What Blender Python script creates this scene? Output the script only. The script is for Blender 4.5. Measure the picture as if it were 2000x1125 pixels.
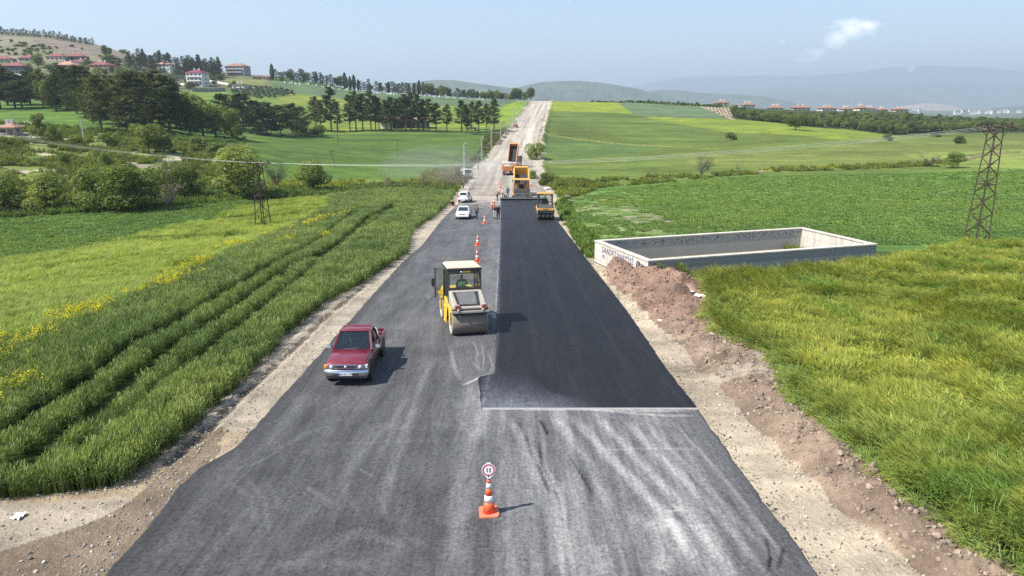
import bpy, bmesh, math, random
import numpy as np
from mathutils import Vector, Matrix
PI = math.pi
R = math.radians
random.seed(11)
RNG = np.random.default_rng(11)
for o in list(bpy.data.objects):
    bpy.data.objects.remove(o, do_unlink=True)
SC = bpy.context.scene
COL = SC.collection

# ------------------------------------------------------------------ camera
CAMZ, PITCH, FPX = 8.9, R(15.0), 1333.0
cam_d = bpy.data.cameras.new('camera')
cam = bpy.data.objects.new('camera', cam_d)
COL.objects.link(cam)
cam.location = (0, 0, CAMZ)
cam.rotation_euler = (PI / 2 - PITCH, 0, 0)
cam_d.sensor_width = 36.0
cam_d.lens = 36.0 * FPX / 2000.0
cam_d.clip_start = 0.2
cam_d.clip_end = 80000
SC.camera = cam

# ------------------------------------------------------------------ sky, sun
SUN_EL, SUN_X, SUN_Y = R(50.0), -0.92, -0.39      # the sun stands to the left and a little behind
world = bpy.data.worlds.new('World')
SC.world = world
world.use_nodes = True
wn = world.node_tree
wn.nodes.clear()
w_out = wn.nodes.new('ShaderNodeOutputWorld')
w_bg = wn.nodes.new('ShaderNodeBackground')
w_sky = wn.nodes.new('ShaderNodeTexSky')
w_sky.sky_type = 'NISHITA'
w_sky.sun_disc = False
w_sky.sun_elevation = SUN_EL
w_sky.sun_rotation = math.atan2(SUN_X, SUN_Y)
w_sky.altitude = 300
w_sky.air_density = 1.0
w_sky.dust_density = 1.0
w_sky.ozone_density = 2.5
w_bg.inputs['Strength'].default_value = 0.115
# a few small pale clouds low over the right-hand mountains, soft and thin
w_tc = wn.nodes.new('ShaderNodeTexCoord')


def wnode(t, **kw):
    n = wn.nodes.new(t)
    for k, v in kw.items():
        setattr(n, k, v)
    return n


def wmath(op, a, b=None):
    n = wnode('ShaderNodeMath', operation=op)
    for i, v in enumerate((a, b)):
        if v is None:
            continue
        if isinstance(v, (int, float)):
            n.inputs[i].default_value = v
        else:
            wn.links.new(v, n.inputs[i])
    return n.outputs[0]


w_map = wnode('ShaderNodeMapping')
w_map.inputs['Scale'].default_value = (1.0, 1.0, 1.5)
wn.links.new(w_tc.outputs['Generated'], w_map.inputs[0])
w_n1 = wnode('ShaderNodeTexNoise')
w_n1.inputs['Scale'].default_value = 30.0
w_n1.inputs['Detail'].default_value = 8.0
w_n1.inputs['Roughness'].default_value = 0.62
w_n1.inputs['Distortion'].default_value = 0.35
wn.links.new(w_map.outputs[0], w_n1.inputs['Vector'])


def cloud_blob(px, py, rx, rz, amp):
    X, Yc = (px - 1000) / FPX, (562.5 - py) / FPX
    v = Vector((X, math.cos(PITCH) + Yc * math.sin(PITCH), -math.sin(PITCH) + Yc * math.cos(PITCH))).normalized()
    s = wnode('ShaderNodeVectorMath', operation='SUBTRACT')
    wn.links.new(w_tc.outputs['Generated'], s.inputs[0])
    s.inputs[1].default_value = v
    m = wnode('ShaderNodeVectorMath', operation='MULTIPLY')
    wn.links.new(s.outputs[0], m.inputs[0])
    m.inputs[1].default_value = (1 / rx, 1 / rx, 1 / rz)
    l = wnode('ShaderNodeVectorMath', operation='LENGTH')
    wn.links.new(m.outputs[0], l.inputs[0])
    return wmath('MULTIPLY', wmath('MAXIMUM', wmath('SUBTRACT', 1.0, l.outputs['Value']), 0.0), amp)


blobs = [cloud_blob(1636, 74, .024, .020, 1.0), cloud_blob(1662, 58, .028, .022, 1.05), cloud_blob(1697, 50, .024, .011, .95), cloud_blob(1650, 64, .036, .026, .75), cloud_blob(1680, 62, .030, .014, .6),
         cloud_blob(1600, 104, .034, .009, .42), cloud_blob(1528, 82, .016, .010, .40), cloud_blob(1545, 108, .040, .009, .36), cloud_blob(1570, 116, .05, .007, .3)]
acc = blobs[0]
for b in blobs[1:]:
    acc = wmath('MAXIMUM', acc, b)
cl = wmath('MULTIPLY', wmath('SUBTRACT', wmath('ADD', acc, wmath('MULTIPLY', w_n1.outputs['Fac'], 1.35)), .90), 1.5)
cl = wmath('MULTIPLY', wmath('MINIMUM', wmath('MAXIMUM', cl, 0.0), 1.0), wmath('MINIMUM', wmath('MULTIPLY', acc, 9.0), 1.0))
w_mix = wnode('ShaderNodeMixRGB')
wn.links.new(wmath('MULTIPLY', cl, .95), w_mix.inputs[0])
wn.links.new(w_sky.outputs[0], w_mix.inputs[1])
w_mix.inputs[2].default_value = (13.5, 13.6, 14.0, 1)
wn.links.new(w_mix.outputs[0], w_bg.inputs['Color'])
wn.links.new(w_bg.outputs[0], w_out.inputs['Surface'])

sun_d = bpy.data.lights.new('sun', 'SUN')
sun_d.energy = 5.0
sun_d.angle = R(0.53)
sun_d.color = (1.0, 0.955, 0.88)
sun = bpy.data.objects.new('sun', sun_d)
COL.objects.link(sun)
_h = math.hypot(SUN_X, SUN_Y)
sun_dir = Vector((SUN_X / _h * math.cos(SUN_EL), SUN_Y / _h * math.cos(SUN_EL), math.sin(SUN_EL)))
sun.rotation_euler = sun_dir.to_track_quat('Z', 'Y').to_euler()
sun.location = (-60, -30, 80)

vs = SC.view_settings
vs.view_transform = 'Standard'
vs.look = 'None'
vs.exposure = 0.82
vs.gamma = 1.0
vs.use_curve_mapping = False
cy = SC.cycles
cy.use_denoising = False        # fine grain of crops and asphalt survives; 128 samples leave film-like noise
cy.max_bounces = 4
cy.diffuse_bounces = 2
cy.glossy_bounces = 1
cy.transmission_bounces = 2
cy.transparent_max_bounces = 6
cy.volume_bounces = 0
cy.adaptive_threshold = 0.01
cy.caustics_reflective = False
cy.caustics_refractive = False
cy.sample_clamp_indirect = 6

# ------------------------------------------------------------------ materials


class NT:
    """small helper round a material's node tree"""

    def __init__(self, name):
        self.m = bpy.data.materials.new(name)
        self.m.use_nodes = True
        self.t = self.m.node_tree
        self.t.nodes.clear()
        self.out = self.t.nodes.new('ShaderNodeOutputMaterial')

    def n(self, t, ins=None, **kw):
        nd = self.t.nodes.new(t)
        for k, v in kw.items():
            setattr(nd, k, v)
        for k, v in (ins or {}).items():
            if hasattr(v, 'is_linked') or isinstance(v, bpy.types.NodeSocket):
                self.t.links.new(v, nd.inputs[k])
            else:
                nd.inputs[k].default_value = v
        return nd

    def math(self, op, a, b=0.0, clamp=False):
        nd = self.n('ShaderNodeMath', {0: a, 1: b}, operation=op)
        nd.use_clamp = clamp
        return nd.outputs[0]

    def noise(self, scale, detail=4, rough=.55, vec=None, dist=0.0):
        ins = {'Scale': scale, 'Detail': detail, 'Roughness': rough, 'Distortion': dist}
        if vec is not None:
            ins['Vector'] = vec
        return self.n('ShaderNodeTexNoise', ins).outputs['Fac']

    def mapping(self, vec, scale=(1, 1, 1), rot=(0, 0, 0)):
        return self.n('ShaderNodeMapping', {'Vector': vec, 'Scale': scale, 'Rotation': rot}).outputs[0]

    def pos(self):
        return self.n('ShaderNodeNewGeometry').outputs['Position']

    def objc(self):
        return self.n('ShaderNodeTexCoord').outputs['Object']

    def ramp(self, fac, stops):
        nd = self.n('ShaderNodeValToRGB', {0: fac})
        e = nd.color_ramp.elements
        while len(e) < len(stops):
            e.new(.5)
        for el, (p, c) in zip(e, stops):
            el.position = p
            el.color = tuple(c) + (1,) if len(c) == 3 else c
        return nd.outputs[0]

    def mix(self, fac, a, b, blend='MIX'):
        nd = self.n('ShaderNodeMixRGB', {0: fac}, blend_type=blend)
        for i, v in ((1, a), (2, b)):
            if isinstance(v, bpy.types.NodeSocket):
                self.t.links.new(v, nd.inputs[i])
            else:
                nd.inputs[i].default_value = tuple(v) + (1,) if len(v) == 3 else v
        return nd.outputs[0]

    def scale_rgb(self, col, fac):
        nd = self.n('ShaderNodeVectorMath', {0: col}, operation='SCALE')
        if isinstance(fac, bpy.types.NodeSocket):
            self.t.links.new(fac, nd.inputs['Scale'])
        else:
            nd.inputs['Scale'].default_value = fac
        return nd.outputs[0]

    def bump(self, h, strength=.5, dist=.02):
        return self.n('ShaderNodeBump', {'Height': h, 'Strength': strength, 'Distance': dist}).outputs[0]

    def principled(self, color, rough=.6, metal=0.0, normal=None, spec=.5, **kw):
        nd = self.n('ShaderNodeBsdfPrincipled')
        for k, v in (('Base Color', color), ('Roughness', rough), ('Metallic', metal), ('Specular IOR Level', spec)):
            if isinstance(v, bpy.types.NodeSocket):
                self.t.links.new(v, nd.inputs[k])
            else:
                nd.inputs[k].default_value = tuple(v) + (1,) if isinstance(v, (tuple, list)) and len(v) == 3 else v
        for k, v in kw.items():
            nd.inputs[k].default_value = v
        if normal is not None:
            self.t.links.new(normal, nd.inputs['Normal'])
        self.t.links.new(nd.outputs[0], self.out.inputs['Surface'])
        return self.m


def paint(name, col, rough=.45, metal=0.0, dirt=.25, dirtcol=(.33, .29, .23), scale=2.5, spec=.5, coat=0.0):
    """painted metal, plastic and so on: slight mottling and dust that gathers in patches"""
    t = NT(name)
    n1 = t.noise(scale, 5, .6, t.objc())
    n2 = t.noise(scale * 9, 3, .6, t.objc())
    f = t.math('MULTIPLY', t.math('SUBTRACT', t.math('ADD', t.math('MULTIPLY', n1, .7), t.math('MULTIPLY', n2, .3)), .42, True), 3.2 * dirt, True)
    c = t.mix(f, col, dirtcol)
    r = t.math('ADD', t.math('MULTIPLY', f, .4), rough, True)
    return t.principled(c, r, metal, spec=spec, **({'Coat Weight': coat, 'Coat Roughness': .08} if coat else {}))


def glass(name, col=(.02, .03, .032), rough=.06):
    t = NT(name)
    n = t.noise(3.0, 3, .6, t.objc())
    return t.principled(t.mix(n, col, tuple(c * 1.8 + .004 for c in col)), rough, 0, spec=.16)


def clear_glass(name, tint=(.94, .96, .95), alpha=.25):
    t = NT(name)
    g = t.n('ShaderNodeBsdfGlossy', {'Color': (1, 1, 1, 1), 'Roughness': .04})
    tr = t.n('ShaderNodeBsdfTransparent', {'Color': tint + (1,)})
    fr = t.n('ShaderNodeFresnel', {'IOR': 1.5})
    mx = t.n('ShaderNodeMixShader', {0: t.math('ADD', fr.outputs[0], .03, True), 1: tr.outputs[0], 2: g.outputs[0]})
    t.t.links.new(mx.outputs[0], t.out.inputs['Surface'])
    return t.m


def foliage(name, cols, transl=.32, scale=1.2, instancer=False, vary=.5):
    """leaves: colour wanders with position, some light goes through"""
    t = NT(name)
    p = t.pos()
    n1 = t.noise(scale, 4, .6, p)
    n2 = t.noise(scale * 7, 2, .5, p)
    f = t.math('ADD', t.math('MULTIPLY', n1, .75), t.math('MULTIPLY', n2, .35))
    rnd = t.n('ShaderNodeObjectInfo').outputs['Random']
    f = t.math('ADD', t.math('SUBTRACT', f, .05), t.math('MULTIPLY', t.math('SUBTRACT', rnd, .5), .25 if instancer else .5), True)
    k = len(cols)
    c = t.ramp(f, [(.28 + .44 * i / max(1, k - 1), cc) for i, cc in enumerate(cols)])
    if instancer:
        a = t.n('ShaderNodeAttribute', attribute_type='INSTANCER', attribute_name='tint').outputs['Color']
        c = t.mix(1.0, c, a, 'MULTIPLY')
        h = t.n('ShaderNodeAttribute', attribute_type='GEOMETRY', attribute_name='shade').outputs['Color']
        c = t.mix(1.0, c, h, 'MULTIPLY')
    d = t.n('ShaderNodeBsdfDiffuse', {'Color': c, 'Roughness': .5})
    tr = t.n('ShaderNodeBsdfTranslucent', {'Color': t.mix(1.0, c, (1.15, 1.1, .55), 'MULTIPLY')})
    mx = t.n('ShaderNodeMixShader', {0: transl, 1: d.outputs[0], 2: tr.outputs[0]})
    gl = t.n('ShaderNodeBsdfGlossy', {'Color': (.9, 1, .85, 1), 'Roughness': .45})
    mx2 = t.n('ShaderNodeMixShader', {0: .015, 1: mx.outputs[0], 2: gl.outputs[0]})
    t.t.links.new(mx2.outputs[0], t.out.inputs['Surface'])
    return t.m


# ------------------------------------------------------------------ object helpers


def put(name, me, mat=None, parent=None, loc=None, rot=None):
    o = bpy.data.objects.new(name, me)
    COL.objects.link(o)
    if mat is not None:
        for m in (mat if isinstance(mat, (list, tuple)) else [mat]):
            me.materials.append(m)
    if parent is not None:
        o.parent = parent
    if loc is not None:
        o.location = loc
    if rot is not None:
        o.rotation_euler = rot
    return o


def tag(o, label=None, cat=None, group=None, kind=None):
    if label:
        o['label'] = label
    if cat:
        o['category'] = cat
    if group:
        o['group'] = group
    if kind:
        o['kind'] = kind
    return o


def thing(name, label, cat, loc=(0, 0, 0), rz=0.0, group=None, rot=None, size=.5):
    o = bpy.data.objects.new(name, None)
    COL.objects.link(o)
    o.empty_display_size = size
    o.location = loc
    o.rotation_euler = rot if rot is not None else (0, 0, rz)
    return tag(o, label, cat, group)


def kids(o):
    return [c for c in bpy.data.objects if c.parent == o]


def np_mesh(name, verts, faces, attrs=None, smooth=True, mats=None):
    """mesh out of numpy arrays; faces (n,3) or (n,4)"""
    me = bpy.data.meshes.new(name)
    verts = np.ascontiguousarray(verts, dtype=np.float32)
    faces = np.ascontiguousarray(faces, dtype=np.int32)
    k = faces.shape[1]
    me.vertices.add(len(verts))
    me.vertices.foreach_set('co', verts.ravel())
    me.loops.add(faces.size)
    me.loops.foreach_set('vertex_index', faces.ravel())
    me.polygons.add(len(faces))
    me.polygons.foreach_set('loop_start', np.arange(0, faces.size, k, dtype=np.int32))
    me.polygons.foreach_set('loop_total', np.full(len(faces), k, dtype=np.int32))
    if smooth:
        me.polygons.foreach_set('use_smooth', np.ones(len(faces), dtype=bool))
    if mats is not None:
        me.polygons.foreach_set('material_index', np.ascontiguousarray(mats, dtype=np.int32))
    me.update(calc_edges=True)
    for nm, (tp, dom, arr) in (attrs or {}).items():
        a = me.attributes.new(nm, tp, dom)
        key = {'FLOAT': 'value', 'FLOAT_COLOR': 'color', 'FLOAT_VECTOR': 'vector', 'INT': 'value'}[tp]
        a.data.foreach_set(key, np.ascontiguousarray(arr, dtype=np.int32 if tp == 'INT' else np.float32).ravel())
    return me


def grid_faces(nr, nc):
    i = np.arange(nr - 1)[:, None] * nc + np.arange(nc - 1)[None, :]
    i = i.ravel()
    return np.stack([i, i + 1, i + nc + 1, i + nc], 1)


class MB:
    """collects simple shapes into one mesh"""

    def __init__(self):
        self.v, self.f, self.mi, self.sm = [], [], [], []
        self.cur = 0
        self.smooth = False
        self.M = Matrix.Identity(4)

    def add(self, vs, fs):
        b = len(self.v)
        for p in vs:
            self.v.append(tuple(self.M @ Vector(p)))
        for f in fs:
            self.f.append(tuple(b + i for i in f))
            self.mi.append(self.cur)
            self.sm.append(self.smooth)
        return self

    def box(self, x0, x1, y0, y1, z0, z1):
        vs = [(x0, y0, z0), (x1, y0, z0), (x1, y1, z0), (x0, y1, z0), (x0, y0, z1), (x1, y0, z1), (x1, y1, z1), (x0, y1, z1)]
        return self.add(vs, [(3, 2, 1, 0), (4, 5, 6, 7), (0, 1, 5, 4), (1, 2, 6, 5), (2, 3, 7, 6), (3, 0, 4, 7)])

    def frustum(self, b, t):
        """b, t: (x0, x1, y0, y1, z) bottom and top rectangles"""
        vs = [(b[0], b[2], b[4]), (b[1], b[2], b[4]), (b[1], b[3], b[4]), (b[0], b[3], b[4]),
              (t[0], t[2], t[4]), (t[1], t[2], t[4]), (t[1], t[3], t[4]), (t[0], t[3], t[4])]
        return self.add(vs, [(3, 2, 1, 0), (4, 5, 6, 7), (0, 1, 5, 4), (1, 2, 6, 5), (2, 3, 7, 6), (3, 0, 4, 7)])

    def prism(self, prof, x0, x1, axis='x'):
        """closed outline swept along x (outline in y,z), y (x,z) or z (x,y)"""
        n = len(prof)
        mk = {'x': lambda a, b, s: (s, a, b), 'y': lambda a, b, s: (a, s, b), 'z': lambda a, b, s: (a, b, s)}[axis]
        vs = [mk(a, b, x0) for a, b in prof] + [mk(a, b, x1) for a, b in prof]
        fs = [tuple(range(n - 1, -1, -1)), tuple(range(n, 2 * n))]
        fs += [(i, (i + 1) % n, n + (i + 1) % n, n + i) for i in range(n)]
        return self.add(vs, fs)

    def loft(self, secs, caps=True):
        n = len(secs[0])
        vs = [p for s in secs for p in s]
        fs = []
        for k in range(len(secs) - 1):
            for i in range(n):
                j = (i + 1) % n
                fs.append((k * n + i, k * n + j, (k + 1) * n + j, (k + 1) * n + i))
        if caps:
            fs.append(tuple(range(n - 1, -1, -1)))
            fs.append(tuple((len(secs) - 1) * n + i for i in range(n)))
        return self.add(vs, fs)

    def tube(self, pts, r, n=6, caps=True):
        pts = [Vector(p) for p in pts]
        rs = r if isinstance(r, (list, tuple)) else [r] * len(pts)
        secs = []
        up = None
        for i, p in enumerate(pts):
            d = (pts[min(i + 1, len(pts) - 1)] - pts[max(i - 1, 0)]).normalized()
            if up is None:
                up = Vector((0, 0, 1)) if abs(d.z) < .9 else Vector((1, 0, 0))
            a = d.cross(up).normalized()
            b = a.cross(d).normalized()
            up = b
            secs.append([tuple(p + (a * math.cos(2 * PI * k / n) + b * math.sin(2 * PI * k / n)) * rs[i]) for k in range(n)])
        return self.loft(secs, caps)

    def bar(self, p, q, w, h=None):
        return self.tube([p, q], [w * .7071, w * .7071], 4)

    def lathe(self, prof, n=24, axis='z', c=(0, 0, 0)):
        """prof: (radius, along); closed at both ends"""
        secs = []
        for r, h in prof:
            s = []
            for k in range(n):
                a = 2 * PI * k / n
                u, v = r * math.cos(a), r * math.sin(a)
                s.append({'z': (c[0] + u, c[1] + v, c[2] + h), 'x': (c[0] + h, c[1] + u, c[2] + v), 'y': (c[0] + v, c[1] + h, c[2] + u)}[axis])
            secs.append(s)
        return self.loft(secs)

    def mesh(self, name):
        me = bpy.data.meshes.new(name)
        me.from_pydata(self.v, [], self.f)
        me.polygons.foreach_set('material_index', self.mi)
        me.polygons.foreach_set('use_smooth', self.sm)
        me.update()
        return me

    def build(self, name, mat, parent=None, bevel=0.0, loc=None, rot=None, seg=2):
        o = put(name, self.mesh(name), mat, parent, loc, rot)
        if bevel:
            b = o.modifiers.new('bevel', 'BEVEL')
            b.width = bevel
            b.segments = seg
            b.limit_method = 'ANGLE'
            b.angle_limit = R(35)
        return o


def text_mesh(body, size, extrude=.004, bold=.0, shear=0.0):
    cu = bpy.data.curves.new('lettering', 'FONT')
    cu.body = body
    cu.size = size
    cu.extrude = extrude
    cu.offset = bold
    cu.shear = shear
    cu.align_x = 'CENTER'
    cu.align_y = 'CENTER'
    cu.resolution_u = 2
    tmp = bpy.data.objects.new('lettering', cu)
    COL.objects.link(tmp)
    dg = bpy.context.evaluated_depsgraph_get()
    me = bpy.data.meshes.new_from_object(tmp.evaluated_get(dg))
    bpy.data.objects.remove(tmp, do_unlink=True)
    bpy.data.curves.remove(cu)
    me.materials.clear()
    return me


# ------------------------------------------------------------------ numeric noise and terrain


def _hash(ix, iy, s):
    v = np.sin(ix * 127.1 + iy * 311.7 + s * 74.7) * 43758.5453
    return v - np.floor(v)


def vnoise(x, y, s=0.0):
    x0, y0 = np.floor(x), np.floor(y)
    fx, fy = x - x0, y - y0
    fx = fx * fx * (3 - 2 * fx)
    fy = fy * fy * (3 - 2 * fy)
    a, b = _hash(x0, y0, s), _hash(x0 + 1, y0, s)
    c, d = _hash(x0, y0 + 1, s), _hash(x0 + 1, y0 + 1, s)
    return (a + (b - a) * fx) * (1 - fy) + (c + (d - c) * fx) * fy


def fbm(x, y, s=0.0, octv=4, gain=.5):
    t, a, n = 0.0, 1.0, 0.0
    for k in range(octv):
        t = t + a * vnoise(x * 2 ** k + 17.3 * k, y * 2 ** k - 9.1 * k, s + k)
        n += a
        a *= gain
    return t / n


def sstep(a, b, x):
    t = np.clip((x - a) / (b - a), 0, 1)
    return t * t * (3 - 2 * t)


_prof = np.array([(-200, 10.8), (0, 0), (110, -5.94), (135, -7.15), (160, -8.0), (200, -8.65), (228, -8.55), (262, -7.0), (300, -4.6), (373, .2),
                  (470, 6.3), (540, 10.6), (575, 12.1), (610, 12.3), (680, 9.5), (1000, -8), (2000, -34), (5000, -42), (40000, -42)], float)
_py = np.arange(-200, 3000, 1.0)
_pz = np.interp(_py, _prof[:, 0], _prof[:, 1])
_k = np.hanning(33)
_k /= _k.sum()
_pz[40:-40] = np.convolve(_pz, _k, 'same')[40:-40]


def prof(y):
    y = np.asarray(y, float)
    return np.where(y < 2900, np.interp(y, _py, _pz), np.interp(y, _prof[:, 0], _prof[:, 1]))


_cl = np.array([(-200, -.95), (100, -1.0), (160, -1.2), (200, -1.0), (230, .2), (262, 2.3), (300, 4.8), (373, 9.8), (470, 16.6), (560, 23), (700, 33), (1000, 55)], float)


def road_x(y):
    return np.interp(y, _cl[:, 0], _cl[:, 1])


def ray(px, py):
    X, Yc = (px - 1000.0) / FPX, (562.5 - py) / FPX
    return np.array([X, math.cos(PITCH) + Yc * math.sin(PITCH), -math.sin(PITCH) + Yc * math.cos(PITCH)])


def at_y(px, py, y):
    d = ray(px, py)
    t = y / d[1]
    return d[0] * t, y, CAMZ + d[2] * t


# ground heights read off the picture: pixel, pixel, distance ahead in metres
CTRL = [(0, 425, 95), (250, 410, 100), (480, 385, 115), (740, 372, 130), (880, 368, 131), (0, 340, 130), (200, 330, 140), (400, 338, 142),
        (600, 340, 160), (800, 345, 165), (0, 270, 165), (300, 275, 180), (470, 300, 178), (600, 290, 220), (800, 290, 240), (640, 257, 320),
        (800, 255, 325), (940, 256, 332), (500, 262, 260), (380, 262, 230), (350, 200, 335), (480, 197, 390), (600, 210, 420), (800, 213, 440),
        (950, 213, 465), (540, 162, 560), (700, 178, 590), (850, 189, 605), (960, 196, 600), (383, 166, 520), (460, 151, 600), (190, 139, 470),
        (60, 134, 470), (320, 139, 560), (100, 240, 210), (100, 200, 290), (0, 200, 290), (220, 215, 260), (250, 170, 400), (60, 165, 390),
        (0, 66, 900), (100, 74, 880), (180, 88, 850), (250, 108, 800), (300, 122, 780), (-250, 60, 900), (-250, 130, 470), (-250, 270, 165), (-250, 430, 92),
        (600, 158, 640), (520, 148, 660), (400, 138, 700),
        (2000, 480, 63), (2000, 330, 165), (1700, 338, 172), (1400, 345, 170), (1180, 368, 142), (2000, 400, 105), (1500, 400, 105),
        (2000, 300, 230), (1700, 300, 230), (1400, 300, 230), (1130, 309, 236), (1553, 253, 330), (1800, 272, 330), (2000, 264, 380),
        (1430, 272, 300), (1250, 250, 350), (1200, 215, 470), (1120, 199, 560), (1250, 201, 570), (1400, 208, 540), (1440, 232, 430),
        (1600, 247, 420), (1750, 262, 400), (1850, 258, 420), (1550, 216, 520), (1750, 221, 520), (2000, 240, 520), (2250, 250, 500),
        (2250, 330, 165), (2250, 480, 62), (1550, 222, 620), (1800, 228, 620), (1400, 212, 640)]
_pts = [at_y(*c) for c in CTRL]
for (x, y) in [(-12, 12), (-25, 14), (12, 12), (25, 14), (-14, 30), (14, 30), (-16, 60), (16, 60), (35, 40), (-18, 100), (18, 100), (0, 12), (0, 60), (-2, 120), (-2, 160), (0, 240), (9.8, 373), (22, 550),
               (30, 60), (30, 30), (5, 300), (16, 470)]:
    _pts.append((x, y, float(prof(y))))
_pts += [(-30, 40, float(prof(40)) - .7), (-31, 85, -6.2), (-50, 60, -4.6), (-45, 30, -2.6), (-62, 85, -6.1)]
for u in (-1.3, -.8, -.4, 0, .4, .8, 1.3):
    for y in (3000., 9000., 25000.):
        _pts.append((u * y, y, float(prof(y))))
for u in (0, .2, .45, .7, 1.0):
    _pts.append((u * 1100, 1100, -14.0))
for u in (-1.2, -.8, -.6):
    _pts.append((u * 1500, 1500, 75.0))
for u in (-.45, -.3, -.15):
    _pts.append((u * 1100, 1100, 6.0))
_pts = np.array(_pts)


def _warp(x, y):
    yy = np.maximum(y, 0) + 12.0
    return x / yy * 1.0, np.log(yy) * .42


def _kern(u, w, cu, cw):
    return np.sqrt((u[:, None] - cu[None]) ** 2 + (w[:, None] - cw[None]) ** 2 + .0016)


_cu, _cw = _warp(_pts[:, 0], _pts[:, 1])
_val = (_pts[:, 2] - prof(_pts[:, 1])) / (_pts[:, 1] + 12)
_A = _kern(_cu, _cw, _cu, _cw)
_wgt = np.linalg.solve(_A + np.eye(len(_val)) * 1e-4, _val)


def land(x, y):
    """large land form, without the road bed"""
    x, y = np.asarray(x, float).ravel(), np.asarray(y, float).ravel()
    out = np.empty(len(x))
    for a in range(0, len(x), 60000):
        u, w = _warp(x[a:a + 60000], y[a:a + 60000])
        out[a:a + 60000] = _kern(u, w, _cu, _cw) @ _wgt
    z = prof(y) + out * (np.maximum(y, 0) + 12)
    z = z + (fbm(x / 45, y / 45, 3, 3) - .5) * .9 * sstep(140, 260, y) + (fbm(x / 160, y / 160, 5, 3) - .5) * 7 * sstep(620, 1100, y)
    return z


def half_width(y):
    return np.interp(y, [0, 110, 140, 180, 220, 300, 560, 700], [7.4, 7.4, 7.6, 9.0, 8.2, 7.2, 7.0, 6.5])


def ground(x, y):
    x, y = np.asarray(x, float).ravel(), np.asarray(y, float).ravel()
    z = land(x, y)
    d = np.abs(x - road_x(y))
    hw = half_width(y)
    k = sstep(hw + 12, hw + 2.2, d) * sstep(720, 640, y)
    zr = prof(y) - .10
    # the far, unpaved road runs in a shallow cut with banks
    z = z + (zr - z) * k
    return z


_MT = np.concatenate([np.geomspace(5.5, 90, 420), np.geomspace(90.2, 900, 900), np.geomspace(902, 24000, 500)])


def hit(px, py, dz=0.0):
    """where the line of sight through a pixel of the photograph meets the ground"""
    d = ray(px, py)
    t = _MT / d[1]
    x, z = d[0] * t, CAMZ + d[2] * t
    g = ground(x, _MT) + dz
    below = np.nonzero(z < g)[0]
    if len(below) == 0:
        y = 900.0
        return d[0] * y / d[1], y, CAMZ + d[2] * y / d[1]
    i = max(1, below[0])
    a, b = z[i - 1] - g[i - 1], g[i] - z[i]
    y = _MT[i - 1] + (_MT[i] - _MT[i - 1]) * (a / (a + b) if a + b > 0 else 0)
    tt = y / d[1]
    return float(d[0] * tt), float(y), float(CAMZ + d[2] * tt)


def on_ground(x, y):
    return float(ground([x], [y])[0])


def poly_world(pp, dz=0.0):
    return np.array([hit(px, py, dz)[:2] for px, py in pp])


def inside(poly, x, y):
    poly = np.asarray(poly)
    r = np.zeros(len(x), bool)
    sel = np.nonzero((x >= poly[:, 0].min()) & (x <= poly[:, 0].max()) & (y >= poly[:, 1].min()) & (y <= poly[:, 1].max()))[0]
    if len(sel) == 0:
        return r
    xs, ys = x[sel], y[sel]
    q = np.zeros(len(sel), bool)
    n = len(poly)
    for i in range(n):
        x0, y0 = poly[i]
        x1, y1 = poly[(i + 1) % n]
        if y0 == y1:
            continue
        c = (y0 > ys) != (y1 > ys)
        q ^= c & (xs < (x1 - x0) * (ys - y0) / (y1 - y0) + x0)
    r[sel] = q
    return r


def seg_dist(pl, x, y, margin=14.0):
    """distance to a polyline (within a margin), and the share of its length at the nearest point"""
    pl = np.asarray(pl)
    dist, share = np.full(len(x), 1e3), np.zeros(len(x))
    a, b = pl.min(0) - margin, pl.max(0) + margin
    sel = np.nonzero((x > a[0]) & (x < b[0]) & (y > a[1]) & (y < b[1]))[0]
    if len(sel) == 0:
        return dist, share
    x, y = x[sel], y[sel]
    best, par = np.full(len(x), 1e9), np.zeros(len(x))
    L = np.concatenate([[0], np.cumsum(np.hypot(*np.diff(pl, axis=0).T))])
    for i in range(len(pl) - 1):
        ax, ay = pl[i]
        bx, by = pl[i + 1]
        l2 = max(1e-9, (bx - ax) ** 2 + (by - ay) ** 2)
        t = np.clip(((x - ax) * (bx - ax) + (y - ay) * (by - ay)) / l2, 0, 1)
        d = np.hypot(x - ax - t * (bx - ax), y - ay - t * (by - ay))
        m = d < best
        best = np.where(m, d, best)
        par = np.where(m, (L[i] + t * (L[i + 1] - L[i])) / L[-1], par)
    dist[sel], share[sel] = best, par
    return dist, share
# ------------------------------------------------------------------ the ground: one sheet to the horizon
def pw(pp):
    return poly_world(pp)


LA = pw([(160, 1200), (210, 1124), (270, 1061), (322, 998), (347, 963), (389, 921), (441, 892), (473, 869), (515, 820), (600, 724), (688, 625), (729, 577), (790, 511), (820, 485), (832, 472), (862, 432), (889, 405), (905, 388)])
RA = pw([(1640, 1200), (1593, 1125), (1538, 1048), (1496, 995), (1413, 878), (1366, 810), (1295, 718), (1223, 610), (1183, 558), (1144, 507), (1105, 455), (1086, 430), (1066, 400), (1062, 388)])
LW = pw([(-300, 985), (10, 975), (120, 965), (230, 950), (300, 905), (340, 870), (400, 815), (430, 790), (520, 700), (560, 655), (640, 590), (700, 560), (745, 530), (795, 495), (800, 470), (810, 450), (840, 430), (872, 404), (886, 384)])
RG = pw([(1880, 1200), (1785, 1125), (1629, 1000), (1450, 820), (1400, 765), (1350, 722), (1322, 682), (1295, 652), (1265, 631), (1232, 591), (1190, 561), (1153, 513), (1125, 470), (1108, 440), (1092, 415), (1080, 392)])
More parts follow.
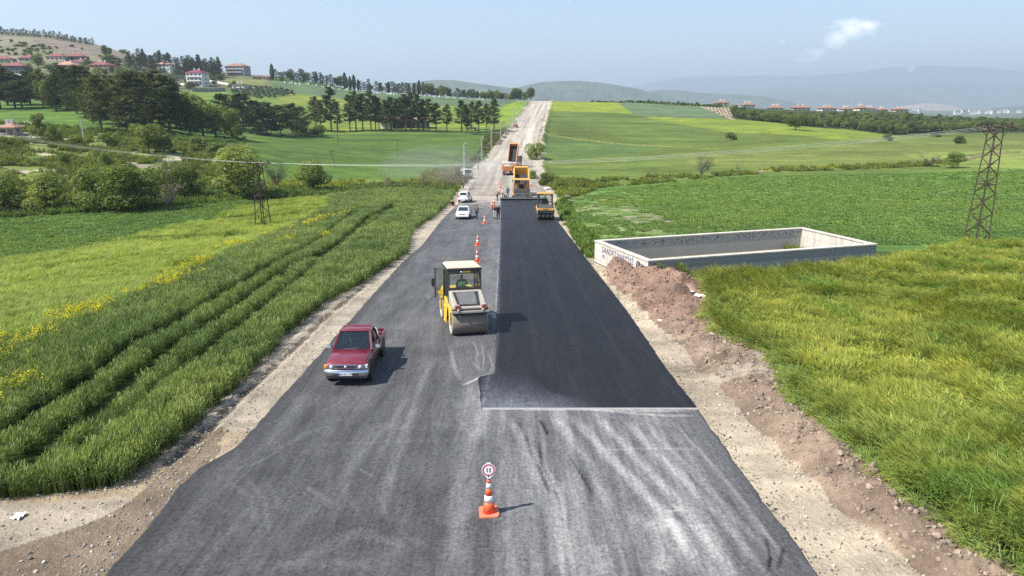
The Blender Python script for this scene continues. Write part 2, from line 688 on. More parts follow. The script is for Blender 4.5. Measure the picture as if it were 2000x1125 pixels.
RW = pw([(1980, 1200), (1886, 1125), (1829, 1082), (1753, 1017), (1651, 927), (1602, 881), (1542, 821), (1500, 779), (1510, 749), (1488, 706), (1430, 680), (1383, 659), (1368, 625), (1380, 606), (1374, 556), (1330, 540), (1312, 530)])


def xof(pl):
    o = np.argsort(pl[:, 1])
    return lambda y: np.interp(y, pl[o, 1], pl[o, 0])


la_x, ra_x, lw_x, rg_x, rw_x = xof(LA), xof(RA), xof(LW), xof(RG), xof(RW)
# open tank beside the road
TANK = [(9.0, 44.0), (6.3, 51.0), (24.4, 56.7), (27.0, 49.6)]
TANK_TOP = CAMZ - 9.9

_u = np.concatenate([-np.geomspace(.86, 2.2, 34)[::-1], np.linspace(-.855, .855, 720), np.geomspace(.86, 2.2, 34)])
_yrow = [-60., -40, -25, -15, -8, -3, 0, 2, 4, 5]
y = 5.6
while y < 26000:
    _yrow.append(y)
    y *= 1 + (.0062 if y < 60 else .009 if y < 720 else .035)
_yrow = np.array(_yrow)
_X = _u[None, :] * (np.maximum(_yrow, 5)[:, None] + 6.0)
_Y = np.repeat(_yrow[:, None], len(_u), 1)
gx, gy = _X.ravel(), _Y.ravel()
gz = ground(gx, gy)
base_z = gz.copy()
col = np.zeros((len(gx), 3))
dirt = np.zeros(len(gx))

n_big = fbm(gx / 30, gy / 30, 1, 4)
n_mid = fbm(gx / 6, gy / 6, 2, 4)
n_sm = fbm(gx / .9, gy / .9, 4, 3)


def setc(mask, c, var=.25, isdirt=0.0, noise=None):
    nn = n_mid if noise is None else noise
    f = (1 + var * 2 * (nn - .5))[:, None]
    col[mask] = (np.array(c)[None] * f)[mask]
    dirt[mask] = isdirt


allm = np.ones(len(gx), bool)
setc(allm, (.085, .165, .035))
far = gy > 620
setc(far, (.10, .135, .055), .5, 0, n_big)
_wb = np.clip(gy * .02, .38, 1.0)
_wx, _wy = gx + (n_sm - .5) * 1.6 * _wb + (n_mid - .5) * 2.2 * _wb, gy + (n_sm - .5) * 1.0 * _wb - (n_mid - .5) * 1.6 * _wb
G = lambda pp: inside(pw(pp), _wx, _wy)
jag = (n_mid - .5) * 3

# ---- left, far to near
setc(G([(-400, 30), (0, 55), (180, 85), (290, 114), (420, 140), (420, 150), (250, 128), (0, 122), (-400, 120)]), (.20, .185, .12), .35, .6, n_big)
setc(G([(60, 75), (180, 90), (300, 118), (300, 126), (220, 118), (120, 100), (70, 86)]), (.19, .15, .12), .2, .8)
setc(G([(40, 90), (110, 96), (200, 122), (150, 122), (60, 104)]), (.17, .19, .09), .3, .3)
setc(G([(-400, 118), (0, 118), (230, 128), (420, 142), (520, 152), (500, 178), (420, 172), (330, 190), (0, 200), (-400, 200)]), (.125, .15, .06), .6, .3, n_mid)
setc(G([(430, 148), (560, 160), (520, 175), (440, 165)]), (.16, .20, .06), .3)
setc(G([(340, 178), (420, 176), (480, 190), (580, 183), (780, 200), (1000, 206), (1030, 192), (1050, 196), (1000, 246), (800, 250), (520, 240), (330, 208)]), (.155, .255, .038), .22)
setc(G([(510, 158), (640, 172), (800, 186), (1000, 199), (980, 210), (800, 204), (640, 190), (580, 183), (545, 172)]), (.105, .175, .07), .16)
setc(G([(560, 184), (640, 192), (780, 205), (760, 214), (640, 203), (540, 198)]), (.20, .255, .04), .2)
setc(G([(975, 215), (1008, 198), (1030, 194), (1020, 215), (992, 244), (965, 246)]), (.185, .29, .03), .2)
setc(G([(590, 232), (990, 236), (975, 253), (590, 256)]), (.16, .235, .03), .35)
setc(G([(-400, 200), (0, 200), (340, 205), (480, 225), (480, 262), (300, 262), (0, 248), (-400, 250)]), (.10, .20, .03), .4)
setc(G([(-400, 246), (0, 246), (300, 264), (480, 285), (480, 262), (620, 262), (560, 270), (490, 300), (460, 372), (240, 405), (0, 420), (-400, 425)]), (.14, .185, .045), .5, .15, n_mid)
setc(G([(480, 268), (620, 262), (900, 262), (975, 262), (960, 282), (900, 350), (880, 374), (700, 360), (470, 372), (440, 345), (490, 300)]), (.082, .150, .024), .2)
setc(G([(580, 350), (880, 352), (880, 376), (740, 372), (480, 386), (480, 368)]), (.17, .20, .04), .45)
setc(G([(330, 350), (470, 350), (470, 380), (360, 392)]), (.05, .14, .02), .2)
setc(G([(110, 372), (160, 372), (160, 404), (105, 408)]), (.06, .16, .022), .2)
# terraces: bare banks between strips of weeds
bank = inside(pw([(-400, 262), (470, 290), (470, 352), (0, 400), (-400, 410)]), gx, gy)
tb = np.abs(((gy + gx * .12 + (n_big - .5) * 14) / 13.0) % 1.0 - .5)
setc(bank & (tb < .09 + .08 * (n_mid - .5)), (.27, .235, .165), .35, .9)
for pl, wd in (([(-100, 262), (0, 264), (60, 268), (110, 272), (180, 272)], 2.6), ([(20, 266), (40, 252), (58, 238)], 2.6),
               ([(0, 342), (110, 332), (200, 322), (300, 314), (420, 310)], 1.6), ([(80, 360), (150, 356), (300, 346)], 1.3)):
    d, _ = seg_dist(pw(pl), gx, gy)
    setc(d + jag * .35 < wd, (.36, .32, .25), .2, 1.0)
# near left fields
setc(G([(-400, 425), (0, 425), (240, 410), (480, 388), (740, 374), (890, 374), (840, 430), (700, 560), (520, 700), (340, 870), (230, 950), (10, 976), (-400, 990)]), (.045, .075, .016), .3)
BARLEY_L = pw([(-500, 560), (0, 520), (180, 492), (330, 452), (480, 405), (640, 386), (640, 410), (560, 452), (470, 490), (330, 560), (160, 640), (0, 690), (-500, 860)])
setc(inside(BARLEY_L, gx, gy), (.15, .18, .02), .25)
GREEN_L = pw([(-500, 440), (0, 428), (240, 412), (480, 388), (480, 405), (330, 452), (180, 492), (0, 520), (-500, 560)])
setc(inside(GREEN_L, gx, gy), (.07, .14, .03), .25)

# ---- right, far to near
setc(G([(1060, 196), (1250, 202), (1420, 208), (1600, 216), (2400, 235), (2400, 300), (2000, 330), (1700, 338), (1400, 345), (1180, 366), (1090, 372), (1050, 330), (1060, 250)]), (.115, .175, .030), .3, 0, n_big)
setc(G([(1072, 196), (1215, 201), (1240, 224), (1120, 222), (1062, 220)]), (.21, .29, .028), .12)
setc(G([(1062, 218), (1240, 222), (1330, 232), (1400, 262), (1250, 262), (1064, 242)]), (.105, .165, .030), .3, 0, n_big)
setc(G([(1205, 200), (1370, 209), (1430, 232), (1330, 230), (1240, 225)]), (.115, .185, .075), .12)
setc(G([(1250, 228), (1400, 232), (1560, 242), (1640, 252), (1760, 266), (1650, 276), (1500, 262), (1350, 246)]), (.185, .265, .030), .16)
setc(G([(1366, 208), (1440, 211), (1462, 232), (1430, 234)]), (.36, .28, .19), .15, .8)
setc(G([(1062, 262), (1150, 270), (1300, 286), (1230, 300), (1060, 312)]), (.095, .165, .036), .25, 0, n_big)
setc(G([(1330, 300), (1600, 290), (1760, 268), (2400, 256), (2400, 300), (1800, 312), (1500, 330), (1350, 320)]), (.15, .205, .04), .25, 0, n_big)
setc(G([(1760, 300), (2000, 292), (2400, 290), (2400, 330), (2000, 328), (1850, 326)]), (.21, .29, .055), .18, 0, n_big)
d, _ = seg_dist(pw([(1066, 263), (1180, 278), (1320, 287), (1400, 290)]), gx, gy)
setc(d + jag * .4 < 1.4, (.24, .27, .05), .3)
d, _ = seg_dist(pw([(1090, 352), (1150, 352), (1300, 346), (1400, 342), (1500, 333), (1700, 326), (1850, 318), (1930, 300), (2000, 296)]), gx, gy)
setc(d + jag * .8 < 3.2, (.16, .175, .045), .6, .3, n_sm)
setc(d + jag * 1.6 < .4, (.30, .27, .19), .3, .8)
d, _ = seg_dist(pw([(1500, 331), (1560, 328), (1700, 324), (1830, 318)]), gx, gy)
setc(d + jag * 2.0 < 1.0, (.34, .30, .03), .3)
setc(G([(1430, 232), (1560, 246), (1650, 252), (1745, 264), (1850, 260), (2400, 262), (2400, 215), (1700, 205), (1450, 205)]), (.05, .075, .025), .3)
setc(G([(1100, 392), (1180, 368), (1400, 345), (1700, 338), (2000, 330), (2400, 328), (2400, 480), (1960, 480), (1720, 478), (1560, 444), (1165, 470), (1120, 430)]), (.105, .19, .045), .2)
thin = G([(1095, 388), (1150, 376), (1240, 392), (1330, 412), (1420, 446), (1160, 470), (1120, 440)])
setc(thin & (n_sm * .5 + n_mid * .5 > .47), (.17, .215, .075), .2, .2)
setc(thin & (n_sm * .6 + n_mid * .4 > .60), (.34, .29, .20), .25, .9)
setc(G([(1160, 505), (1262, 530), (1375, 560), (1390, 650), (1500, 705), (1510, 780), (1890, 1125), (2000, 1200), (2800, 1200), (2400, 480), (1960, 480), (1720, 490), (1300, 520)]), (.055, .075, .018), .3)

# ---- verges and spoil along the road
near = (gy < 150)
lx, rx = la_x(gy), ra_x(gy)
mL = near & (gx < lx + 1.2) & (gx > np.where(gy < 100, lw_x(gy), lx - 1.6) - .25 + (n_sm - .5) * .5)
setc(mL, (.39, .33, .25), .22, 1.0, n_mid * .5 + n_sm * .5)
setc(near & (gy < 20) & (gx < lx + 1.2) & (gx < lw_x(gy) + 3) & ~inside(LW if False else pw([(-400, 990), (10, 976), (230, 950), (340, 870), (430, 790), (520, 700), (300, 600), (-400, 700)]), gx, gy), (.40, .31, .205), .3, 1.0)
wet = G([(419, 832), (435, 855), (434, 878), (378, 923), (287, 1025), (212, 1125), (150, 1210), (-300, 1210), (-300, 1090), (0, 1066), (57, 1053), (159, 1018), (242, 988), (287, 946), (330, 905), (348, 866)])
setc(wet & (gx < lx + .6), (.20, .152, .105), .35, 1.0, n_sm)
setc(G([(70, 1062), (170, 1058), (300, 1040), (180, 1075), (90, 1075)]) & (n_mid > .4), (.30, .19, .125), .3, 1.0)
setc(G([(-200, 1000), (100, 990), (230, 962), (260, 975), (150, 1005), (0, 1040), (-200, 1050)]), (.37, .31, .23), .25, 1.0, n_sm)
d, _ = seg_dist(pw([(330, 905), (400, 845), (470, 775), (566, 689), (629, 626), (681, 583), (711, 559)]), gx, gy)
rut = np.exp(-(d / .16) ** 2)
setc((d + (n_sm - .5) * .35 < .13), (.17, .14, .11), .5, 1.0, n_sm)
gz -= rut * .07
gz += np.exp(-((d - .36) / .16) ** 2) * .05 * (gy < 60)

mR = near & (gx > rx - 1.2) & (gx < np.where(gy < 48, rg_x(gy) + .6, rx + 1.8) + .25)
setc(mR, (.43, .355, .255), .18, 1.0, n_mid * .5 + n_sm * .5)
mS = near & (gy < 46) & (gx > rg_x(gy) + .25 + (n_sm - .5) * .5) & (gx < rw_x(gy) + 1.3)
setc(mS, (.26, .19, .135), .5, 1.0, n_sm)
red = sstep(30, 37, gy) * sstep(54, 45, gy)
mM = mS & (red > .35)
setc(mM, (.25, .165, .12), .5, 1.0, n_sm)
setc(near & (gy > 24) & (gy < 31) & (gx > rx + .2) & (gx < rw_x(gy)) & (n_mid > .42), (.36, .30, .225), .25, 1.0, n_sm)
# relief of the spoil: a long ridge and a heap against the tank
w = np.clip((gx - rg_x(gy) - .3) / np.maximum(.6, rw_x(gy) + .7 - rg_x(gy)), 0, 1.25)
ridge = np.sin(np.clip(w, 0, 1) * PI) ** .8 * .38 * (gy < 46) * near * (gx > rg_x(gy))
lump = fbm(gx / .55, gy / .55, 8, 4, .6)
lump2 = fbm(gx / 1.6, gy / 1.6, 9, 3)
heap = np.zeros(len(gx))
for cx, cy_, h, r in ((7.3, 46.2, 1.15, 1.7), (8.7, 43.4, 1.15, 1.6), (9.9, 41.2, 1.25, 1.9), (9.0, 38.6, .95, 2.1), (9.6, 35.6, .75, 1.9), (7.9, 41.2, .7, 1.5), (9.6, 32.5, .45, 1.8), (9.4, 28.6, .35, 1.8)):
    heap = np.maximum(heap, h * np.exp(-((gx - cx) ** 2 + (gy - cy_) ** 2) / r ** 2))
heap = heap * sstep(-.2, .9, gx - ra_x(gy) - .3)
rel = np.maximum(ridge, heap)
SPOIL = rel
gz += rel * (.65 + .7 * lump2) + (lump - .5) * np.clip(rel * 1.7, 0, .62)
setc((heap > .3) & (gy > 31), (.25, .165, .12), .5, 1.0, n_sm)
gz += (n_sm - .5) * .05 * (dirt > .5) * (gy < 60)
gz += (fbm(gx / .22, gy / .22, 12, 2) - .5) * .035 * (dirt > .5) * (gy < 40)
# tyre lugs and ruts in the mud at the lower left
mud = near & (gy < 22) & (gx < lx - .2) & (dirt > .5)
gz += np.where(mud, .05 * np.sin((gx * .35 + gy) * 7 + 3 * n_mid) * (n_mid - .2), 0)
# banks of the unpaved stretch
dr = np.abs(gx - road_x(gy)) - half_width(gy)
bk = (gy > 112) & (gy < 640) & (dr > -1.5) & (dr < 3.2)
setc(bk & (dr + (n_mid - .5) * 4 < 1.4), (.40, .345, .27), .3, 1.0, n_sm)
gz += np.where(bk, np.exp(-((dr - 1.6) / 1.1) ** 2) * (.25 + 1.1 * n_mid * sstep(230, 300, gy)), 0)
setc((gy > 265) & (gy < 330) & (gx < road_x(gy) - half_width(gy)) & (gx > road_x(gy) - half_width(gy) - 6.5) & (n_mid > .38), (.13, .11, .075), .5, .9)
# pressed-down ground beneath the roads
inroad = (gy < 118) & (gx > lx + .25) & (gx < rx - .25)
gz[inroad] = (prof(gy) - .16)[inroad]
inr2 = (gy >= 112) & (gy < 640) & (dr < -.6)
gz[inr2] = (prof(gy) - .22)[inr2]
it = inside(np.array(TANK), gx, gy)
gz[it] = np.minimum(gz[it], TANK_TOP - 1.75)
gz = gz.reshape(-1)

t = NT('ground')
p = t.pos()
c_at = t.n('ShaderNodeAttribute', attribute_name='Col').outputs['Color']
d_at = t.n('ShaderNodeAttribute', attribute_name='Dirt').outputs['Fac']
n1 = t.noise(.9, 6, .65, p)
n2 = t.noise(9.0, 4, .7, p)
n3 = t.noise(1.0, 5, .6, t.mapping(p, (.05, .75, 1)))
n4 = t.noise(.12, 5, .55, p)
n5 = t.noise(1.0, 4, .6, t.mapping(p, (.006, .055, 1), (0, 0, R(6))))
n6 = t.noise(1.0, 4, .6, t.mapping(p, (.03, .28, 1), (0, 0, R(-8))))
fac = t.math('ADD', t.math('MULTIPLY', n1, 1.0), t.math('ADD', t.math('MULTIPLY', n2, .8), t.math('MULTIPLY', n3, 1.0)))
fac = t.math('SUBTRACT', t.math('ADD', t.math('ADD', fac, t.math('MULTIPLY', n5, 1.0)), t.math('ADD', t.math('MULTIPLY', n6, .9), t.math('MULTIPLY', n4, .6))), 1.67)
c = t.scale_rgb(c_at, fac)
c = t.mix(t.math('MULTIPLY', t.math('SUBTRACT', n4, .47, True), t.math('SUBTRACT', 1.2, t.math('MULTIPLY', d_at, 1.2)), True), c, t.mix(1.0, c, (1.5, 1.18, .75), 'MULTIPLY'))
peb = t.n('ShaderNodeTexVoronoi', {'Vector': p, 'Scale': 11.0}).outputs['Distance']
pebf = t.math('MULTIPLY', t.math('LESS_THAN', peb, .17), t.math('MULTIPLY', d_at, t.math('GREATER_THAN', n1, .5)))
c = t.mix(t.math('MULTIPLY', pebf, .55), c, (.42, .39, .34))
hgt = t.math('ADD', t.math('MULTIPLY', n2, .6), t.math('ADD', t.math('MULTIPLY', t.noise(40, 3, .6, p), .15), t.math('MULTIPLY', n1, .8)))
M_GROUND = t.principled(c, .95, 0, t.bump(hgt, .75, .16), spec=.15)
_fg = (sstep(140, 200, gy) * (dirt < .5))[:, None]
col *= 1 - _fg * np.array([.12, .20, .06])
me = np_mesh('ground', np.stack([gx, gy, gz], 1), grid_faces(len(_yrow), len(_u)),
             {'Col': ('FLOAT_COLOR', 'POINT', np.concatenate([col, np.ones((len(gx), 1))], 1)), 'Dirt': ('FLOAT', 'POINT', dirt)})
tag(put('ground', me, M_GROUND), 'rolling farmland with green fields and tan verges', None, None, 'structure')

# lookup of the finished surface (verge relief included) for things that stand on it
_gz2 = gz.reshape(len(_yrow), len(_u))


def surf(x, y):
    """height of the built ground sheet"""
    x, y = np.asarray(x, float).ravel(), np.asarray(y, float).ravel()
    r = np.interp(y, _yrow, np.arange(len(_yrow)))
    i = np.clip(r.astype(int), 0, len(_yrow) - 2)
    fr = r - i
    out = np.zeros(len(x))
    for k, wk in ((0, 1 - fr), (1, fr)):
        yy = _yrow[i + k]
        cc = np.interp(x / (np.maximum(yy, 5) + 6.0), _u, np.arange(len(_u)))
        j = np.clip(cc.astype(int), 0, len(_u) - 2)
        fc = cc - j
        out += wk * (_gz2[i + k, j] * (1 - fc) + _gz2[i + k, j + 1] * fc)
    return out


def surf1(x, y):
    return float(surf([x], [y])[0])


# ------------------------------------------------------------------ roads
def sheet(name, ys, xl, xr, zfun, ncol, mat, label, paintfun=None, skirt=.10, drop=.14, edge=.0, seed=0, dirtdef=0.0):
    """a strip of road between two edges, with sloping sides"""
    ys = np.asarray(ys)
    s = np.linspace(0, 1, ncol)
    e_l = xl(ys) + (fbm(ys / .5, ys * 0, seed + 1, 4) - .5) * edge
    e_r = xr(ys) + (fbm(ys / .5, ys * 0, seed + 2, 4) - .5) * edge
    X = e_l[:, None] + (e_r - e_l)[:, None] * s[None]
    X = np.concatenate([e_l[:, None] - skirt, X, e_r[:, None] + skirt], 1)
    Y = np.repeat(ys[:, None], ncol + 2, 1)
    Z = zfun(X.ravel(), Y.ravel()).reshape(X.shape)
    Z[:, 0] -= drop
    Z[:, -1] -= drop
    x, yv, z = X.ravel(), Y.ravel(), Z.ravel()
    c = paintfun(x, yv) if paintfun else np.full((len(x), 3), .1)
    me = np_mesh(name, np.stack([x, yv, z], 1), grid_faces(len(ys), ncol + 2),
                 {'Col': ('FLOAT_COLOR', 'POINT', np.concatenate([c, np.ones((len(x), 1))], 1))})
    return tag(put(name, me, mat), label, None, None, 'structure')


def asphalt_mat(name, grain=24.0, speck=1.9, rough=.82, bump=.6):
    t = NT(name)
    p = t.pos()
    ca = t.n('ShaderNodeAttribute', attribute_name='Col').outputs['Color']
    n1 = t.noise(grain, 3, .75, p)
    n2 = t.noise(grain * .4, 4, .7, p)
    n3 = t.noise(1.3, 5, .6, t.mapping(p, (1.6, .25, 1)))
    n4 = t.noise(8.0, 5, .65, t.mapping(p, (1.5, .12, 1)))
    f = t.math('ADD', t.math('ADD', t.math('MULTIPLY', n1, speck), t.math('MULTIPLY', n2, speck)), t.math('ADD', t.math('MULTIPLY', n3, .6), t.math('MULTIPLY', n4, 1.1)))
    f = t.math('MAXIMUM', t.math('ADD', f, 1 - speck - .85), .25)
    c = t.scale_rgb(ca, f)
    return t.principled(c, rough, 0, t.bump(t.math('ADD', n1, n2), bump, .012), spec=.22)


M_OLD = asphalt_mat('old_asphalt')
M_NEW = asphalt_mat('fresh_asphalt', 26, 1.5, .62, .5)
M_AGG = asphalt_mat('aggregate_road', 6, .8, .95, .6)


def rp(px, py):
    """pixel to road plane"""
    d = ray(px, py)
    lo, hi = 4.0, 200.0
    for _ in range(50):
        m = (lo + hi) / 2
        if CAMZ + d[2] * m / d[1] > float(prof(m)):
            lo = m
        else:
            hi = m
    return d[0] * lo / d[1], lo


def strokes(x, y, lst, acc, seed):
    for k, (pp, w, val, soft) in enumerate(lst):
        pl = np.array([rp(*q) for q in pp])
        d, par = seg_dist(pl, x, y, 2.5)
        sel = np.nonzero(d < w * 1.6)[0]
        if len(sel) == 0:
            continue
        br = fbm(x[sel] / .5, y[sel] / .9, seed + k, 4, .6)
        wob = d[sel] + (br - .5) * w * .9
        m = 1 - sstep(w * (1 - soft), w, wob)
        fade = sstep(0, .12, par[sel]) * sstep(1, .85, par[sel])
        acc[sel] += val * m * (.35 + 1.3 * np.clip(br - .15, 0, 1)) * (.25 + .75 * fade)
    return acc


JOINT = np.array([rp(*q) for q in [(944, 1200), (944, 900), (942, 798), (970, 671), (972, 600), (976, 500), (978, 430), (978, 385)]])
joint_x = xof(JOINT)
Y_NEW0 = rp(942, 799)[1]
Y_NEW1 = rp(978, 391)[1]

LIGHT = [([(945, 745), (943, 800), (930, 860)], .30, .16, .8), ([(925, 740), (915, 810), (920, 900), (900, 1000), (890, 1125)], .5, .09, .9),
         ([(985, 805), (1090, 960), (1120, 1125)], .22, .12, .9), ([(1120, 815), (1180, 880), (1300, 1010), (1385, 1125)], .30, .17, .9),
         ([(1165, 810), (1230, 880), (1330, 985), (1430, 1125)], .24, .15, .9), ([(1080, 810), (1150, 900), (1190, 1000)], .3, .10, .9),
         ([(1215, 815), (1300, 900), (1420, 1020), (1490, 1125)], .26, .13, .9), ([(1265, 830), (1370, 940), (1500, 1080)], .16, .12, .9),
         ([(1320, 830), (1420, 940), (1540, 1100)], .12, .09, .9), ([(1030, 880), (1075, 1000), (1090, 1125)], .26, .11, .9),
         ([(1250, 1015), (1310, 1030), (1290, 1125)], .5, .12, .8), ([(1165, 1060), (1175, 1125)], .35, .1, .9), ([(1310, 985), (1330, 995), (1300, 1000)], .10, .14, .7),
         ([(1150, 800), (1300, 812), (1360, 812)], .10, .16, .7), ([(960, 799), (1150, 801), (1355, 803)], .07, .22, .6), ([(1180, 878), (1290, 876), (1380, 878)], .06, .10, .7),
         ([(955, 731), (965, 745)], .3, .18, .8), ([(905, 752), (940, 736), (970, 730)], .10, .22, .7), ([(880, 680), (890, 720), (905, 752)], .08, .10, .7),
         ([(925, 665), (933, 690), (930, 700), (938, 722)], .05, .13, .9), ([(940, 670), (945, 700), (943, 726)], .045, .12, .9), ([(955, 690), (962, 715), (957, 730)], .05, .12, .9),
         ([(922, 706), (938, 725)], .10, .10, .9), ([(893, 742), (880, 700), (876, 668)], .10, .03, .9),
         ([(975, 660), (973, 600), (977, 500), (979, 440), (979, 395)], .22, .16, .8), ([(955, 650), (955, 560), (962, 480), (968, 420)], .55, .055, .95), ([(935, 600), (940, 540), (950, 480)], .3, .03, .9),
         # left lane: dusty wheel tracks and scuffs
         ([(845, 700), (815, 770), (790, 850), (765, 930), (745, 1000)], .17, .075, .9), ([(835, 690), (800, 760), (760, 850), (720, 930)], .12, .045, .9),
         ([(800, 770), (760, 830), (690, 900), (650, 960)], .16, .05, .9), ([(720, 840), (640, 960), (560, 1060)], .28, .035, .9), ([(690, 900), (670, 960), (700, 1000)], .12, .045, .8),
         ([(740, 960), (755, 1010), (800, 1020)], .12, .04, .8), ([(600, 950), (650, 985)], .07, .09, .7), ([(700, 915), (730, 932)], .06, .09, .7), ([(530, 885), (600, 845), (650, 830)], .14, .04, .9),
         ([(455, 945), (490, 970), (500, 1020)], .08, .05, .8), ([(480, 930), (520, 980), (520, 1030)], .08, .05, .8), ([(510, 930), (560, 1000)], .08, .04, .8), ([(450, 920), (500, 905), (545, 880)], .07, .06, .8),
         ([(540, 1120), (600, 1085), (700, 1040), (800, 1070)], .22, .055, .9), ([(460, 1110), (600, 1100), (760, 1100)], .18, .04, .9), ([(730, 830), (850, 835), (930, 830)], .35, .03, .95),
         ([(600, 870), (750, 862), (900, 858)], .12, .03, .9), ([(800, 1050), (830, 1065)], .1, .06, .8), ([(640, 800), (700, 760), (780, 745)], .10, .035, .9),
         ([(760, 700), (900, 480), (930, 430)], .3, .02, .95), ([(680, 760), (850, 560), (905, 440)], .3, .018, .95), ([(820, 640), (925, 470)], .22, .02, .95)]
DARK = [([(1025, 850), (1035, 880), (1060, 930), (1075, 965)], .085, -.14, .6), ([(1052, 860), (1058, 905), (1075, 940), (1095, 985)], .06, -.13, .6), ([(1110, 890), (1140, 935), (1160, 970)], .05, -.10, .6),
        ([(1055, 820), (1070, 850)], .09, -.10, .7), ([(1305, 1035), (1320, 1070)], .06, -.09, .6), ([(1010, 820), (1035, 870), (1040, 920)], .08, -.06, .7), ([(920, 930), (905, 945)], .12, -.05, .8),
        ([(1040, 1000), (1020, 940), (1000, 870)], .2, -.03, .9), ([(1495, 1050), (1505, 1090), (1500, 1115)], .06, -.08, .6), ([(1530, 1070), (1520, 1110)], .05, -.09, .6),
        ([(1270, 830), (1350, 850), (1340, 870), (1280, 860)], .35, -.07, .9), ([(1210, 985), (1300, 950)], .35, -.06, .9), ([(1200, 890), (1290, 970), (1390, 1080)], .16, -.08, .8), ([(1310, 880), (1400, 970), (1480, 1060)], .15, -.07, .8),
        ([(1130, 830), (1200, 900), (1260, 960)], .14, -.05, .8), ([(1245, 845), (1330, 920)], .14, -.06, .8),
        ([(800, 760), (870, 745), (905, 760)], .4, -.012, .9), ([(770, 890), (850, 870), (930, 880)], .45, -.018, .9), ([(620, 920), (600, 1000), (540, 1080)], .4, -.012, .9), ([(890, 700), (896, 730), (905, 750)], .07, -.03, .8),
        ([(700, 800), (790, 790)], .3, -.01, .9)]


def paint_old(x, y):
    jx = joint_x(y)
    st1 = fbm(x * 1.5 + fbm(x * .2, y / 9, 20) * 2.2, y / 7.0, 21, 4, .6)
    st2 = fbm(x * 4.5, y / 3.2, 22, 3, .6)
    mot = fbm(x / 1.1, y / 1.4, 23, 4)
    a = .066 + .055 * (st1 - .42) + .030 * (st2 - .5) + .05 * (mot - .5)
    # dusty, worn stretch ahead of the new layer
    rgt = sstep(-.5, .8, x - jx) * sstep(Y_NEW0 + 1.5, Y_NEW0 - .5, y)
    st3 = .6 * fbm(x * 3.4 + .35 * fbm(x * .4, y / 4, 25), y / 9.0, 24, 4, .62) + .4 * fbm(x * 1.7, y / 7.0, 26, 3, .6)
    edge = sstep(0.2, 1.8, ra_x(y) - x)
    a = a * (1 - rgt) + rgt * (.058 + (.035 + .36 * np.clip(st3 - .41, 0, 1) + .05 * (mot - .5)) * (.25 + .75 * edge))
    a = a + .022 * sstep(9, 40, y) + .03 * sstep(70, 112, y)
    rim = sstep(.9, 0, x - la_x(y)) * sstep(118, 60, y)
    a = a * (1 - .35 * rim * (.4 + mot))
    old = inside(np.array([rp(*q) for q in [(880, 672), (968, 672), (968, 732), (905, 753), (893, 735)]]), x, y)
    a = np.where(old, .085 + .07 * (mot - .3), a)
    a = strokes(x, y, LIGHT[:25], a, 40)
    a = strokes(x, y, [(p_, w_ * 1.5, v_ * .62, .97) for p_, w_, v_, s_ in LIGHT[25:]], a, 70)
    a = strokes(x, y, [(p_, w_ * (.7 if w_ > .12 else 1), v_ * (.45 if w_ > .12 else 1), s_) for p_, w_, v_, s_ in DARK], a, 90)
    dust = sstep(.08, .26, a)
    a = np.clip(a, .016, .42)
    # aggregate tracked over the far end
    ag = sstep(94, 118, y + (mot - .5) * 22)
    c = a[:, None] * (np.array([1.0, .995, 1.0]) * (1 - dust[:, None]) + np.array([1.03, 1.0, .955]) * dust[:, None])
    return c * (1 - ag[:, None]) + ag[:, None] * np.array([.37, .32, .26]) * (.8 + .4 * st1)[:, None]


def paint_new(x, y):
    mot = fbm(x / 1.1, y / 2.4, 31, 4)
    st = fbm(x * 3, y / 8, 32, 3)
    lane = np.abs(((x - newl_x(y)) / 1.75) % 1.0 - .5)
    a = .0135 + .007 * (mot - .5) + .008 * (st - .5) + .0035 * sstep(.40, .49, lane) + .012 * sstep(40, 105, y)
    tri = inside(np.array([rp(*q) for q in [(944, 800), (940, 742), (972, 690), (985, 700), (1080, 770), (1200, 802)]]), x, y)
    d, _ = seg_dist(np.array([rp(944, 801), rp(1220, 803)]), x, y)
    dst = np.exp(-(d / 1.0) ** 2) * sstep(4.6, 1.5, x - joint_x(y))
    gr = fbm(x / .12, y / .12, 34, 3, .7)
    trs = np.where(tri, sstep(3.2, .2, np.hypot((x - joint_x(y)) * .8, (y - Y_NEW0) * .75)), 0)
    a = a + trs * (.035 + .08 * gr) * (.35 + .7 * mot) + dst * (.03 + .09 * gr * mot)
    lf = np.exp(-((x - joint_x(y)) / .10) ** 2)
    a += lf * .07 * gr
    return np.clip(a, .012, .4)[:, None] * np.array([.95, .98, 1.13])


def paint_agg(x, y):
    xr = x - road_x(y)
    st = fbm(xr * .8 + fbm(xr * .1, y / 40, 50) * 1.5, y / 55, 51, 4, .6)
    st2 = fbm(xr * 2.2, y / 30, 52, 3, .6)
    mot = fbm(x / 3, y / 7, 53, 4)
    a = .30 + .30 * (st - .47) + .14 * (st2 - .5) + .12 * (mot - .5)
    tr = np.exp(-((xr - .6 + .8 * np.sin(y / 60)) / .55) ** 2) + np.exp(-((xr - 3.0 + .6 * np.sin(y / 50 + 1)) / .6) ** 2)
    a += .10 * tr * sstep(230, 300, y)
    a = a - .07 * sstep(210, 130, y) + .03
    c = np.array([1.12, .985, .80])
    return np.clip(a - .03, .10, .5)[:, None] * c


ys_o = []
y = 3.0
while y < 119:
    ys_o.append(y)
    y += max(.06, .0042 * y)
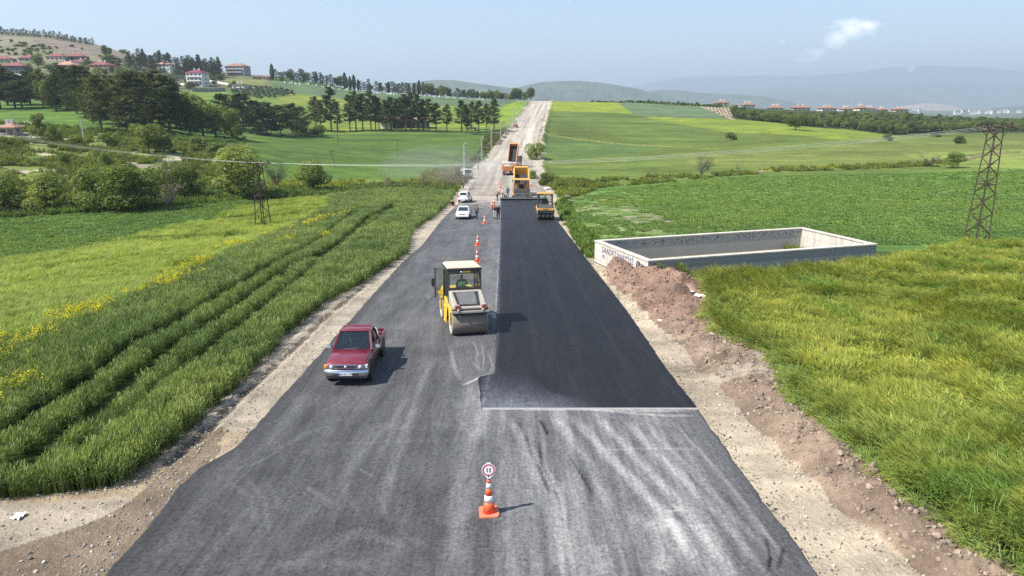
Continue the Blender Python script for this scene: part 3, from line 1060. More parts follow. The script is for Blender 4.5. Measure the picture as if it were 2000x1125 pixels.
# the step at the start of the new layer: its left edge jumps sideways there
sheet('old_asphalt_road', ys_o, la_x, ra_x, lambda x, y: prof(y), 280, M_OLD, 'worn grey asphalt with white dusty streaks', paint_old, .12, .16, .11, 60)
NEWL = np.array([rp(*q) for q in [(942, 799), (937, 739), (938, 738), (969, 731), (970, 671), (972, 600), (976, 500), (978, 430), (978, 385)]])
NEWL = NEWL[np.argsort(NEWL[:, 1])]
newl_x = lambda y: np.interp(y, NEWL[:, 1], NEWL[:, 0])
ys_n = np.concatenate([np.arange(Y_NEW0, 30, .07), np.geomspace(30, Y_NEW1, 330)])
sheet('fresh_asphalt', ys_n, newl_x, lambda y: ra_x(y) - .02, lambda x, y: prof(y) + .055, 150, M_NEW, 'black freshly laid asphalt lane', paint_new, .05, .056, .09, 70)
ys_a = np.concatenate([np.arange(111, 260, .6), np.geomspace(260, 640, 300)])
sheet('unpaved_road', ys_a, lambda y: road_x(y) - half_width(y) + (fbm(y / 5, y * 0, 81, 3) - .5) * 1.6, lambda y: road_x(y) + half_width(y) + (fbm(y / 6, y * 0, 82, 3) - .5) * 1.4,
      lambda x, y: prof(y) - .03 + (fbm(x / 2, y / 6, 83, 3) - .5) * .08 * sstep(125, 140, y), 90, M_AGG, 'pale rutted aggregate road climbing to the crest', paint_agg, .5, .35, .5, 80)

# the worn end face of the new layer
eb = MB()
x0, x1 = float(newl_x(Y_NEW0)), float(ra_x(Y_NEW0))
n = 70
top = [(x0 + (x1 - x0) * i / n, Y_NEW0 + .002, float(prof(Y_NEW0)) + .055) for i in range(n + 1)]
bot = [(p_[0], Y_NEW0 - .035 - .03 * random.random(), float(prof(Y_NEW0)) + .002) for p_ in top]
eb.add(top + bot, [(i, n + 1 + i, n + 2 + i, i + 1) for i in range(n)])
tag(eb.build('layer_edge', paint('chalky_edge', (.30, .30, .29), .9, dirt=.6)), 'chalky end face of the fresh asphalt layer', None, None, 'structure')

# ------------------------------------------------------------------ hills and mountains far behind
def range_mesh(name, sil, dist, depth, colr, label, bumpy=1.0, seed=0, snow=None, bare=None):
    """sil: skyline pixels; the ridge stands at that distance with slopes before and behind"""
    sil = np.array(sil, float)
    pxs = np.linspace(sil[0, 0], sil[-1, 0], 150)
    pys = np.interp(pxs, sil[:, 0], sil[:, 1])
    pys = np.convolve(np.pad(pys, 3, 'edge'), np.hanning(9)[1:-1] / np.hanning(9)[1:-1].sum(), 'valid')
    rid = np.array([at_y(a, b, dist) for a, b in zip(pxs, pys)])
    base = float(prof(dist)) - 25
    v = np.concatenate([np.linspace(-1, 0, 34), np.linspace(.06, 1, 14)])
    V, X = np.meshgrid(v, rid[:, 0], indexing='ij')
    H = np.repeat((rid[:, 2] - base)[None], len(v), 0)
    Yv = dist + V * depth * .5
    f = (1 - np.abs(V)) ** 1.15
    nx, ny = X / (depth * .10), Yv / (depth * .10)
    ns = fbm(nx, ny, seed, 5, .55) - .5
    rdg = 1 - np.abs(2 * fbm(nx * .8 + 5, ny * .5, seed + 9, 4) - 1)
    Hm = H * f * (1 + (.55 * ns * bumpy - .30 * (1 - rdg) * bumpy) * (1 - f) * 1.8) + H.mean() * .02 * ns * bumpy
    x = X * Yv / dist
    z = base + Hm
    c = np.array(colr)[None] * (.7 + .7 * fbm(nx * 2.3, ny * 2.3, seed + 3, 4).ravel()[:, None])
    if bare is not None:
        m = ((z.ravel() - base) / H.max() > .35) & (ns.ravel() + .5 > .42)
        c[m] = np.array(bare) * (.85 + .3 * ns.ravel()[m, None])
    if snow is not None:
        a = (x.ravel() / Yv.ravel() * FPX + 1000)
        m = (np.abs(a - snow[0]) < snow[1]) & (z.ravel() > base + H.ravel() * .86) & (ns.ravel() > -.12)
        c[m] = (.5, .52, .55)
    me = np_mesh(name, np.stack([x.ravel(), Yv.ravel(), z.ravel()], 1), grid_faces(len(v), len(pxs)),
                 {'Col': ('FLOAT_COLOR', 'POINT', np.concatenate([c, np.ones((len(c), 1))], 1))})
    return tag(put(name, me, M_HILL), label, None, None, 'structure')


t = NT('hillside')
p = t.pos()
ca = t.n('ShaderNodeAttribute', attribute_name='Col').outputs['Color']
nn = t.math('ADD', t.noise(.006, 6, .65, p), t.math('MULTIPLY', t.noise(.03, 4, .6, p), .55))
M_HILL = t.principled(t.scale_rgb(ca, t.math('SUBTRACT', nn, -.2)), .95, 0, t.bump(nn, .8, 30.0), spec=.1)
range_mesh('hill', [(660, 215), (740, 180), (790, 163), (850, 156), (890, 157), (930, 163), (975, 169), (1030, 176), (1120, 200), (1200, 215)], 4300, 1600, (.085, .105, .06), 'hazy wooded hill left of the road crest', 1.0, 101)
range_mesh('hill', [(900, 215), (980, 180), (1020, 168), (1060, 160), (1120, 157), (1180, 162), (1240, 172), (1270, 180), (1330, 196), (1420, 215)], 5200, 2000, (.075, .10, .058), 'hazy wooded hill right of the road crest', 1.0, 111)
range_mesh('hill', [(1130, 215), (1230, 186), (1280, 176), (1330, 176), (1370, 182), (1430, 184), (1480, 187), (1530, 195), (1575, 206), (1620, 222)], 6300, 2200, (.075, .10, .058), 'low hazy hill behind the orchard', 1.0, 121)
range_mesh('hill', [(1400, 215), (1480, 186), (1540, 178), (1580, 177), (1620, 184), (1660, 187), (1700, 182), (1740, 184), (1790, 194), (1850, 205), (1930, 216)], 10500, 3000, (.07, .09, .06), 'pale blue hill beyond the town', .9, 131)
range_mesh('quarry_hill', [(1700, 224), (1740, 212), (1775, 205), (1805, 201), (1835, 203), (1862, 207), (1890, 216), (1930, 224)], 7400, 1600, (.30, .24, .16), 'bare tan quarry hill at the right', 1.2, 141, bare=(.42, .33, .23))
range_mesh('hill', [(1830, 232), (1890, 221), (1930, 213), (1975, 208), (2040, 204), (2200, 200), (2400, 215)], 5600, 2000, (.07, .10, .055), 'dark hazy hill at the right edge', 1.0, 151)
range_mesh('mountain', [(1050, 205), (1180, 180), (1280, 160), (1330, 150), (1420, 149), (1500, 147), (1560, 149), (1620, 145), (1680, 141), (1730, 132), (1745, 129), (1770, 133), (1800, 127), (1830, 127), (1870, 131), (1905, 131),
                        (1925, 131), (1960, 138), (2000, 137), (2080, 146), (2200, 160), (2500, 190)], 15000, 5200, (.075, .09, .07), 'faint snow tipped mountain range at the right', 1.0, 161, snow=(1742, 5))
range_mesh('mountain', [(1250, 195), (1400, 178), (1560, 168), (1700, 166), (1850, 158), (2000, 164), (2200, 172), (2500, 200)], 12500, 3600, (.075, .09, .07), 'faint lower range before the mountains', 1.0, 171)

# ------------------------------------------------------------------ haze
hz = MB()
hz.box(-26000, 26000, -600, 26500, -180, 960)
t = NT('haze')
pv = t.n('ShaderNodeVolumePrincipled', {'Color': (.75, .885, 1.0, 1), 'Density': 1.5e-4, 'Anisotropy': .15})
t.t.links.new(pv.outputs[0], t.out.inputs['Volume'])
tag(hz.build('haze', t.m), 'pale blue summer haze over the whole valley', None, None, 'stuff')
# ------------------------------------------------------------------ crops, weeds, clods: scattered stuff
def strips(specs):
    """specs: (base xyz, heading, lean, height, width, segs, curl, shade0, shade1) -> blades as tapering strips"""
    V, F, S = [], [], []
    for (bx, by, bz, hd, lean, h, w, seg, curl, s0, s1, tipw) in specs:
        b = len(V)
        sx, sy = -math.sin(hd), math.cos(hd)
        dx, dy = math.cos(hd), math.sin(hd)
        px_, pz_, a = 0.0, 0.0, lean
        L = h / seg
        for k in range(seg + 1):
            f = k / seg
            ww = w * ((1 - f) + tipw * f) * .5
            x, y, z = bx + dx * px_, by + dy * px_, bz + pz_
            V += [(x - sx * ww, y - sy * ww, z), (x + sx * ww, y + sy * ww, z)]
            c = [s0[i] + (s1[i] - s0[i]) * f for i in range(3)] + [1]
            S += [c, c]
            if k:
                F.append((b + 2 * k - 2, b + 2 * k - 1, b + 2 * k + 1, b + 2 * k))
            px_ += L * math.sin(a)
            pz_ += L * math.cos(a)
            a += curl / seg
    return V, F, S


def clump_obj(name, specs, mat):
    V, F, S = strips(specs)
    me = np_mesh(name, np.array(V), np.array(F), {'shade': ('FLOAT_COLOR', 'POINT', np.array(S))}, smooth=True)
    me.materials.append(mat)
    return bpy.data.objects.new(name, me)      # source of the instances, stands nowhere itself


U = random.uniform


def wheat_clump(mat, r, n, hh, ear=True):
    sp = []
    for i in range(n):
        a, q = U(0, 2 * PI), r * math.sqrt(random.random())
        x, y = q * math.cos(a), q * math.sin(a)
        h = U(*hh)
        hd = U(0, 2 * PI)
        g = U(.75, 1.2)
        sp.append((x, y, 0, hd, U(0, .16), h, .014, 3, U(.0, .35), (.9 * g, .85 * g, .8 * g), (1.15 * g, 1.05 * g, g), .5))
        for _ in range(2):
            sp.append((x, y, h * U(.35, .72), U(0, 2 * PI), U(.3, .7), U(.26, .42), .016, 3, U(.9, 1.9), (.8 * g, g, .9 * g), (1.1 * g, 1.15 * g, 1.1 * g), .25))
        if ear:
            sp.append((x, y, h * .93, hd, U(.1, .5), .13, .022, 1, .2, (1.9 * g, 1.75 * g, 2.0 * g), (2.2 * g, 2.0 * g, 2.2 * g), .5))
    return clump_obj('wheat_clump', sp, mat)


def barley_clump(mat, r, n, hh, lean, curl):
    sp = []
    for i in range(n):
        a, q = U(0, 2 * PI), r * math.sqrt(random.random())
        x, y = q * math.cos(a), q * math.sin(a)
        h = U(*hh)
        hd = random.gauss(0, .45)
        ln = max(.02, lean + random.gauss(0, .14))
        g = U(.62, 1.3)
        sp.append((x, y, 0, hd, ln, h * .8, .009, 3, curl * .6, (.95 * g, .80 * g, .95 * g), (1.0 * g, g, g), .6))
        # bearded ear: bends over, pale
        ex, ez, an = 0.0, 0.0, ln
        for _ in range(3):
            ex += h * .8 / 3 * math.sin(an)
            ez += h * .8 / 3 * math.cos(an)
            an += curl * .2
        for _ in range(2):
            sp.append((x + math.cos(hd) * ex, y + math.sin(hd) * ex, ez, hd + random.gauss(0, .2), an + U(-.1, .35), U(.2, .3), .016, 2, U(.1, .7), (1.12 * g, 1.1 * g, .9 * g), (1.32 * g, 1.25 * g, 1.1 * g), .15))
        sp.append((x, y, h * U(.2, .6), U(0, 2 * PI), U(.3, .9), U(.2, .38), .02, 2, U(.6, 1.5), (.7 * g, .95 * g, .9 * g), (.9 * g, 1.05 * g, g), .2))
    return clump_obj('barley_clump', sp, mat)


def leafy_clump(mat, r, n, hh, w=.05):
    sp = []
    for i in range(n):
        a, q = U(0, 2 * PI), r * math.sqrt(random.random())
        g = U(.65, 1.3)
        sp.append((q * math.cos(a), q * math.sin(a), 0, U(0, 2 * PI), U(.1, .8), U(*hh), w, 2, U(.3, 1.2), (.85 * g, .9 * g, .8 * g), (1.1 * g, 1.1 * g, g), .5))
    return clump_obj('leafy_clump', sp, mat)


def flower_clump(mat, matf, r, n, hh):
    sp = []
    for i in range(n):
        a, q = U(0, 2 * PI), r * math.sqrt(random.random())
        x, y, h = q * math.cos(a), q * math.sin(a), U(*hh)
        sp.append((x, y, 0, U(0, 2 * PI), U(0, .3), h, .02, 2, .1, (.8, .9, .7), (1, 1, .8), .6))
        for _ in range(3):
            sp.append((x + U(-.06, .06), y + U(-.06, .06), h * U(.75, 1.0), U(0, 2 * PI), U(.9, 1.5), .05, .045, 1, .1, (4.2, 3.1, .5), (4.7, 3.4, .5), .8))
    return clump_obj('flower_clump', sp, mat)


def rock_obj(name, mat, seed, sub=1):
    bm = bmesh.new()
    bmesh.ops.create_icosphere(bm, subdivisions=sub, radius=1.0)
    rr = random.Random(seed)
    for v in bm.verts:
        v.co *= rr.uniform(.62, 1.15)
        v.co.z *= .75
    me = bpy.data.meshes.new(name)
    bm.to_mesh(me)
    bm.free()
    me.materials.append(mat)
    return bpy.data.objects.new(name, me)


def scatter(name, label, P, rot, scl, srcs, tint=None):
    n = len(P)
    if tint is None:
        tint = np.ones((n, 3))
    me = bpy.data.meshes.new(name)
    me.vertices.add(n)
    me.vertices.foreach_set('co', np.ascontiguousarray(P, dtype=np.float32).ravel())
    for nm, tp, arr in (('rot', 'FLOAT_VECTOR', rot), ('scl', 'FLOAT_VECTOR', scl), ('tint', 'FLOAT_COLOR', np.concatenate([tint, np.ones((n, 1))], 1))):
        a = me.attributes.new(nm, tp, 'POINT')
        a.data.foreach_set('color' if tp == 'FLOAT_COLOR' else 'vector', np.ascontiguousarray(arr, dtype=np.float32).ravel())
    a = me.attributes.new('var', 'INT', 'POINT')
    a.data.foreach_set('value', RNG.integers(0, len(srcs), n).astype(np.int32))
    o = put(name, me)
    ng = bpy.data.node_groups.new(name, 'GeometryNodeTree')
    ng.interface.new_socket('Geometry', in_out='INPUT', socket_type='NodeSocketGeometry')
    ng.interface.new_socket('Geometry', in_out='OUTPUT', socket_type='NodeSocketGeometry')
    gi, go = ng.nodes.new('NodeGroupInput'), ng.nodes.new('NodeGroupOutput')
    jn = ng.nodes.new('GeometryNodeJoinGeometry')
    for s in srcs:
        oi = ng.nodes.new('GeometryNodeObjectInfo')
        oi.inputs['Object'].default_value = s
        oi.inputs['As Instance'].default_value = True
        ng.links.new(oi.outputs['Geometry'], jn.inputs[0])
    ip = ng.nodes.new('GeometryNodeInstanceOnPoints')
    ip.inputs['Pick Instance'].default_value = True
    ng.links.new(gi.outputs[0], ip.inputs['Points'])
    ng.links.new(jn.outputs[0], ip.inputs['Instance'])
    for nm, tp, sock in (('rot', 'FLOAT_VECTOR', 'Rotation'), ('scl', 'FLOAT_VECTOR', 'Scale'), ('var', 'INT', 'Instance Index')):
        na = ng.nodes.new('GeometryNodeInputNamedAttribute')
        na.data_type = tp
        na.inputs['Name'].default_value = nm
        ng.links.new([s for s in na.outputs if s.enabled and s.name == 'Attribute'][0], ip.inputs[sock])
    ng.links.new(ip.outputs[0], go.inputs[0])
    md = o.modifiers.new('scatter', 'NODES')
    md.node_group = ng
    return tag(o, label, None, None, 'stuff')


def jitter_pts(x0, x1, y0, y1, den, fr=1.12):
    """random points at a density per square metre inside the wedge the camera could see"""
    n = int((x1 - x0) * (y1 - y0) * den)
    x, y = RNG.uniform(x0, x1, n), RNG.uniform(y0, y1, n)
    dep = y * math.cos(PITCH) + 11 * math.sin(PITCH)
    k = np.abs(x) < .75 * dep * fr + 1.5
    return x[k], y[k]


def banded(x0, x1, bands):
    X, Y, S = [], [], []
    for y0, y1, den, s in bands:
        x, y = jitter_pts(x0, x1, y0, y1, den)
        X.append(x)
        Y.append(y)
        S.append(np.full(len(x), s))
    return np.concatenate(X), np.concatenate(Y), np.concatenate(S)


M_WHEAT = foliage('wheat_leaf', [(.11, .145, .050), (.165, .205, .07), (.23, .27, .11)], .36, .5, True)
M_BARLEY = foliage('barley_leaf', [(.19, .24, .06), (.268, .33, .08), (.375, .425, .148)], .42, .45, True)
M_LEAFY = foliage('crop_leaf', [(.14, .215, .055), (.19, .27, .072), (.24, .31, .095)], .38, .6, True)
M_WEED = foliage('weed_leaf', [(.115, .155, .036), (.175, .22, .05), (.25, .27, .085)], .38, .8, True)

WHEAT_L = pw([(-500, 1000), (10, 976), (120, 966), (230, 951), (300, 906), (340, 871), (400, 816), (430, 791), (520, 701), (560, 656), (640, 591), (700, 561), (745, 531), (795, 496), (800, 471), (810, 451), (840, 431), (872, 405), (888, 380), (740, 374), (640, 386), (640, 410), (560, 452), (470, 490), (330, 560), (160, 640), (0, 690), (-500, 860)])
TRAM = [[(0, 847), (76, 794), (144, 755), (242, 682), (302, 648), (348, 624), (393, 597), (484, 543), (560, 500), (620, 470), (655, 440), (690, 415)],
        [(45, 905), (102, 851), (181, 802), (272, 724), (326, 682), (393, 636), (469, 591), (520, 549), (575, 515), (625, 495), (657, 478), (717, 427), (765, 402)],
        [(150, 880), (302, 754), (378, 700), (438, 652), (529, 585), (607, 520), (680, 462), (732, 430), (770, 405)]]
TRAMW = [np.array([hit(a, b, .45)[:2] for a, b in q]) for q in TRAM]

PYL_XY = hit(515, 448)[:2]
# left wheat
x, y, s = banded(-75, 2, [(6, 24, 25, 1.12), (24, 40, 16, 1.2), (40, 65, 9, 1.35), (65, 135, 5, 1.65)])
k = inside(WHEAT_L, x, y) & (np.hypot(x - PYL_XY[0], y - PYL_XY[1] + 1.5) > 1.6)
x, y, s = x[k], y[k], s[k]
gap = np.ones(len(x), bool)
low = np.ones(len(x))
for i, q in enumerate(TRAMW):
    d, _ = seg_dist(q, x, y)
    gap &= d + (fbm(x, y, 7) - .5) * .3 > (.50 if i < 2 else .36)
    low *= 1 - .35 * np.exp(-(d / .5) ** 2)
# plants thin out and run lower along the ragged edge
k = gap
x, y, s, low = x[k], y[k], s[k], low[k]
hmap = (.80 + .35 * fbm(x / 3.0, y / 3.0, 14, 3)) * low
n = len(x)
lean = (fbm(x / 5, y / 5, 15) - .5) * .5
rot = np.stack([lean + RNG.normal(0, .06, n), RNG.normal(0, .08, n), RNG.uniform(0, 6.283, n)], 1)
tn = fbm(x / 7, y / 7, 16, 3)
tn2 = fbm(x / 1.2, y / 1.2, 17, 2)
tint = np.stack([.80 + .55 * (tn - .4) + .3 * (tn2 - .5), .86 + .42 * (tn - .4) + .25 * (tn2 - .5), .85 + .3 * (tn - .4) + .2 * (tn2 - .5)], 1)
near_e = sstep(22, 13, y) * sstep(-16, -7, x)
tint *= (1 + .25 * near_e)[:, None] * np.array([1.0, 1.05, .9])
wsrc = [wheat_clump(M_WHEAT, .18, 13, (.60, .88)) for _ in range(7)]
scatter('wheat', 'dense green wheat in the left field with dark tractor lines', np.stack([x, y, surf(x, y) - .02], 1), rot, np.stack([s, s, hmap * (.94 + .06 * s)], 1), wsrc, tint)

# yellow-green barley strip further left
x, y, s = banded(-95, -4, [(18, 45, 12, 1.15), (45, 70, 8, 1.45), (70, 125, 4.5, 1.9)])
k = inside(BARLEY_L, x, y) & (np.hypot(x - PYL_XY[0], y - PYL_XY[1]) > 1.3 + fbm(x, y, 3))
x, y, s = x[k], y[k], s[k]
ax = np.array([.62, .78])
along, across = x * ax[0] + y * ax[1], x * ax[1] - y * ax[0]
fur = fbm(along / 9, across / 1.1, 18, 3)
fq = np.array([hit(a, b, .5)[:2] for a, b in [(0, 566), (18, 558), (85, 531), (151, 516), (242, 494), (333, 469), (400, 450)]])
d, _ = seg_dist(fq, x, y)
pk = sstep(60, 85, y)
k = (fur > .36 + .06 * pk) & (d + (fur - .5) * .6 > .28)
x, y, s, fur = x[k], y[k], s[k], fur[k]
n = len(x)
dirn = .9 + (fbm(x / 9, y / 9, 19) - .5) * 2.0
rot = np.stack([RNG.normal(0, .08, n), RNG.normal(0, .08, n), dirn + RNG.normal(0, .4, n)], 1)
tn = fbm(x / 6, y / 6, 26, 3)
tint = np.stack([1.05 + .5 * (tn - .5), 1.08 + .4 * (tn - .5), .8 + .3 * (tn - .5)], 1) * (.86 + .35 * fur)[:, None]
bsrc = [barley_clump(M_BARLEY, .19, 13, (.75, .95), .22, .7) for _ in range(5)]
scatter('barley', 'yellow green barley strip behind the left wheat', np.stack([x, y, surf(x, y) - .02], 1), rot, np.stack([s, s, .82 + .12 * s], 1), bsrc, tint)

# right barley, taller, beaten by the wind into swirls
RWP = RW + np.stack([np.interp(RW[:, 1], [8, 20, 30, 40], [1.15, .95, .6, .35]), np.zeros(len(RW))], 1)
BARLEY_R = np.concatenate([RWP[::-1], pw([(2900, 1200), (2700, 482), (2000, 482), (1900, 476)]), np.array([(27.6, 49.0), (9.8, 43.6)])])
x, y, s = banded(4, 75, [(6, 22, 26, 1.1), (22, 36, 17, 1.2), (36, 50, 11, 1.35), (50, 70, 7, 1.6)])
k = inside(BARLEY_R, x, y) & ~inside(np.array(TANK) + np.array([[-.5, -.4], [-.5, .4], [.5, .4], [.6, -.4]]), x, y)
x, y, s = x[k], y[k], s[k]
edge_d, _ = seg_dist(RWP, x, y)
sw = fbm(x / 3.2, y / 4.5, 27, 3)
sw2 = fbm(x / 1.3, y / 1.3, 28, 2)
dirn = 2.6 + (sw - .5) * 4.2 + (sw2 - .5) * 1.2
ed = sstep(1.3, .1, edge_d)
dirn = dirn * (1 - ed) + ed * (3.5 + (sw2 - .5) * 1.6)
lod = sstep(.50, .66, fbm(x / 2.6, y / 2.6, 29, 3))
n = len(x)
ntank = sstep(7, 2, seg_dist(np.array([TANK[0], TANK[3]]), x, y)[0])
tip = .08 + .42 * lod + .30 * ed * (sw2 + .1) + RNG.normal(0, .08, n)
# clumps lean along their own +x, so tip them about y before turning them to the heading
rot = np.stack([RNG.normal(0, .08, n), tip, dirn + RNG.normal(0, .35, n)], 1)
hs = (.66 + .42 * fbm(x / 3, y / 3, 30, 3)) * (1 - .15 * lod) * RNG.uniform(.82, 1.12, n) * (1 + .22 * ntank)
tn = fbm(x / 5, y / 5, 31, 3)
yel = sstep(14, 30, y + 14 * (tn - .5))
tint = np.stack([.95 + .40 * (tn - .45) + .10 * yel, .98 + .34 * (tn - .45), .92 + .2 * (tn - .5) - .12 * yel], 1) * (.9 + .3 * (sw2 - .4))[:, None]
tint = tint * (1 - .22 * (ed * sw2)[:, None]) * RNG.uniform(.88, 1.12, (n, 1))
straw = RNG.random(n) < .035
tint[straw] *= np.array([1.5, 1.25, 1.2])
weedy = fbm(x / 1.7, y / 1.7, 61, 3) > .66
tint[weedy] *= np.array([.66, .84, .78])
rsrc = [barley_clump(M_BARLEY, .18, 17, (.70, 1.05), .16, .75) for _ in range(8)]
scatter('barley', 'tall windswept yellow green barley right of the road', np.stack([x, y, surf(x, y) - .02], 1), rot, np.stack([s, s, hs * (.95 + .05 * s)], 1), rsrc, tint)
# grass hanging over the spoil edge
x, y = jitter_pts(5, 22, 6, 48, 26)
d, _ = seg_dist(RWP, x, y)
k = (d < .28) & ~inside(BARLEY_R, x, y)
x, y = x[k], y[k]
n = len(x)
scatter('barley_fringe', 'fallen barley stalks hanging over the spoil bank', np.stack([x, y, surf(x, y)], 1), np.stack([RNG.normal(0, .15, n), RNG.uniform(.7, 1.15, n), 3.5 + RNG.normal(0, .5, n)], 1),
        np.stack([np.ones(n)] * 2 + [RNG.uniform(.55, .9, n)], 1), rsrc, np.stack([RNG.uniform(.8, 1.15, n)] * 3, 1))

# low crop: mid green field behind the tank, and the green strip at the far left
x, y, s = banded(4, 170, [(48, 75, 5.0, 1.0), (75, 110, 2.6, 1.4), (110, 175, 1.1, 2.0)])
MID_R = pw([(1105, 396), (1180, 370), (1400, 347), (1700, 340), (2000, 332), (2600, 330), (2600, 478), (1960, 478), (1165, 500), (1122, 432)])
k = inside(MID_R, x, y) & ~inside(np.array(TANK) + np.array([[-.3, -.3], [-.3, .4], [.4, .4], [.4, -.3]]), x, y)
thinm = fbm(x / 3, y / 3, 33, 3) + .35 * sstep(8, 22, x - 6 - (y - 50) * .06)
k &= thinm > .42
x, y, s = x[k], y[k], s[k]
x2, y2, s2 = banded(-140, -10, [(40, 75, 4.0, 1.2), (75, 125, 2.2, 1.6)])
k = inside(GREEN_L, x2, y2)
x, y, s = np.concatenate([x, x2[k]]), np.concatenate([y, y2[k]]), np.concatenate([s, s2[k]])
n = len(x)
tn = fbm(x / 8, y / 8, 34, 3)
tn2 = fbm(x / 1.5, y / 1.5, 35, 2)
tint = np.stack([.95 + .5 * (tn - .5) + .5 * (tn2 - .5), 1.0 + .3 * (tn - .5) + .4 * (tn2 - .5), .95 + .3 * (tn2 - .5)], 1)
lsrc = [leafy_clump(M_LEAFY, .28, 34, (.14, .30), .055) for _ in range(4)]
scatter('low_crop', 'low leafy green crop in the level fields', np.stack([x, y, surf(x, y) - .02], 1), np.stack([RNG.normal(0, .1, n), RNG.normal(0, .1, n), RNG.uniform(0, 6.28, n)], 1), np.stack([s, s, RNG.uniform(.6, 1.2, n)], 1), lsrc, tint)

# mustard in flower along the seam of the two left crops
seam = np.array([hit(a, b, .5)[:2] for a, b in [(-60, 735), (0, 692), (60, 660), (170, 607), (300, 560), (390, 515), (480, 478), (560, 450), (632, 427), (700, 410)]])
x, y, s = banded(-70, -8, [(18, 60, 5.0, 1.0), (60, 110, 2.6, 1.4)])
d, _ = seg_dist(seam, x, y)
k = (d + (fbm(x / 2.2, y / 2.2, 36, 3) - .5) * 5.0 < .15)
extra = np.zeros(len(x), bool)
for px_, py_, r in ((460, 480, 1.7), (632, 427, 1.4), (390, 517, .9), (160, 612, 1.3), (40, 665, 1.2), (320, 556, 1.0), (560, 470, .8), (640, 460, .6), (8, 770, .7)):
    q = hit(px_, py_, .5)
    extra |= np.hypot((x - q[0]), (y - q[1]) * .6) + (fbm(x, y, 37) - .5) * 1.2 < r
k = (k | extra) & (inside(WHEAT_L, x, y) | inside(BARLEY_L, x, y))
x, y, s = x[k], y[k], s[k]
n = len(x)
fsrc = [flower_clump(M_WEED, None, .2, 10, (.75, 1.05)) for _ in range(3)]
scatter('mustard_flowers', 'yellow mustard flowers along the seam of the left crops', np.stack([x, y, surf(x, y)], 1), np.stack([RNG.normal(0, .1, n), RNG.normal(0, .1, n), RNG.uniform(0, 6.28, n)], 1), np.stack([s, s, RNG.uniform(.8, 1.1, n)], 1), fsrc)

# weeds: terraces, ditches, field margins, right verge
WX, WY, WS, WT = [], [], [], []


def weeds(poly, den, s0, s1, tn=(1, 1, 1), y0=40, y1=330, patch=.0, seed=0):
    pl = pw(poly)
    a, b = pl.min(0), pl.max(0)
    m = min(60000, int((b[0] - a[0]) * (b[1] - a[1]) * den))
    x, y = RNG.uniform(a[0], b[0], m), RNG.uniform(a[1], b[1], m)
    k = inside(pl, x, y)
    if patch:
        k &= fbm(x / 5, y / 5, 38 + seed, 3) > patch
    x, y = x[k], y[k]
    WX.append(x)
    WY.append(y)
    WS.append(RNG.uniform(s0, s1, len(x)))
    WT.append(np.array(tn)[None] * RNG.uniform(.65, 1.25, (len(x), 1)))


weeds([(-200, 262), (0, 268), (200, 276), (470, 290), (480, 372), (240, 405), (0, 420), (-200, 425)], 1.1, 1.3, 3.2, (.95, .95, .9), patch=.46)
weeds([(-100, 408), (240, 396), (480, 372), (740, 362), (890, 366), (890, 378), (740, 376), (480, 390), (240, 414), (-100, 430)], 2.2, 1.3, 2.8, (.8, .95, .9))
weeds([(580, 352), (880, 350), (880, 368), (740, 364), (480, 376), (480, 366)], 1.0, 1.2, 2.4, (1.5, 1.35, .7), patch=.4, seed=3)
weeds([(1100, 352), (1300, 342), (1400, 338), (1500, 330), (1850, 316), (1860, 322), (1500, 338), (1400, 346), (1180, 366), (1100, 366)], 1.3, 1.2, 2.6, (1.0, 1.0, .8), patch=.42, seed=5)
weeds([(1086, 400), (1110, 396), (1130, 440), (1165, 470), (1165, 505), (1150, 505), (1120, 460), (1098, 425)], 6, .9, 2.0, (.85, 1.1, .8), patch=.35, seed=6)
weeds([(1060, 340), (1100, 352), (1140, 362), (1180, 366), (1100, 392), (1072, 372)], 3.0, 1.0, 2.2, (1.1, 1.05, .8), patch=.42, seed=7)
weeds([(830, 340), (905, 330), (920, 345), (890, 372), (840, 372)], 2, 1.4, 3.0, (1.2, 1.05, 1.1), patch=.3, seed=8)
weeds([(-200, 238), (300, 262), (480, 268), (480, 280), (300, 276), (0, 262), (-200, 258)], .8, 1.5, 3.0, (.8, .95, .8), patch=.4, seed=9)
weeds([(950, 262), (985, 262), (955, 300), (905, 335), (900, 328), (940, 290)], 1.0, 1.2, 2.6, (.8, .75, .7), patch=.4, seed=10)
weeds([(1060, 230), (1072, 230), (1062, 300), (1046, 320), (1042, 312)], .22, .8, 1.6, (1.0, 1.0, .8), patch=.5, seed=11)
weeds([(1500, 329), (1600, 325), (1830, 317), (1835, 320), (1600, 330), (1500, 334)], 1.6, .9, 1.6, (2.0, 1.7, .5), patch=.45, seed=12)
weeds([(1400, 338), (1500, 330), (1500, 334), (1400, 343)], 1.0, .9, 1.6, (1.9, 1.65, .5), patch=.5, seed=13)
x, y, s, tint = np.concatenate(WX), np.concatenate(WY), np.concatenate(WS), np.concatenate(WT)
n = len(x)
tx, ty = RNG.uniform(22.6, 23.8, 26), RNG.uniform(53.2, 55.6, 26)
vsrc = [leafy_clump(M_WEED, .26, 40, (.18, .48), .045) for _ in range(4)]
scatter('weeds', 'rough weeds on banks, ditches and field margins', np.stack([x, y, surf(x, y) - .03], 1), np.stack([RNG.normal(0, .1, n), RNG.normal(0, .1, n), RNG.uniform(0, 6.28, n)], 1), np.stack([s, s, s * RNG.uniform(.7, 1.2, n)], 1), vsrc, tint)

scatter('tank_weeds', 'tuft of yellow green weeds inside the far right tank corner', np.stack([tx, ty, np.full(26, TANK_TOP - 1.66)], 1), np.stack([np.zeros(26), np.zeros(26), RNG.uniform(0, 6.28, 26)], 1), np.stack([np.full(26, 1.2)] * 3, 1), vsrc, np.full((26, 3), 1.15))
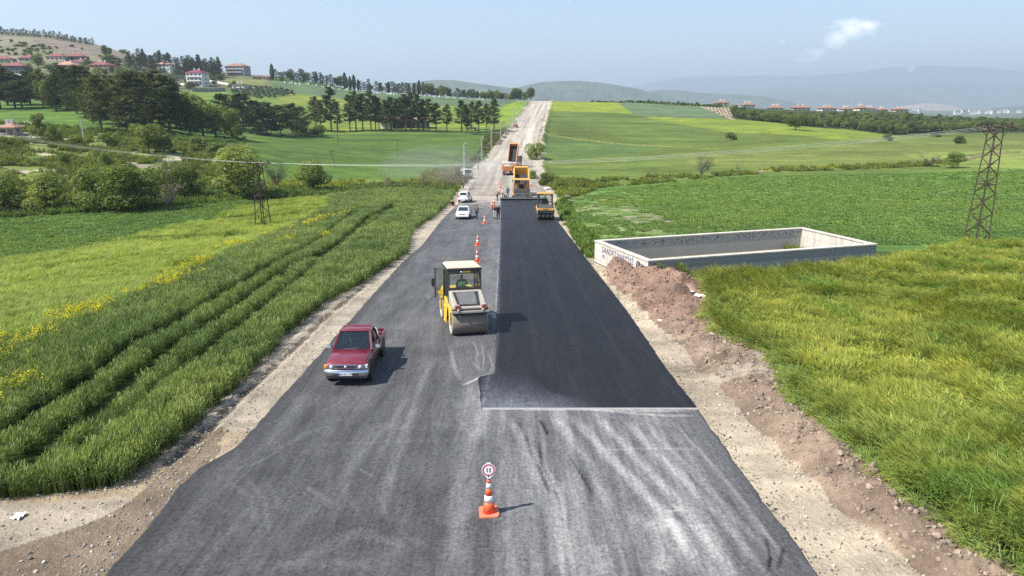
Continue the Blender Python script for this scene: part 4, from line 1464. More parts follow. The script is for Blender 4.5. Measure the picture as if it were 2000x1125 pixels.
# clods in the spoil, stones along the verges
t = NT('soil_clod')
ti = t.n('ShaderNodeAttribute', attribute_type='INSTANCER', attribute_name='tint').outputs['Color']
M_CLOD = t.principled(t.scale_rgb(ti, t.math('ADD', t.noise(6, 4, .6, t.objc()), .5)), .95, 0, spec=.1)
x, y = jitter_pts(4, 22, 6, 52, 46)
rel_ = surf(x, y) - ground(x, y)
k = (rel_ > .12) & (y < 47)
x, y, rel_ = x[k], y[k], rel_[k]
n = len(x)
redk = sstep(30, 36, y)[:, None]
tint = (np.array([.27, .21, .16])[None] * (1 - redk) + np.array([.25, .16, .115])[None] * redk) * RNG.uniform(.6, 1.4, (n, 1))
s = np.exp(RNG.normal(-3.4, .55, n)).clip(.012, .14)
csrc = [rock_obj('clod', M_CLOD, 100 + i) for i in range(4)]
scatter('soil_clods', 'brown clods on the spoil bank', np.stack([x, y, surf(x, y) + s * .2], 1), RNG.uniform(0, 6.28, (n, 3)), np.stack([s, s, s], 1) * RNG.uniform(.7, 1.3, (n, 3)), csrc, tint)
xs, ys_, ss, tt = [], [], [], []
for pl, off, cnt, sz, tn in ((LA, -.25, 1500, -3.9, (.34, .32, .29)), (LA, -.9, 1100, -3.7, (.38, .34, .28)), (RA, .22, 1700, -4.0, (.10, .10, .10)), (RA, 1.0, 1000, -3.8, (.42, .37, .3)), (LW, .35, 1600, -3.5, (.42, .38, .31)), (RG, 0, 1300, -3.5, (.36, .30, .24))):
    o_ = pl[np.argsort(pl[:, 1])]
    yy = np.exp(RNG.uniform(math.log(7), math.log(115), cnt))
    xx = np.interp(yy, o_[:, 1], o_[:, 0]) + off + RNG.normal(0, .22 + .25 * abs(off), cnt)
    xs.append(xx)
    ys_.append(yy)
    ss.append(np.exp(RNG.normal(sz, .45, cnt)))
    tt.append(np.array(tn)[None] * RNG.uniform(.6, 1.35, (cnt, 1)))
mud_x, mud_y = jitter_pts(-22, -5, 7, 17, 16)
k = (mud_x < la_x(mud_y) - .1) & ~inside(WHEAT_L, mud_x, mud_y)
xs.append(mud_x[k])
ys_.append(mud_y[k])
ss.append(np.exp(RNG.normal(-3.9, .5, k.sum())))
tt.append(np.array([.38, .35, .3])[None] * RNG.uniform(.4, 1.3, (k.sum(), 1)))
x, y, s, tint = np.concatenate(xs), np.concatenate(ys_), np.concatenate(ss).clip(.008, .055), np.concatenate(tt)
n = len(x)
scatter('verge_stones', 'loose stones along the road verges', np.stack([x, y, surf(x, y) + s * .3], 1), RNG.uniform(0, 6.28, (n, 3)), np.stack([s, s, s], 1) * RNG.uniform(.7, 1.3, (n, 3)), csrc, tint)
# ------------------------------------------------------------------ trees and shrubs
ORD = ['first', 'second', 'third', 'fourth', 'fifth', 'sixth', 'seventh', 'eighth', 'ninth', 'tenth', 'eleventh', 'twelfth', 'thirteenth', 'fourteenth', 'fifteenth', 'sixteenth', 'seventeenth',
       'eighteenth', 'nineteenth']
TENS = {2: 'twent', 3: 'thirt', 4: 'fort', 5: 'fift', 6: 'sixt', 7: 'sevent'}


def ordinal(i):
    if i < 19:
        return ORD[i]
    q, r = divmod(i + 1, 10)
    return TENS[q] + ('ieth' if r == 0 else 'y-' + ORD[r - 1])


def leaf_quads(C, N, L, W, seed=0):
    """one folded leaf spray per centre; N are rough normals"""
    r = np.random.default_rng(seed)
    n = len(C)
    a = r.normal(size=(n, 3))
    t1 = np.cross(N, a)
    t1 /= np.linalg.norm(t1, axis=1, keepdims=True) + 1e-9
    t2 = np.cross(N, t1)
    t2 /= np.linalg.norm(t2, axis=1, keepdims=True) + 1e-9
    l = (L * r.uniform(.6, 1.35, n))[:, None]
    w = (W * r.uniform(.6, 1.35, n))[:, None]
    nn = N / (np.linalg.norm(N, axis=1, keepdims=True) + 1e-9)
    V = np.stack([C - t1 * l, C + t2 * w + nn * l * .22, C + t1 * l, C - t2 * w + nn * l * .22], 1).reshape(-1, 3)
    F = np.arange(4 * n).reshape(n, 4)
    return V, F


def lobes_points(lobes, n, rng, shell=.72):
    w = np.array([l[3] ** 2 for l in lobes])
    idx = rng.choice(len(lobes), n, p=w / w.sum())
    d = rng.normal(size=(n, 3))
    d /= np.linalg.norm(d, axis=1, keepdims=True)
    rr = shell + (1 - shell) * rng.random(n)
    lb = np.array(lobes)[idx]
    return lb[:, :3] + d * (lb[:, 3] * rr)[:, None] * np.array([1, 1, .85]), d


def branch_mb(mb, p, q, r0, r1, n=5, wig=.06):
    p, q = Vector(p), Vector(q)
    L = (q - p).length
    m = p.lerp(q, .5) + Vector((U(-1, 1), U(-1, 1), U(-.3, 1))) * L * wig
    mb.tube([p, m, q], [r0, (r0 + r1) / 2, r1], n, True)


def mesh_cat(name, parts):
    V, F, o = [], [], 0
    for v, f in parts:
        V.append(v)
        F.append(f + o)
        o += len(v)
    return np_mesh(name, np.concatenate(V), np.concatenate(F), smooth=False)


def make_broadleaf(seed, H=8.0, W=7.0, low=.12, leaf=.20, n=3600, nl=13):
    rng = np.random.default_rng(seed)
    lobes = []
    for i in range(nl):
        a, z = rng.uniform(0, 2 * PI), rng.uniform(low + .16, .86)
        rad = W * .5 * (math.sin(min(1, (z - low) / (1 - low) * 1.05) * PI) ** .6) * rng.uniform(.25, .72)
        lobes.append((rad * math.cos(a), rad * math.sin(a), z * H, W * rng.uniform(.16, .27)))
    C, D = lobes_points(lobes, n, rng)
    C[:, 2] = np.maximum(C[:, 2], H * low * .6)
    N = D + rng.normal(0, .55, D.shape) + np.array([0, 0, .25])
    cr = mesh_cat('crown', [leaf_quads(C, N, leaf, leaf * .62, seed)])
    mb = MB()
    fk = H * (low + .14)
    mb.tube([(0, 0, -.4), (U(-.1, .1), U(-.1, .1), fk * .5), (U(-.15, .15), U(-.15, .15), fk)], [H * .03, H * .023, H * .02], 7)
    for l in lobes:
        branch_mb(mb, (0, 0, fk * U(.7, 1.0)), (l[0] * .85, l[1] * .85, l[2]), H * .012, H * .004, 4)
    return mb.mesh('trunk'), cr


def make_pine(seed, H=16.0, bare=.32, W=6.5, top=.75, needles=4200, cone=1.0):
    rng = np.random.default_rng(seed)
    C, N = [], []
    mb = MB()
    wob = [rng.normal(0, .10), rng.normal(0, .10)]
    mb.tube([(0, 0, -.5), (wob[0], wob[1], H * .5), (wob[0] * 2, wob[1] * 2, H * .98)], [H * .016, H * .012, H * .003], 7)
    nw = 15
    per = max(3, needles // (nw * 5 * 5))
    for i in range(nw):
        f = (i + .5) / nw
        z0 = H * (bare + (1 - bare) * f)
        shape = (1 - f) ** (.75 * cone) * (.55 + .45 * min(1, f * 4)) if cone > .5 else (math.sin(PI * min(1, .18 + f * .82)) ** .7)
        for b in range(5):
            if rng.random() < .16:
                continue
            a = rng.uniform(0, 2 * PI)
            L = W * .5 * shape * rng.uniform(.55, 1.25) + .25
            up = rng.uniform(.0, .35) + .25 * f
            e = np.array([math.cos(a) * L, math.sin(a) * L, L * up])
            o = np.array([wob[0] * 2 * z0 / H, wob[1] * 2 * z0 / H, z0])
            branch_mb(mb, tuple(o), tuple(o + e), H * .0045, H * .0015, 3, .05)
            for k in range(5):
                c = o + e * (.35 + .65 * (k + rng.random()) / 5)
                m = per + rng.integers(-1, 2)
                C.append(c + rng.normal(0, .20 + .06 * L, (m, 3)) * np.array([1, 1, .7]))
                N.append(rng.normal(0, 1, (m, 3)) + np.array([0, 0, .5]))
    C, N = np.concatenate(C), np.concatenate(N)
    cr = mesh_cat('crown', [leaf_quads(C, N, .34, .11, seed)])
    return mb.mesh('trunk'), cr


def make_cypress(seed, H=12.0, W=2.4, n=1700):
    rng = np.random.default_rng(seed)
    z = rng.beta(1.15, 1.3, n)
    rad = W * .5 * np.sin(np.clip(z * .92 + .08, 0, 1) * PI) ** .65 * (.65 + .35 * rng.random(n)) * (.85 + .3 * fbm(z * 9, rng.random(n) * 3, seed))
    a = rng.uniform(0, 2 * PI, n)
    C = np.stack([rad * np.cos(a), rad * np.sin(a), H * (.05 + .95 * z)], 1)
    N = np.stack([np.cos(a), np.sin(a), rng.normal(.1, .5, n)], 1) + rng.normal(0, .4, (n, 3))
    mb = MB()
    mb.tube([(0, 0, -.4), (0, 0, H * .6)], [.16, .05], 6)
    return mb.mesh('trunk'), mesh_cat('crown', [leaf_quads(C, N, .30, .14, seed)])


def make_bare(seed, H=5.0, W=4.5, leaves=500, n1=9):
    """thin shrub or small tree with many grey twigs and few leaves"""
    rng = np.random.default_rng(seed)
    mb = MB()
    tips = []
    mb.tube([(0, 0, -.3), (0, 0, H * .2)], [H * .022, H * .016], 5)
    tw = MB()
    for i in range(n1):
        a, l = rng.uniform(0, 2 * PI), rng.uniform(.5, 1.0)
        e = Vector((math.cos(a) * W * .42 * l, math.sin(a) * W * .42 * l, H * rng.uniform(.55, 1.0)))
        s = Vector((0, 0, H * rng.uniform(.02, .2)))
        branch_mb(mb, s, e, H * .009, H * .002, 3, .08)
        for k in range(16):
            q = s.lerp(e, rng.uniform(.3, 1))
            d = Vector(rng.normal(0, 1, 3)) * H * .09 + (e - s).normalized() * H * .09
            tw.tube([q, q + d], [H * .0026, H * .0010], 3, False)
            tips.append(tuple(q + d * rng.uniform(.4, 1)))
    T = np.array(tips)
    idx = rng.integers(0, len(T), leaves)
    C = T[idx] + rng.normal(0, H * .035, (leaves, 3))
    V1, F1 = leaf_quads(C, rng.normal(0, 1, (leaves, 3)), .10, .05, seed)
    v2 = np.array(tw.v)
    f2 = np.array([f for f in tw.f])
    return mb.mesh('trunk'), mesh_cat('crown', [(V1, F1), (v2, f2)])


def bark(name, c):
    t = NT(name)
    n = t.noise(3.0, 5, .65, t.mapping(t.objc(), (3, 3, .6)))
    return t.principled(t.scale_rgb(t.mix(n, c, tuple(v * .45 for v in c)), 1.0), .95, 0, t.bump(n, .6, .05), spec=.15)


M_BARK = bark('bark', (.16, .125, .095))
M_BARKG = bark('grey_bark', (.30, .28, .25))
M_PINE = foliage('pine_needles', [(.055, .075, .026), (.082, .106, .036), (.135, .155, .054)], .26, .35)
M_PINEF = foliage('dark_conifer', [(.038, .058, .026), (.055, .08, .034), (.08, .11, .045)], .2, .2)
M_OAK = foliage('dark_leaf', [(.085, .125, .032), (.125, .175, .042), (.19, .24, .065)], .38, .45)
M_LIME = foliage('bright_leaf', [(.11, .155, .032), (.17, .22, .045), (.27, .30, .085)], .4, .5)
M_WALNUT = foliage('mid_leaf', [(.125, .18, .038), (.195, .26, .055), (.30, .35, .10)], .45, .5)
M_TWIG = foliage('dry_twig', [(.14, .115, .085), (.20, .165, .12), (.25, .215, .16)], .1, .5)
M_TWIGG = foliage('budding_twig', [(.13, .14, .075), (.17, .18, .095), (.22, .215, .13)], .2, .5)
M_OLIVE = foliage('olive_leaf', [(.075, .095, .06), (.11, .13, .08), (.15, .17, .11)], .2, .4)

LIB = {}
for nm, fn, cnt, mt, bk in (('pine', lambda s: make_pine(s, 16, .18, 8.2, needles=5400, cone=.75), 5, M_PINE, M_BARK),
                            ('rowpine', lambda s: make_pine(s, 17, .26, 7.4, needles=4400, cone=.8), 5, M_PINE, M_BARK),
                            ('roundpine', lambda s: make_pine(s, 12, .12, 9.5, needles=5200, cone=.3), 3, M_PINEF, M_BARK),
                            ('farpine', lambda s: make_pine(s, 13, .12, 6.0, needles=1300, cone=.9), 4, M_PINEF, M_BARK),
                            ('cypress', lambda s: make_cypress(s), 3, M_PINEF, M_BARK),
                            ('dark', lambda s: make_broadleaf(s, 8, 8.2, .14, .22, 3600), 4, M_OAK, M_BARK),
                            ('lime', lambda s: make_broadleaf(s, 10, 9.0, .10, .26, 3600), 3, M_LIME, M_BARK),
                            ('mid', lambda s: make_broadleaf(s, 6.5, 6.6, .04, .17, 4600, 15), 4, M_WALNUT, M_BARK),
                            ('bush', lambda s: make_broadleaf(s, 3, 4.0, .02, .16, 1500, 9), 3, M_WALNUT, M_BARK),
                            ('darkbush', lambda s: make_broadleaf(s, 3, 4.0, .02, .17, 1300, 8), 3, M_OAK, M_BARK),
                            ('olive', lambda s: make_broadleaf(s, 3.4, 3.6, .18, .20, 700, 7), 3, M_OLIVE, M_BARK),
                            ('bare', lambda s: make_bare(s), 3, M_TWIG, M_BARKG),
                            ('budding', lambda s: make_bare(s, 6.5, 7.0, 2600, 14), 3, M_TWIGG, M_BARKG)):
    LIB[nm] = []
    for i in range(cnt):
        tr, cr = fn(1000 + 37 * i + len(nm) * 7)
        tr.materials.append(bk)
        cr.materials.append(mt)
        zs = [v.co.z for v in cr.vertices]
        xs_ = [abs(v.co.x) for v in cr.vertices]
        LIB[nm].append((tr, cr, float(np.percentile(zs, 99.5)), 2 * float(np.percentile(xs_, 97))))
NTREE = [0]


def plant(kind, name, label, cat, pos, h, wd=None, group=None, var=None):
    """a tree: an Empty at its foot with trunk and crown; h height, wd crown width in metres"""
    lib = LIB[kind]
    tr, cr, H, W = lib[NTREE[0] % len(lib) if var is None else var]
    NTREE[0] += 1
    sz = h / H
    sx = sz if wd is None else wd / W
    o = thing(name, label, cat, pos, U(0, 2 * PI), group)
    o.scale = (sx, sx, sz)
    put('trunk', tr, None, o)
    put('crown', cr, None, o)
    return o


def px_tree(kind, name, label, cat, px, py, hpx, wpx=None, group=None, y=None):
    """foot at a pixel of the photograph, size in photograph pixels at that distance"""
    q = hit(px, py) if y is None else at_y(px, py, y)
    z = surf1(q[0], q[1])
    q = (q[0], q[1], z)
    dep = q[1] * math.cos(PITCH) + (CAMZ - q[2]) * math.sin(PITCH)
    k = dep / FPX
    return plant(kind, name, label, cat, (q[0], q[1], z - .05), hpx * k / .966, None if wpx is None else wpx * k, group)


# pine wood at the left
FOREST = sorted([(1, 212, 84), (30, 212, 66), (44, 213, 62), (85, 206, 66), (132, 216, 80), (150, 222, 76), (167, 229, 92), (199, 257, 102), (219, 231, 78), (245, 236, 84), (265, 253, 106), (295, 250, 100),
                 (315, 255, 108), (332, 258, 102), (110, 217, 62), (182, 241, 88), (60, 206, 62), (232, 246, 84), (281, 241, 92), (-25, 213, 82), (302, 263, 66), (250, 262, 70), (15, 205, 66), (345, 250, 80)])
for i, (a, b, h) in enumerate(FOREST):
    px_tree('pine', 'pine_tree', f'{ordinal(i)} tall dark pine from the left in the pine wood', 'tree', a, b, h, h * .52 + U(0, 14), 'pines of the wood at the left')
F2 = sorted([(random.Random(77 + i).uniform(60, 352), random.Random(177 + i).uniform(186, 216)) for i in range(26)])
for i, (a, b) in enumerate(F2):
    kd = ['pine', 'mid', 'dark', 'lime'][i % 4]
    hh_ = 20 + (b - 170) * .7 + U(-6, 8)
    px_tree(kd, 'pine_tree' if 'pine' in kd else 'leafy_tree', f'{ordinal(i)} dark tree from the left in the back rows behind the pine wood', 'tree', a, b, hh_, hh_ * .6, 'back rows behind the pine wood')
# round dark pines and lighter trees between wood and row
ROUND = [(352, 252, 66, 60), (440, 250, 62, 60), (476, 258, 70, 52), (500, 263, 62, 50), (522, 263, 58, 48), (548, 263, 54, 46), (572, 262, 56, 46), (588, 260, 48, 40)]
for i, (a, b, h, w) in enumerate(ROUND):
    px_tree('roundpine', 'round_pine', f'{ordinal(i)} round dark pine from the left behind the lime green trees', 'tree', a, b, h, w, 'round pines at the field corner')
LIMES = [(372, 262, 62, 46), (397, 266, 74, 62), (422, 270, 60, 50), (456, 274, 58, 44)]
for i, (a, b, h, w) in enumerate(LIMES):
    px_tree('lime', 'leafy_tree', f'{ordinal(i)} lime green leafy tree from the left before the round pines', 'tree', a, b, h, w, 'lime green trees at the field corner')
# row of pines with bare trunks
ROW = [(618, 253, 60), (627, 256, 56), (648, 258, 82), (684, 256, 66), (696, 257, 74), (709, 256, 68), (725, 257, 74), (741, 256, 60), (755, 257, 58), (764, 256, 62), (775, 257, 60), (792, 257, 68), (803, 256, 70), (817, 257, 68),
       (827, 256, 58), (838, 257, 60), (852, 257, 52), (873, 257, 50), (902, 258, 58), (910, 262, 54), (921, 254, 52), (935, 258, 57), (950, 256, 50), (965, 259, 61), (660, 257, 54), (734, 254, 62), (785, 254, 60)]
ROW = sorted(ROW)
for i, (a, b, h) in enumerate(ROW):
    px_tree('rowpine', 'pine_tree', f'{ordinal(i)} pine from the left in the row with bare trunks by the shed', 'tree', a, b, h, h * .30 + U(2, 8), 'row of pines with bare trunks')
# bushy trees along the ditch behind the left fields
for kind, nm, lb, a, b, h, w in (
        ('mid', 'leafy_tree', 'leafy green tree at the very left of the ditch', 8, 416, 80, 74), ('mid', 'leafy_tree', 'leafy tree second from the left along the ditch', 80, 413, 74, 76),
        ('mid', 'leafy_tree', 'broad dense bushy tree left of its twin on the ditch', 196, 411, 80, 92), ('mid', 'leafy_tree', 'broad dense bushy tree beside the brown bush', 258, 411, 84, 92),
        ('bare', 'dry_bush', 'greyish brown dry bush on the ditch between green trees', 327, 404, 52, 74), ('budding', 'budding_tree', 'sparse grey twigged tree behind the brown bush', 335, 386, 72, 74), ('mid', 'leafy_tree', 'green tree right of the grey twigged tree', 372, 386, 64, 58),
        ('mid', 'leafy_tree', 'tall dark leafy tree behind the smaller lattice pylon', 470, 384, 92, 86), ('budding', 'budding_tree', 'thin small tree with grey twigs right of the left pylon', 541, 368, 50, 48),
        ('mid', 'leafy_tree', 'round leafy tree standing alone at the field edge', 612, 374, 58, 58), ('lime', 'bush', 'dense bright green round bush on the terrace slope', 291, 298, 53, 52),
        ('darkbush', 'bush', 'dark bush beside the bright round bush on the slope', 322, 298, 30, 30), ('bush', 'bush', 'small brownish green bush on the middle terrace', 208, 326, 28, 26), ('darkbush', 'bush', 'tiny dark bush on the terrace under the wires', 129, 322, 20, 16),
        ('lime', 'leafy_tree', 'yellow green tree by the dirt lane at the left', 82, 274, 50, 34), ('lime', 'bush', 'light green bush right of the dirt lane', 111, 280, 32, 24), ('darkbush', 'bush', 'low bush on the slope below the pine wood', 388, 297, 28, 40),
        ('bush', 'bush', 'spreading bush at the terrace edge near the field', 430, 312, 34, 44), ('bush', 'bush', 'leaning bush at the top terrace', 215, 285, 24, 34), ('bush', 'bush', 'bush at the left edge below the dirt lane', 18, 285, 20, 30),
        ('darkbush', 'bush', 'dark bush left of the row of pines', 590, 265, 24, 30), ('lime', 'bush', 'pale green bush left of the row of pines', 620, 267, 22, 30), ('bush', 'bush', 'green bush below the pine wood beside the pole', 152, 284, 20, 26),
        ('bare', 'bare_shrub', 'tall bare shrub leaning left on the ditch', 752, 373, 40, 22), ('bare', 'bare_shrub', 'low bare shrub right of the leaning one', 782, 371, 22, 26), ('bare', 'bare_shrub', 'tall bare shrub in the middle of the ditch', 832, 369, 38, 30),
        ('bare', 'bare_shrub', 'small bare shrub before the dusty roadside', 864, 366, 28, 20), ('bare', 'bare_shrub', 'dusty grey shrub nearest the road on the left', 905, 370, 42, 38), ('bare', 'bare_shrub', 'dusty grey shrub left of the roadside one', 886, 372, 34, 34), ('bare', 'bare_shrub', 'wide dusty shrub beside the parked truck', 893, 358, 34, 34),
        ('bush', 'spiky_bush', 'bright spiky green bush right of the unpaved road', 1048, 312, 31, 34), ('darkbush', 'bush', 'round brown green bush right of the paver', 1064, 363, 22, 28), ('bush', 'bush', 'small shrub above the round brown bush', 1042, 350, 18, 20),
        ('lime', 'bush', 'yellowish low bush by the right creek', 1092, 368, 16, 28), ('bush', 'bush', 'green verge bush beside the rubber tyred roller', 1099, 398, 16, 18), ('bush', 'bush', 'dark green verge bush right of the black lane', 1106, 425, 18, 18), ('bush', 'bush', 'grassy bush against the corner of the tank', 1152, 492, 20, 24),
        ('budding', 'budding_tree', 'grey brown round tree at the right creek', 1369, 345, 42, 48), ('darkbush', 'bush', 'round dark bush alone in the right field', 1427, 273, 14, 21), ('dark', 'oak_tree', 'spreading dark tree alone before the woods', 1553, 254, 29, 34),
        ('budding', 'bush', 'brownish bush left of the green one at the right creek', 1814, 325, 24, 46), ('mid', 'bush', 'round green bush near the tall lattice pylon', 1859, 328, 30, 38), ('darkbush', 'bush', 'small dark bush in the pale field at the far right', 1876, 280, 14, 21), ('darkbush', 'bush', 'dark bush under the wires before the woods', 1735, 275, 12, 18),
        ('bare', 'bare_shrub', 'small bare shrub right of the grey brown tree', 1443, 337, 17, 14), ('bare', 'bare_shrub', 'tiny grey shrub on the right creek', 1521, 333, 12, 14), ('dark', 'oak_tree', 'dark round tree beside the road at the crest', 1046, 194, 15, 17), ('darkbush', 'bush', 'low dark bush just left of the pylon foot line', 1828, 268, 9, 18)):
    px_tree(kind, nm, lb, 'tree' if 'tree' in nm else 'bush', a, b, h, w)
# trees along the cemetery at the top of the left slope
rr = random.Random(5)
cem = []
for i in range(76):
    x = 532 + (1034 - 532) * (i + rr.uniform(-.35, .35)) / 75
    yb = np.interp(x, [530, 640, 800, 960, 1040], [158, 170, 186, 196, 197])
    kd = rr.choice(['farpine', 'farpine', 'cypress', 'dark', 'farpine']) if x < 900 else rr.choice(['dark', 'farpine', 'dark', 'lime'])
    cem.append((kd, x, yb + rr.uniform(-1.2, .8), rr.uniform(17, 27) * (1.12 if kd == 'cypress' else .9) * (.8 if 880 < x < 1000 else 1)))
for i, (kd, a, b, h) in enumerate(cem):
    word = {'farpine': 'dark conifer', 'cypress': 'slim cypress', 'dark': 'dark leafy tree', 'lime': 'bright leafy tree'}[kd]
    px_tree(kd, {'farpine': 'pine_tree', 'cypress': 'cypress', 'dark': 'leafy_tree', 'lime': 'leafy_tree'}[kd], f'{word}, {ordinal(i)} from the left among the cemetery trees', 'tree', a, b, h, h * (.28 if kd == 'cypress' else rr.uniform(.55, .85)), 'trees along the cemetery', y=float(np.interp(a, [530, 640, 800, 960, 1040], [572, 588, 600, 597, 580])) + 12 * rr.random())
# the hill: pines behind the houses, yard trees, ridge line, scrub
hp = sorted([(248 + 182 * rr.random(), rr.random()) for _ in range(76)])
for i, (a, f) in enumerate(hp):
    yb = np.interp(a, [245, 300, 430], [128, 132, 148]) - 2 + 9 * f
    px_tree('farpine', 'pine_tree', f'{ordinal(i)} pine from the left in the grove behind the hillside houses', 'tree', a, yb, rr.uniform(20, 33), rr.uniform(10, 16), 'pine grove behind the hillside houses')
rl = [(-4 + 186 * (i + rr.uniform(-.3, .3)) / 35) for i in range(36)]
for i, a in enumerate(rl):
    px_tree('farpine', 'pine_tree', f'{ordinal(i)} tree from the left in the line on the hill ridge', 'tree', a, np.interp(a, [0, 100, 182], [68, 76, 90]), rr.uniform(11, 16), rr.uniform(6, 9), 'tree line on the hill ridge')
YARD = [(25, 138, 20), (60, 142, 18), (75, 132, 24), (96, 140, 14), (112, 142, 18), (140, 142, 15), (165, 146, 20), (170, 130, 14), (215, 132, 24), (228, 136, 22), (205, 148, 14), (240, 150, 16), (262, 158, 22), (285, 165, 26), (150, 165, 22), (100, 168, 24), (60, 172, 26), (20, 170, 26), (200, 178, 20),
        (225, 172, 18), (345, 150, 14), (330, 158, 12), (408, 156, 14), (430, 160, 14), (345, 172, 16), (372, 176, 15), (455, 168, 10), (120, 182, 26), (175, 188, 26), (240, 190, 24), (310, 175, 20), (40, 188, 28), (85, 184, 26), (292, 178, 34), (284, 176, 30), (300, 178, 28)]
for i, (a, b, h) in enumerate(YARD):
    kd = 'cypress' if 282 < a < 302 and h > 25 else ['dark', 'mid', 'lime', 'dark', 'roundpine'][i % 5]
    wd = {'dark': 'dark', 'mid': 'green', 'lime': 'light green', 'roundpine': 'blackish', 'cypress': 'slim cypress'}[kd]
    px_tree(kd, 'cypress' if kd == 'cypress' else 'leafy_tree', f'{wd} yard tree, {ordinal(i)} among the trees round the hillside houses', 'tree', a, b, h, h * (.3 if kd == 'cypress' else rr.uniform(.8, 1.2)), 'trees round the hillside houses')
for i in range(46):
    a = rr.uniform(0, 470)
    b = np.interp(a, [0, 240, 470], [146, 152, 166]) + rr.uniform(-14, 16)
    kd = ['olive', 'dark', 'mid', 'darkbush', 'bush'][i % 5]
    px_tree(kd, 'garden_bush', f'{ordinal(i)} low garden bush scattered among the hillside houses', 'bush', a, b, rr.uniform(6, 11), rr.uniform(9, 15), 'garden bushes of the hillside houses')
for i in range(52):
    a, f = -5 + 118 * rr.random(), rr.random()
    b = np.interp(a, [0, 110], [78, 92]) + f * np.interp(a, [0, 110], [32, 22])
    px_tree('darkbush', 'bush', 'small dark scrub bush on the bare hillside', 'bush', a, b, rr.uniform(3, 6.5), rr.uniform(5, 10), 'scrub on the bare hillside')
for i, (a, b, h, w) in enumerate([(240, 106, 9, 13), (206, 112, 22, 12), (215, 108, 14, 10), (140, 92, 5, 9), (160, 97, 4, 5), (195, 112, 5, 6)]):
    px_tree('dark', 'leafy_tree', f'{ordinal(i)} lone tree from the list on the bare brown slope' if False else ['lone round tree on the skyline of the brown slope', 'tall tree at the right end of the brown slope', 'smaller tree at the right end of the brown slope', 'shrub tree in the middle of the brown slope', 'tiny tree on the brown slope', 'little tree low on the brown slope'][i], 'tree', a, b, h, w)
# olive orchard on the left slope, young orchard and hedge on the right ridge
for r_ in range(8):
    for c_ in range(13):
        a = 452 + c_ * 9.6 + r_ * 1.5 + rr.uniform(-2, 2)
        b = 171 + r_ * 3.2 + c_ * .55 + rr.uniform(-.7, .7)
        if b > np.interp(a, [450, 500, 575], [182, 195, 188]) or b < np.interp(a, [450, 500, 575], [170, 171, 180]):
            continue
        px_tree('olive', 'olive_tree', 'small grey green olive tree in the left hillside orchard', 'tree', a, b, rr.uniform(5, 7), rr.uniform(7, 10), 'olive orchard on the left slope')
for r_ in range(6):
    for c_ in range(13):
        a = 1372 + c_ * 6.6 + r_ * 2.0
        b = 211 + r_ * 3.6 + c_ * .25
        if a > 1456 or a < np.interp(b, [208, 233], [1368, 1428]):
            continue
        px_tree('olive', 'olive_tree', 'tiny young olive tree on the bare tan plot', 'tree', a + rr.uniform(-1, 1), b, 2.6, 3.4, 'young olives on the tan plot')
for i in range(46):
    a = 1150 + 260 * (i + rr.random()) / 46
    b = np.interp(a, [1150, 1250, 1400], [199, 201, 209])
    px_tree('darkbush', 'bush', 'small dark bush along the hedge on the right ridge', 'bush', a, b, rr.uniform(3.5, 7.5) * (.5 if a < 1215 else 1), rr.uniform(6, 10), 'hedge on the right ridge')

# woods at the right: one mass
x, y = [], []
fr_ = pw([(1432, 228), (1470, 236), (1560, 245), (1650, 251), (1745, 263), (1850, 259), (2000, 257), (2300, 262)])
fxs = fr_[:, 0] / fr_[:, 1]
nn_ = 1500
uu = RNG.uniform(fxs.min(), fxs.max(), nn_)
yy = np.interp(uu, fxs, fr_[:, 1]) + 2 + RNG.random(nn_) ** 1.3 * np.interp(uu, [fxs.min(), fxs.min() + .1, .6], [30, 75, 110])
xx = uu * yy
n = len(xx)
src = []
for kd in ('dark', 'dark', 'mid', 'dark'):
    tr, cr, H, W = LIB[kd][len(src)]
    me = cr.copy()
    src.append(bpy.data.objects.new('woodland_tree', me))
s = RNG.uniform(.45, .85, n) * np.interp(yy - np.interp(uu, fxs, fr_[:, 1]), [0, 60], [1.0, .62])
scatter('woodland', 'dense dark green oak scrub woods at the right', np.stack([xx, yy, surf(xx, yy) - .4], 1), np.stack([np.zeros(n), np.zeros(n), RNG.uniform(0, 6.28, n)], 1), np.stack([s, s, s * RNG.uniform(.8, 1.15, n)], 1), src)
# ------------------------------------------------------------------ shared finishes
M_CHROME = paint('chrome', (.62, .63, .65), .16, 1.0, .12)
M_RUBBER = paint('tyre_rubber', (.028, .028, .029), .85, 0, .55, (.16, .145, .12))
M_BLACK = paint('black_plastic', (.022, .022, .024), .5, 0, .3, (.18, .16, .13))
M_STEEL = paint('worn_steel', (.26, .25, .24), .55, .6, .4)
M_GREYM = paint('grey_metal', (.42, .42, .42), .5, .3, .3)
M_WHITE = paint('white_paint', (.74, .74, .73), .35, 0, .16, coat=.4)
M_PLATE = paint('plate_white', (.78, .78, .78), .5, 0, .1)
M_BLUE = paint('plate_blue', (.03, .10, .45), .5, 0, .1)
M_INK = paint('ink_black', (.015, .015, .018), .7, 0, .05)
M_ORANGE = paint('orange_paint', (.50, .18, .05), .55, 0, .5)
M_YELLOW = paint('machine_yellow', (.72, .47, .045), .42, 0, .22)
M_YELLOR = paint('warm_yellow', (.62, .33, .045), .5, 0, .45)
M_RED = paint('maroon_paint', (.15, .008, .020), .26, 0, .22, (.34, .17, .17), 1.6, coat=.7)
M_REDLAMP = paint('red_lens', (.55, .03, .03), .2, 0, .05)
M_AMBER = paint('amber_lens', (.80, .33, .06), .2, 0, .05)
M_LENS = paint('lamp_lens', (.72, .75, .78), .12, .3, .05)
M_GLASS = glass('car_glass')
M_GLASST = glass('teal_glass', (.010, .026, .026))
M_CLEAR = clear_glass('clear_glass')
M_BEIGE = paint('beige_panel', (.38, .345, .29), .5, 0, .35)
M_ROOFB = paint('beige_roof', (.62, .51, .36), .5, 0, .15)
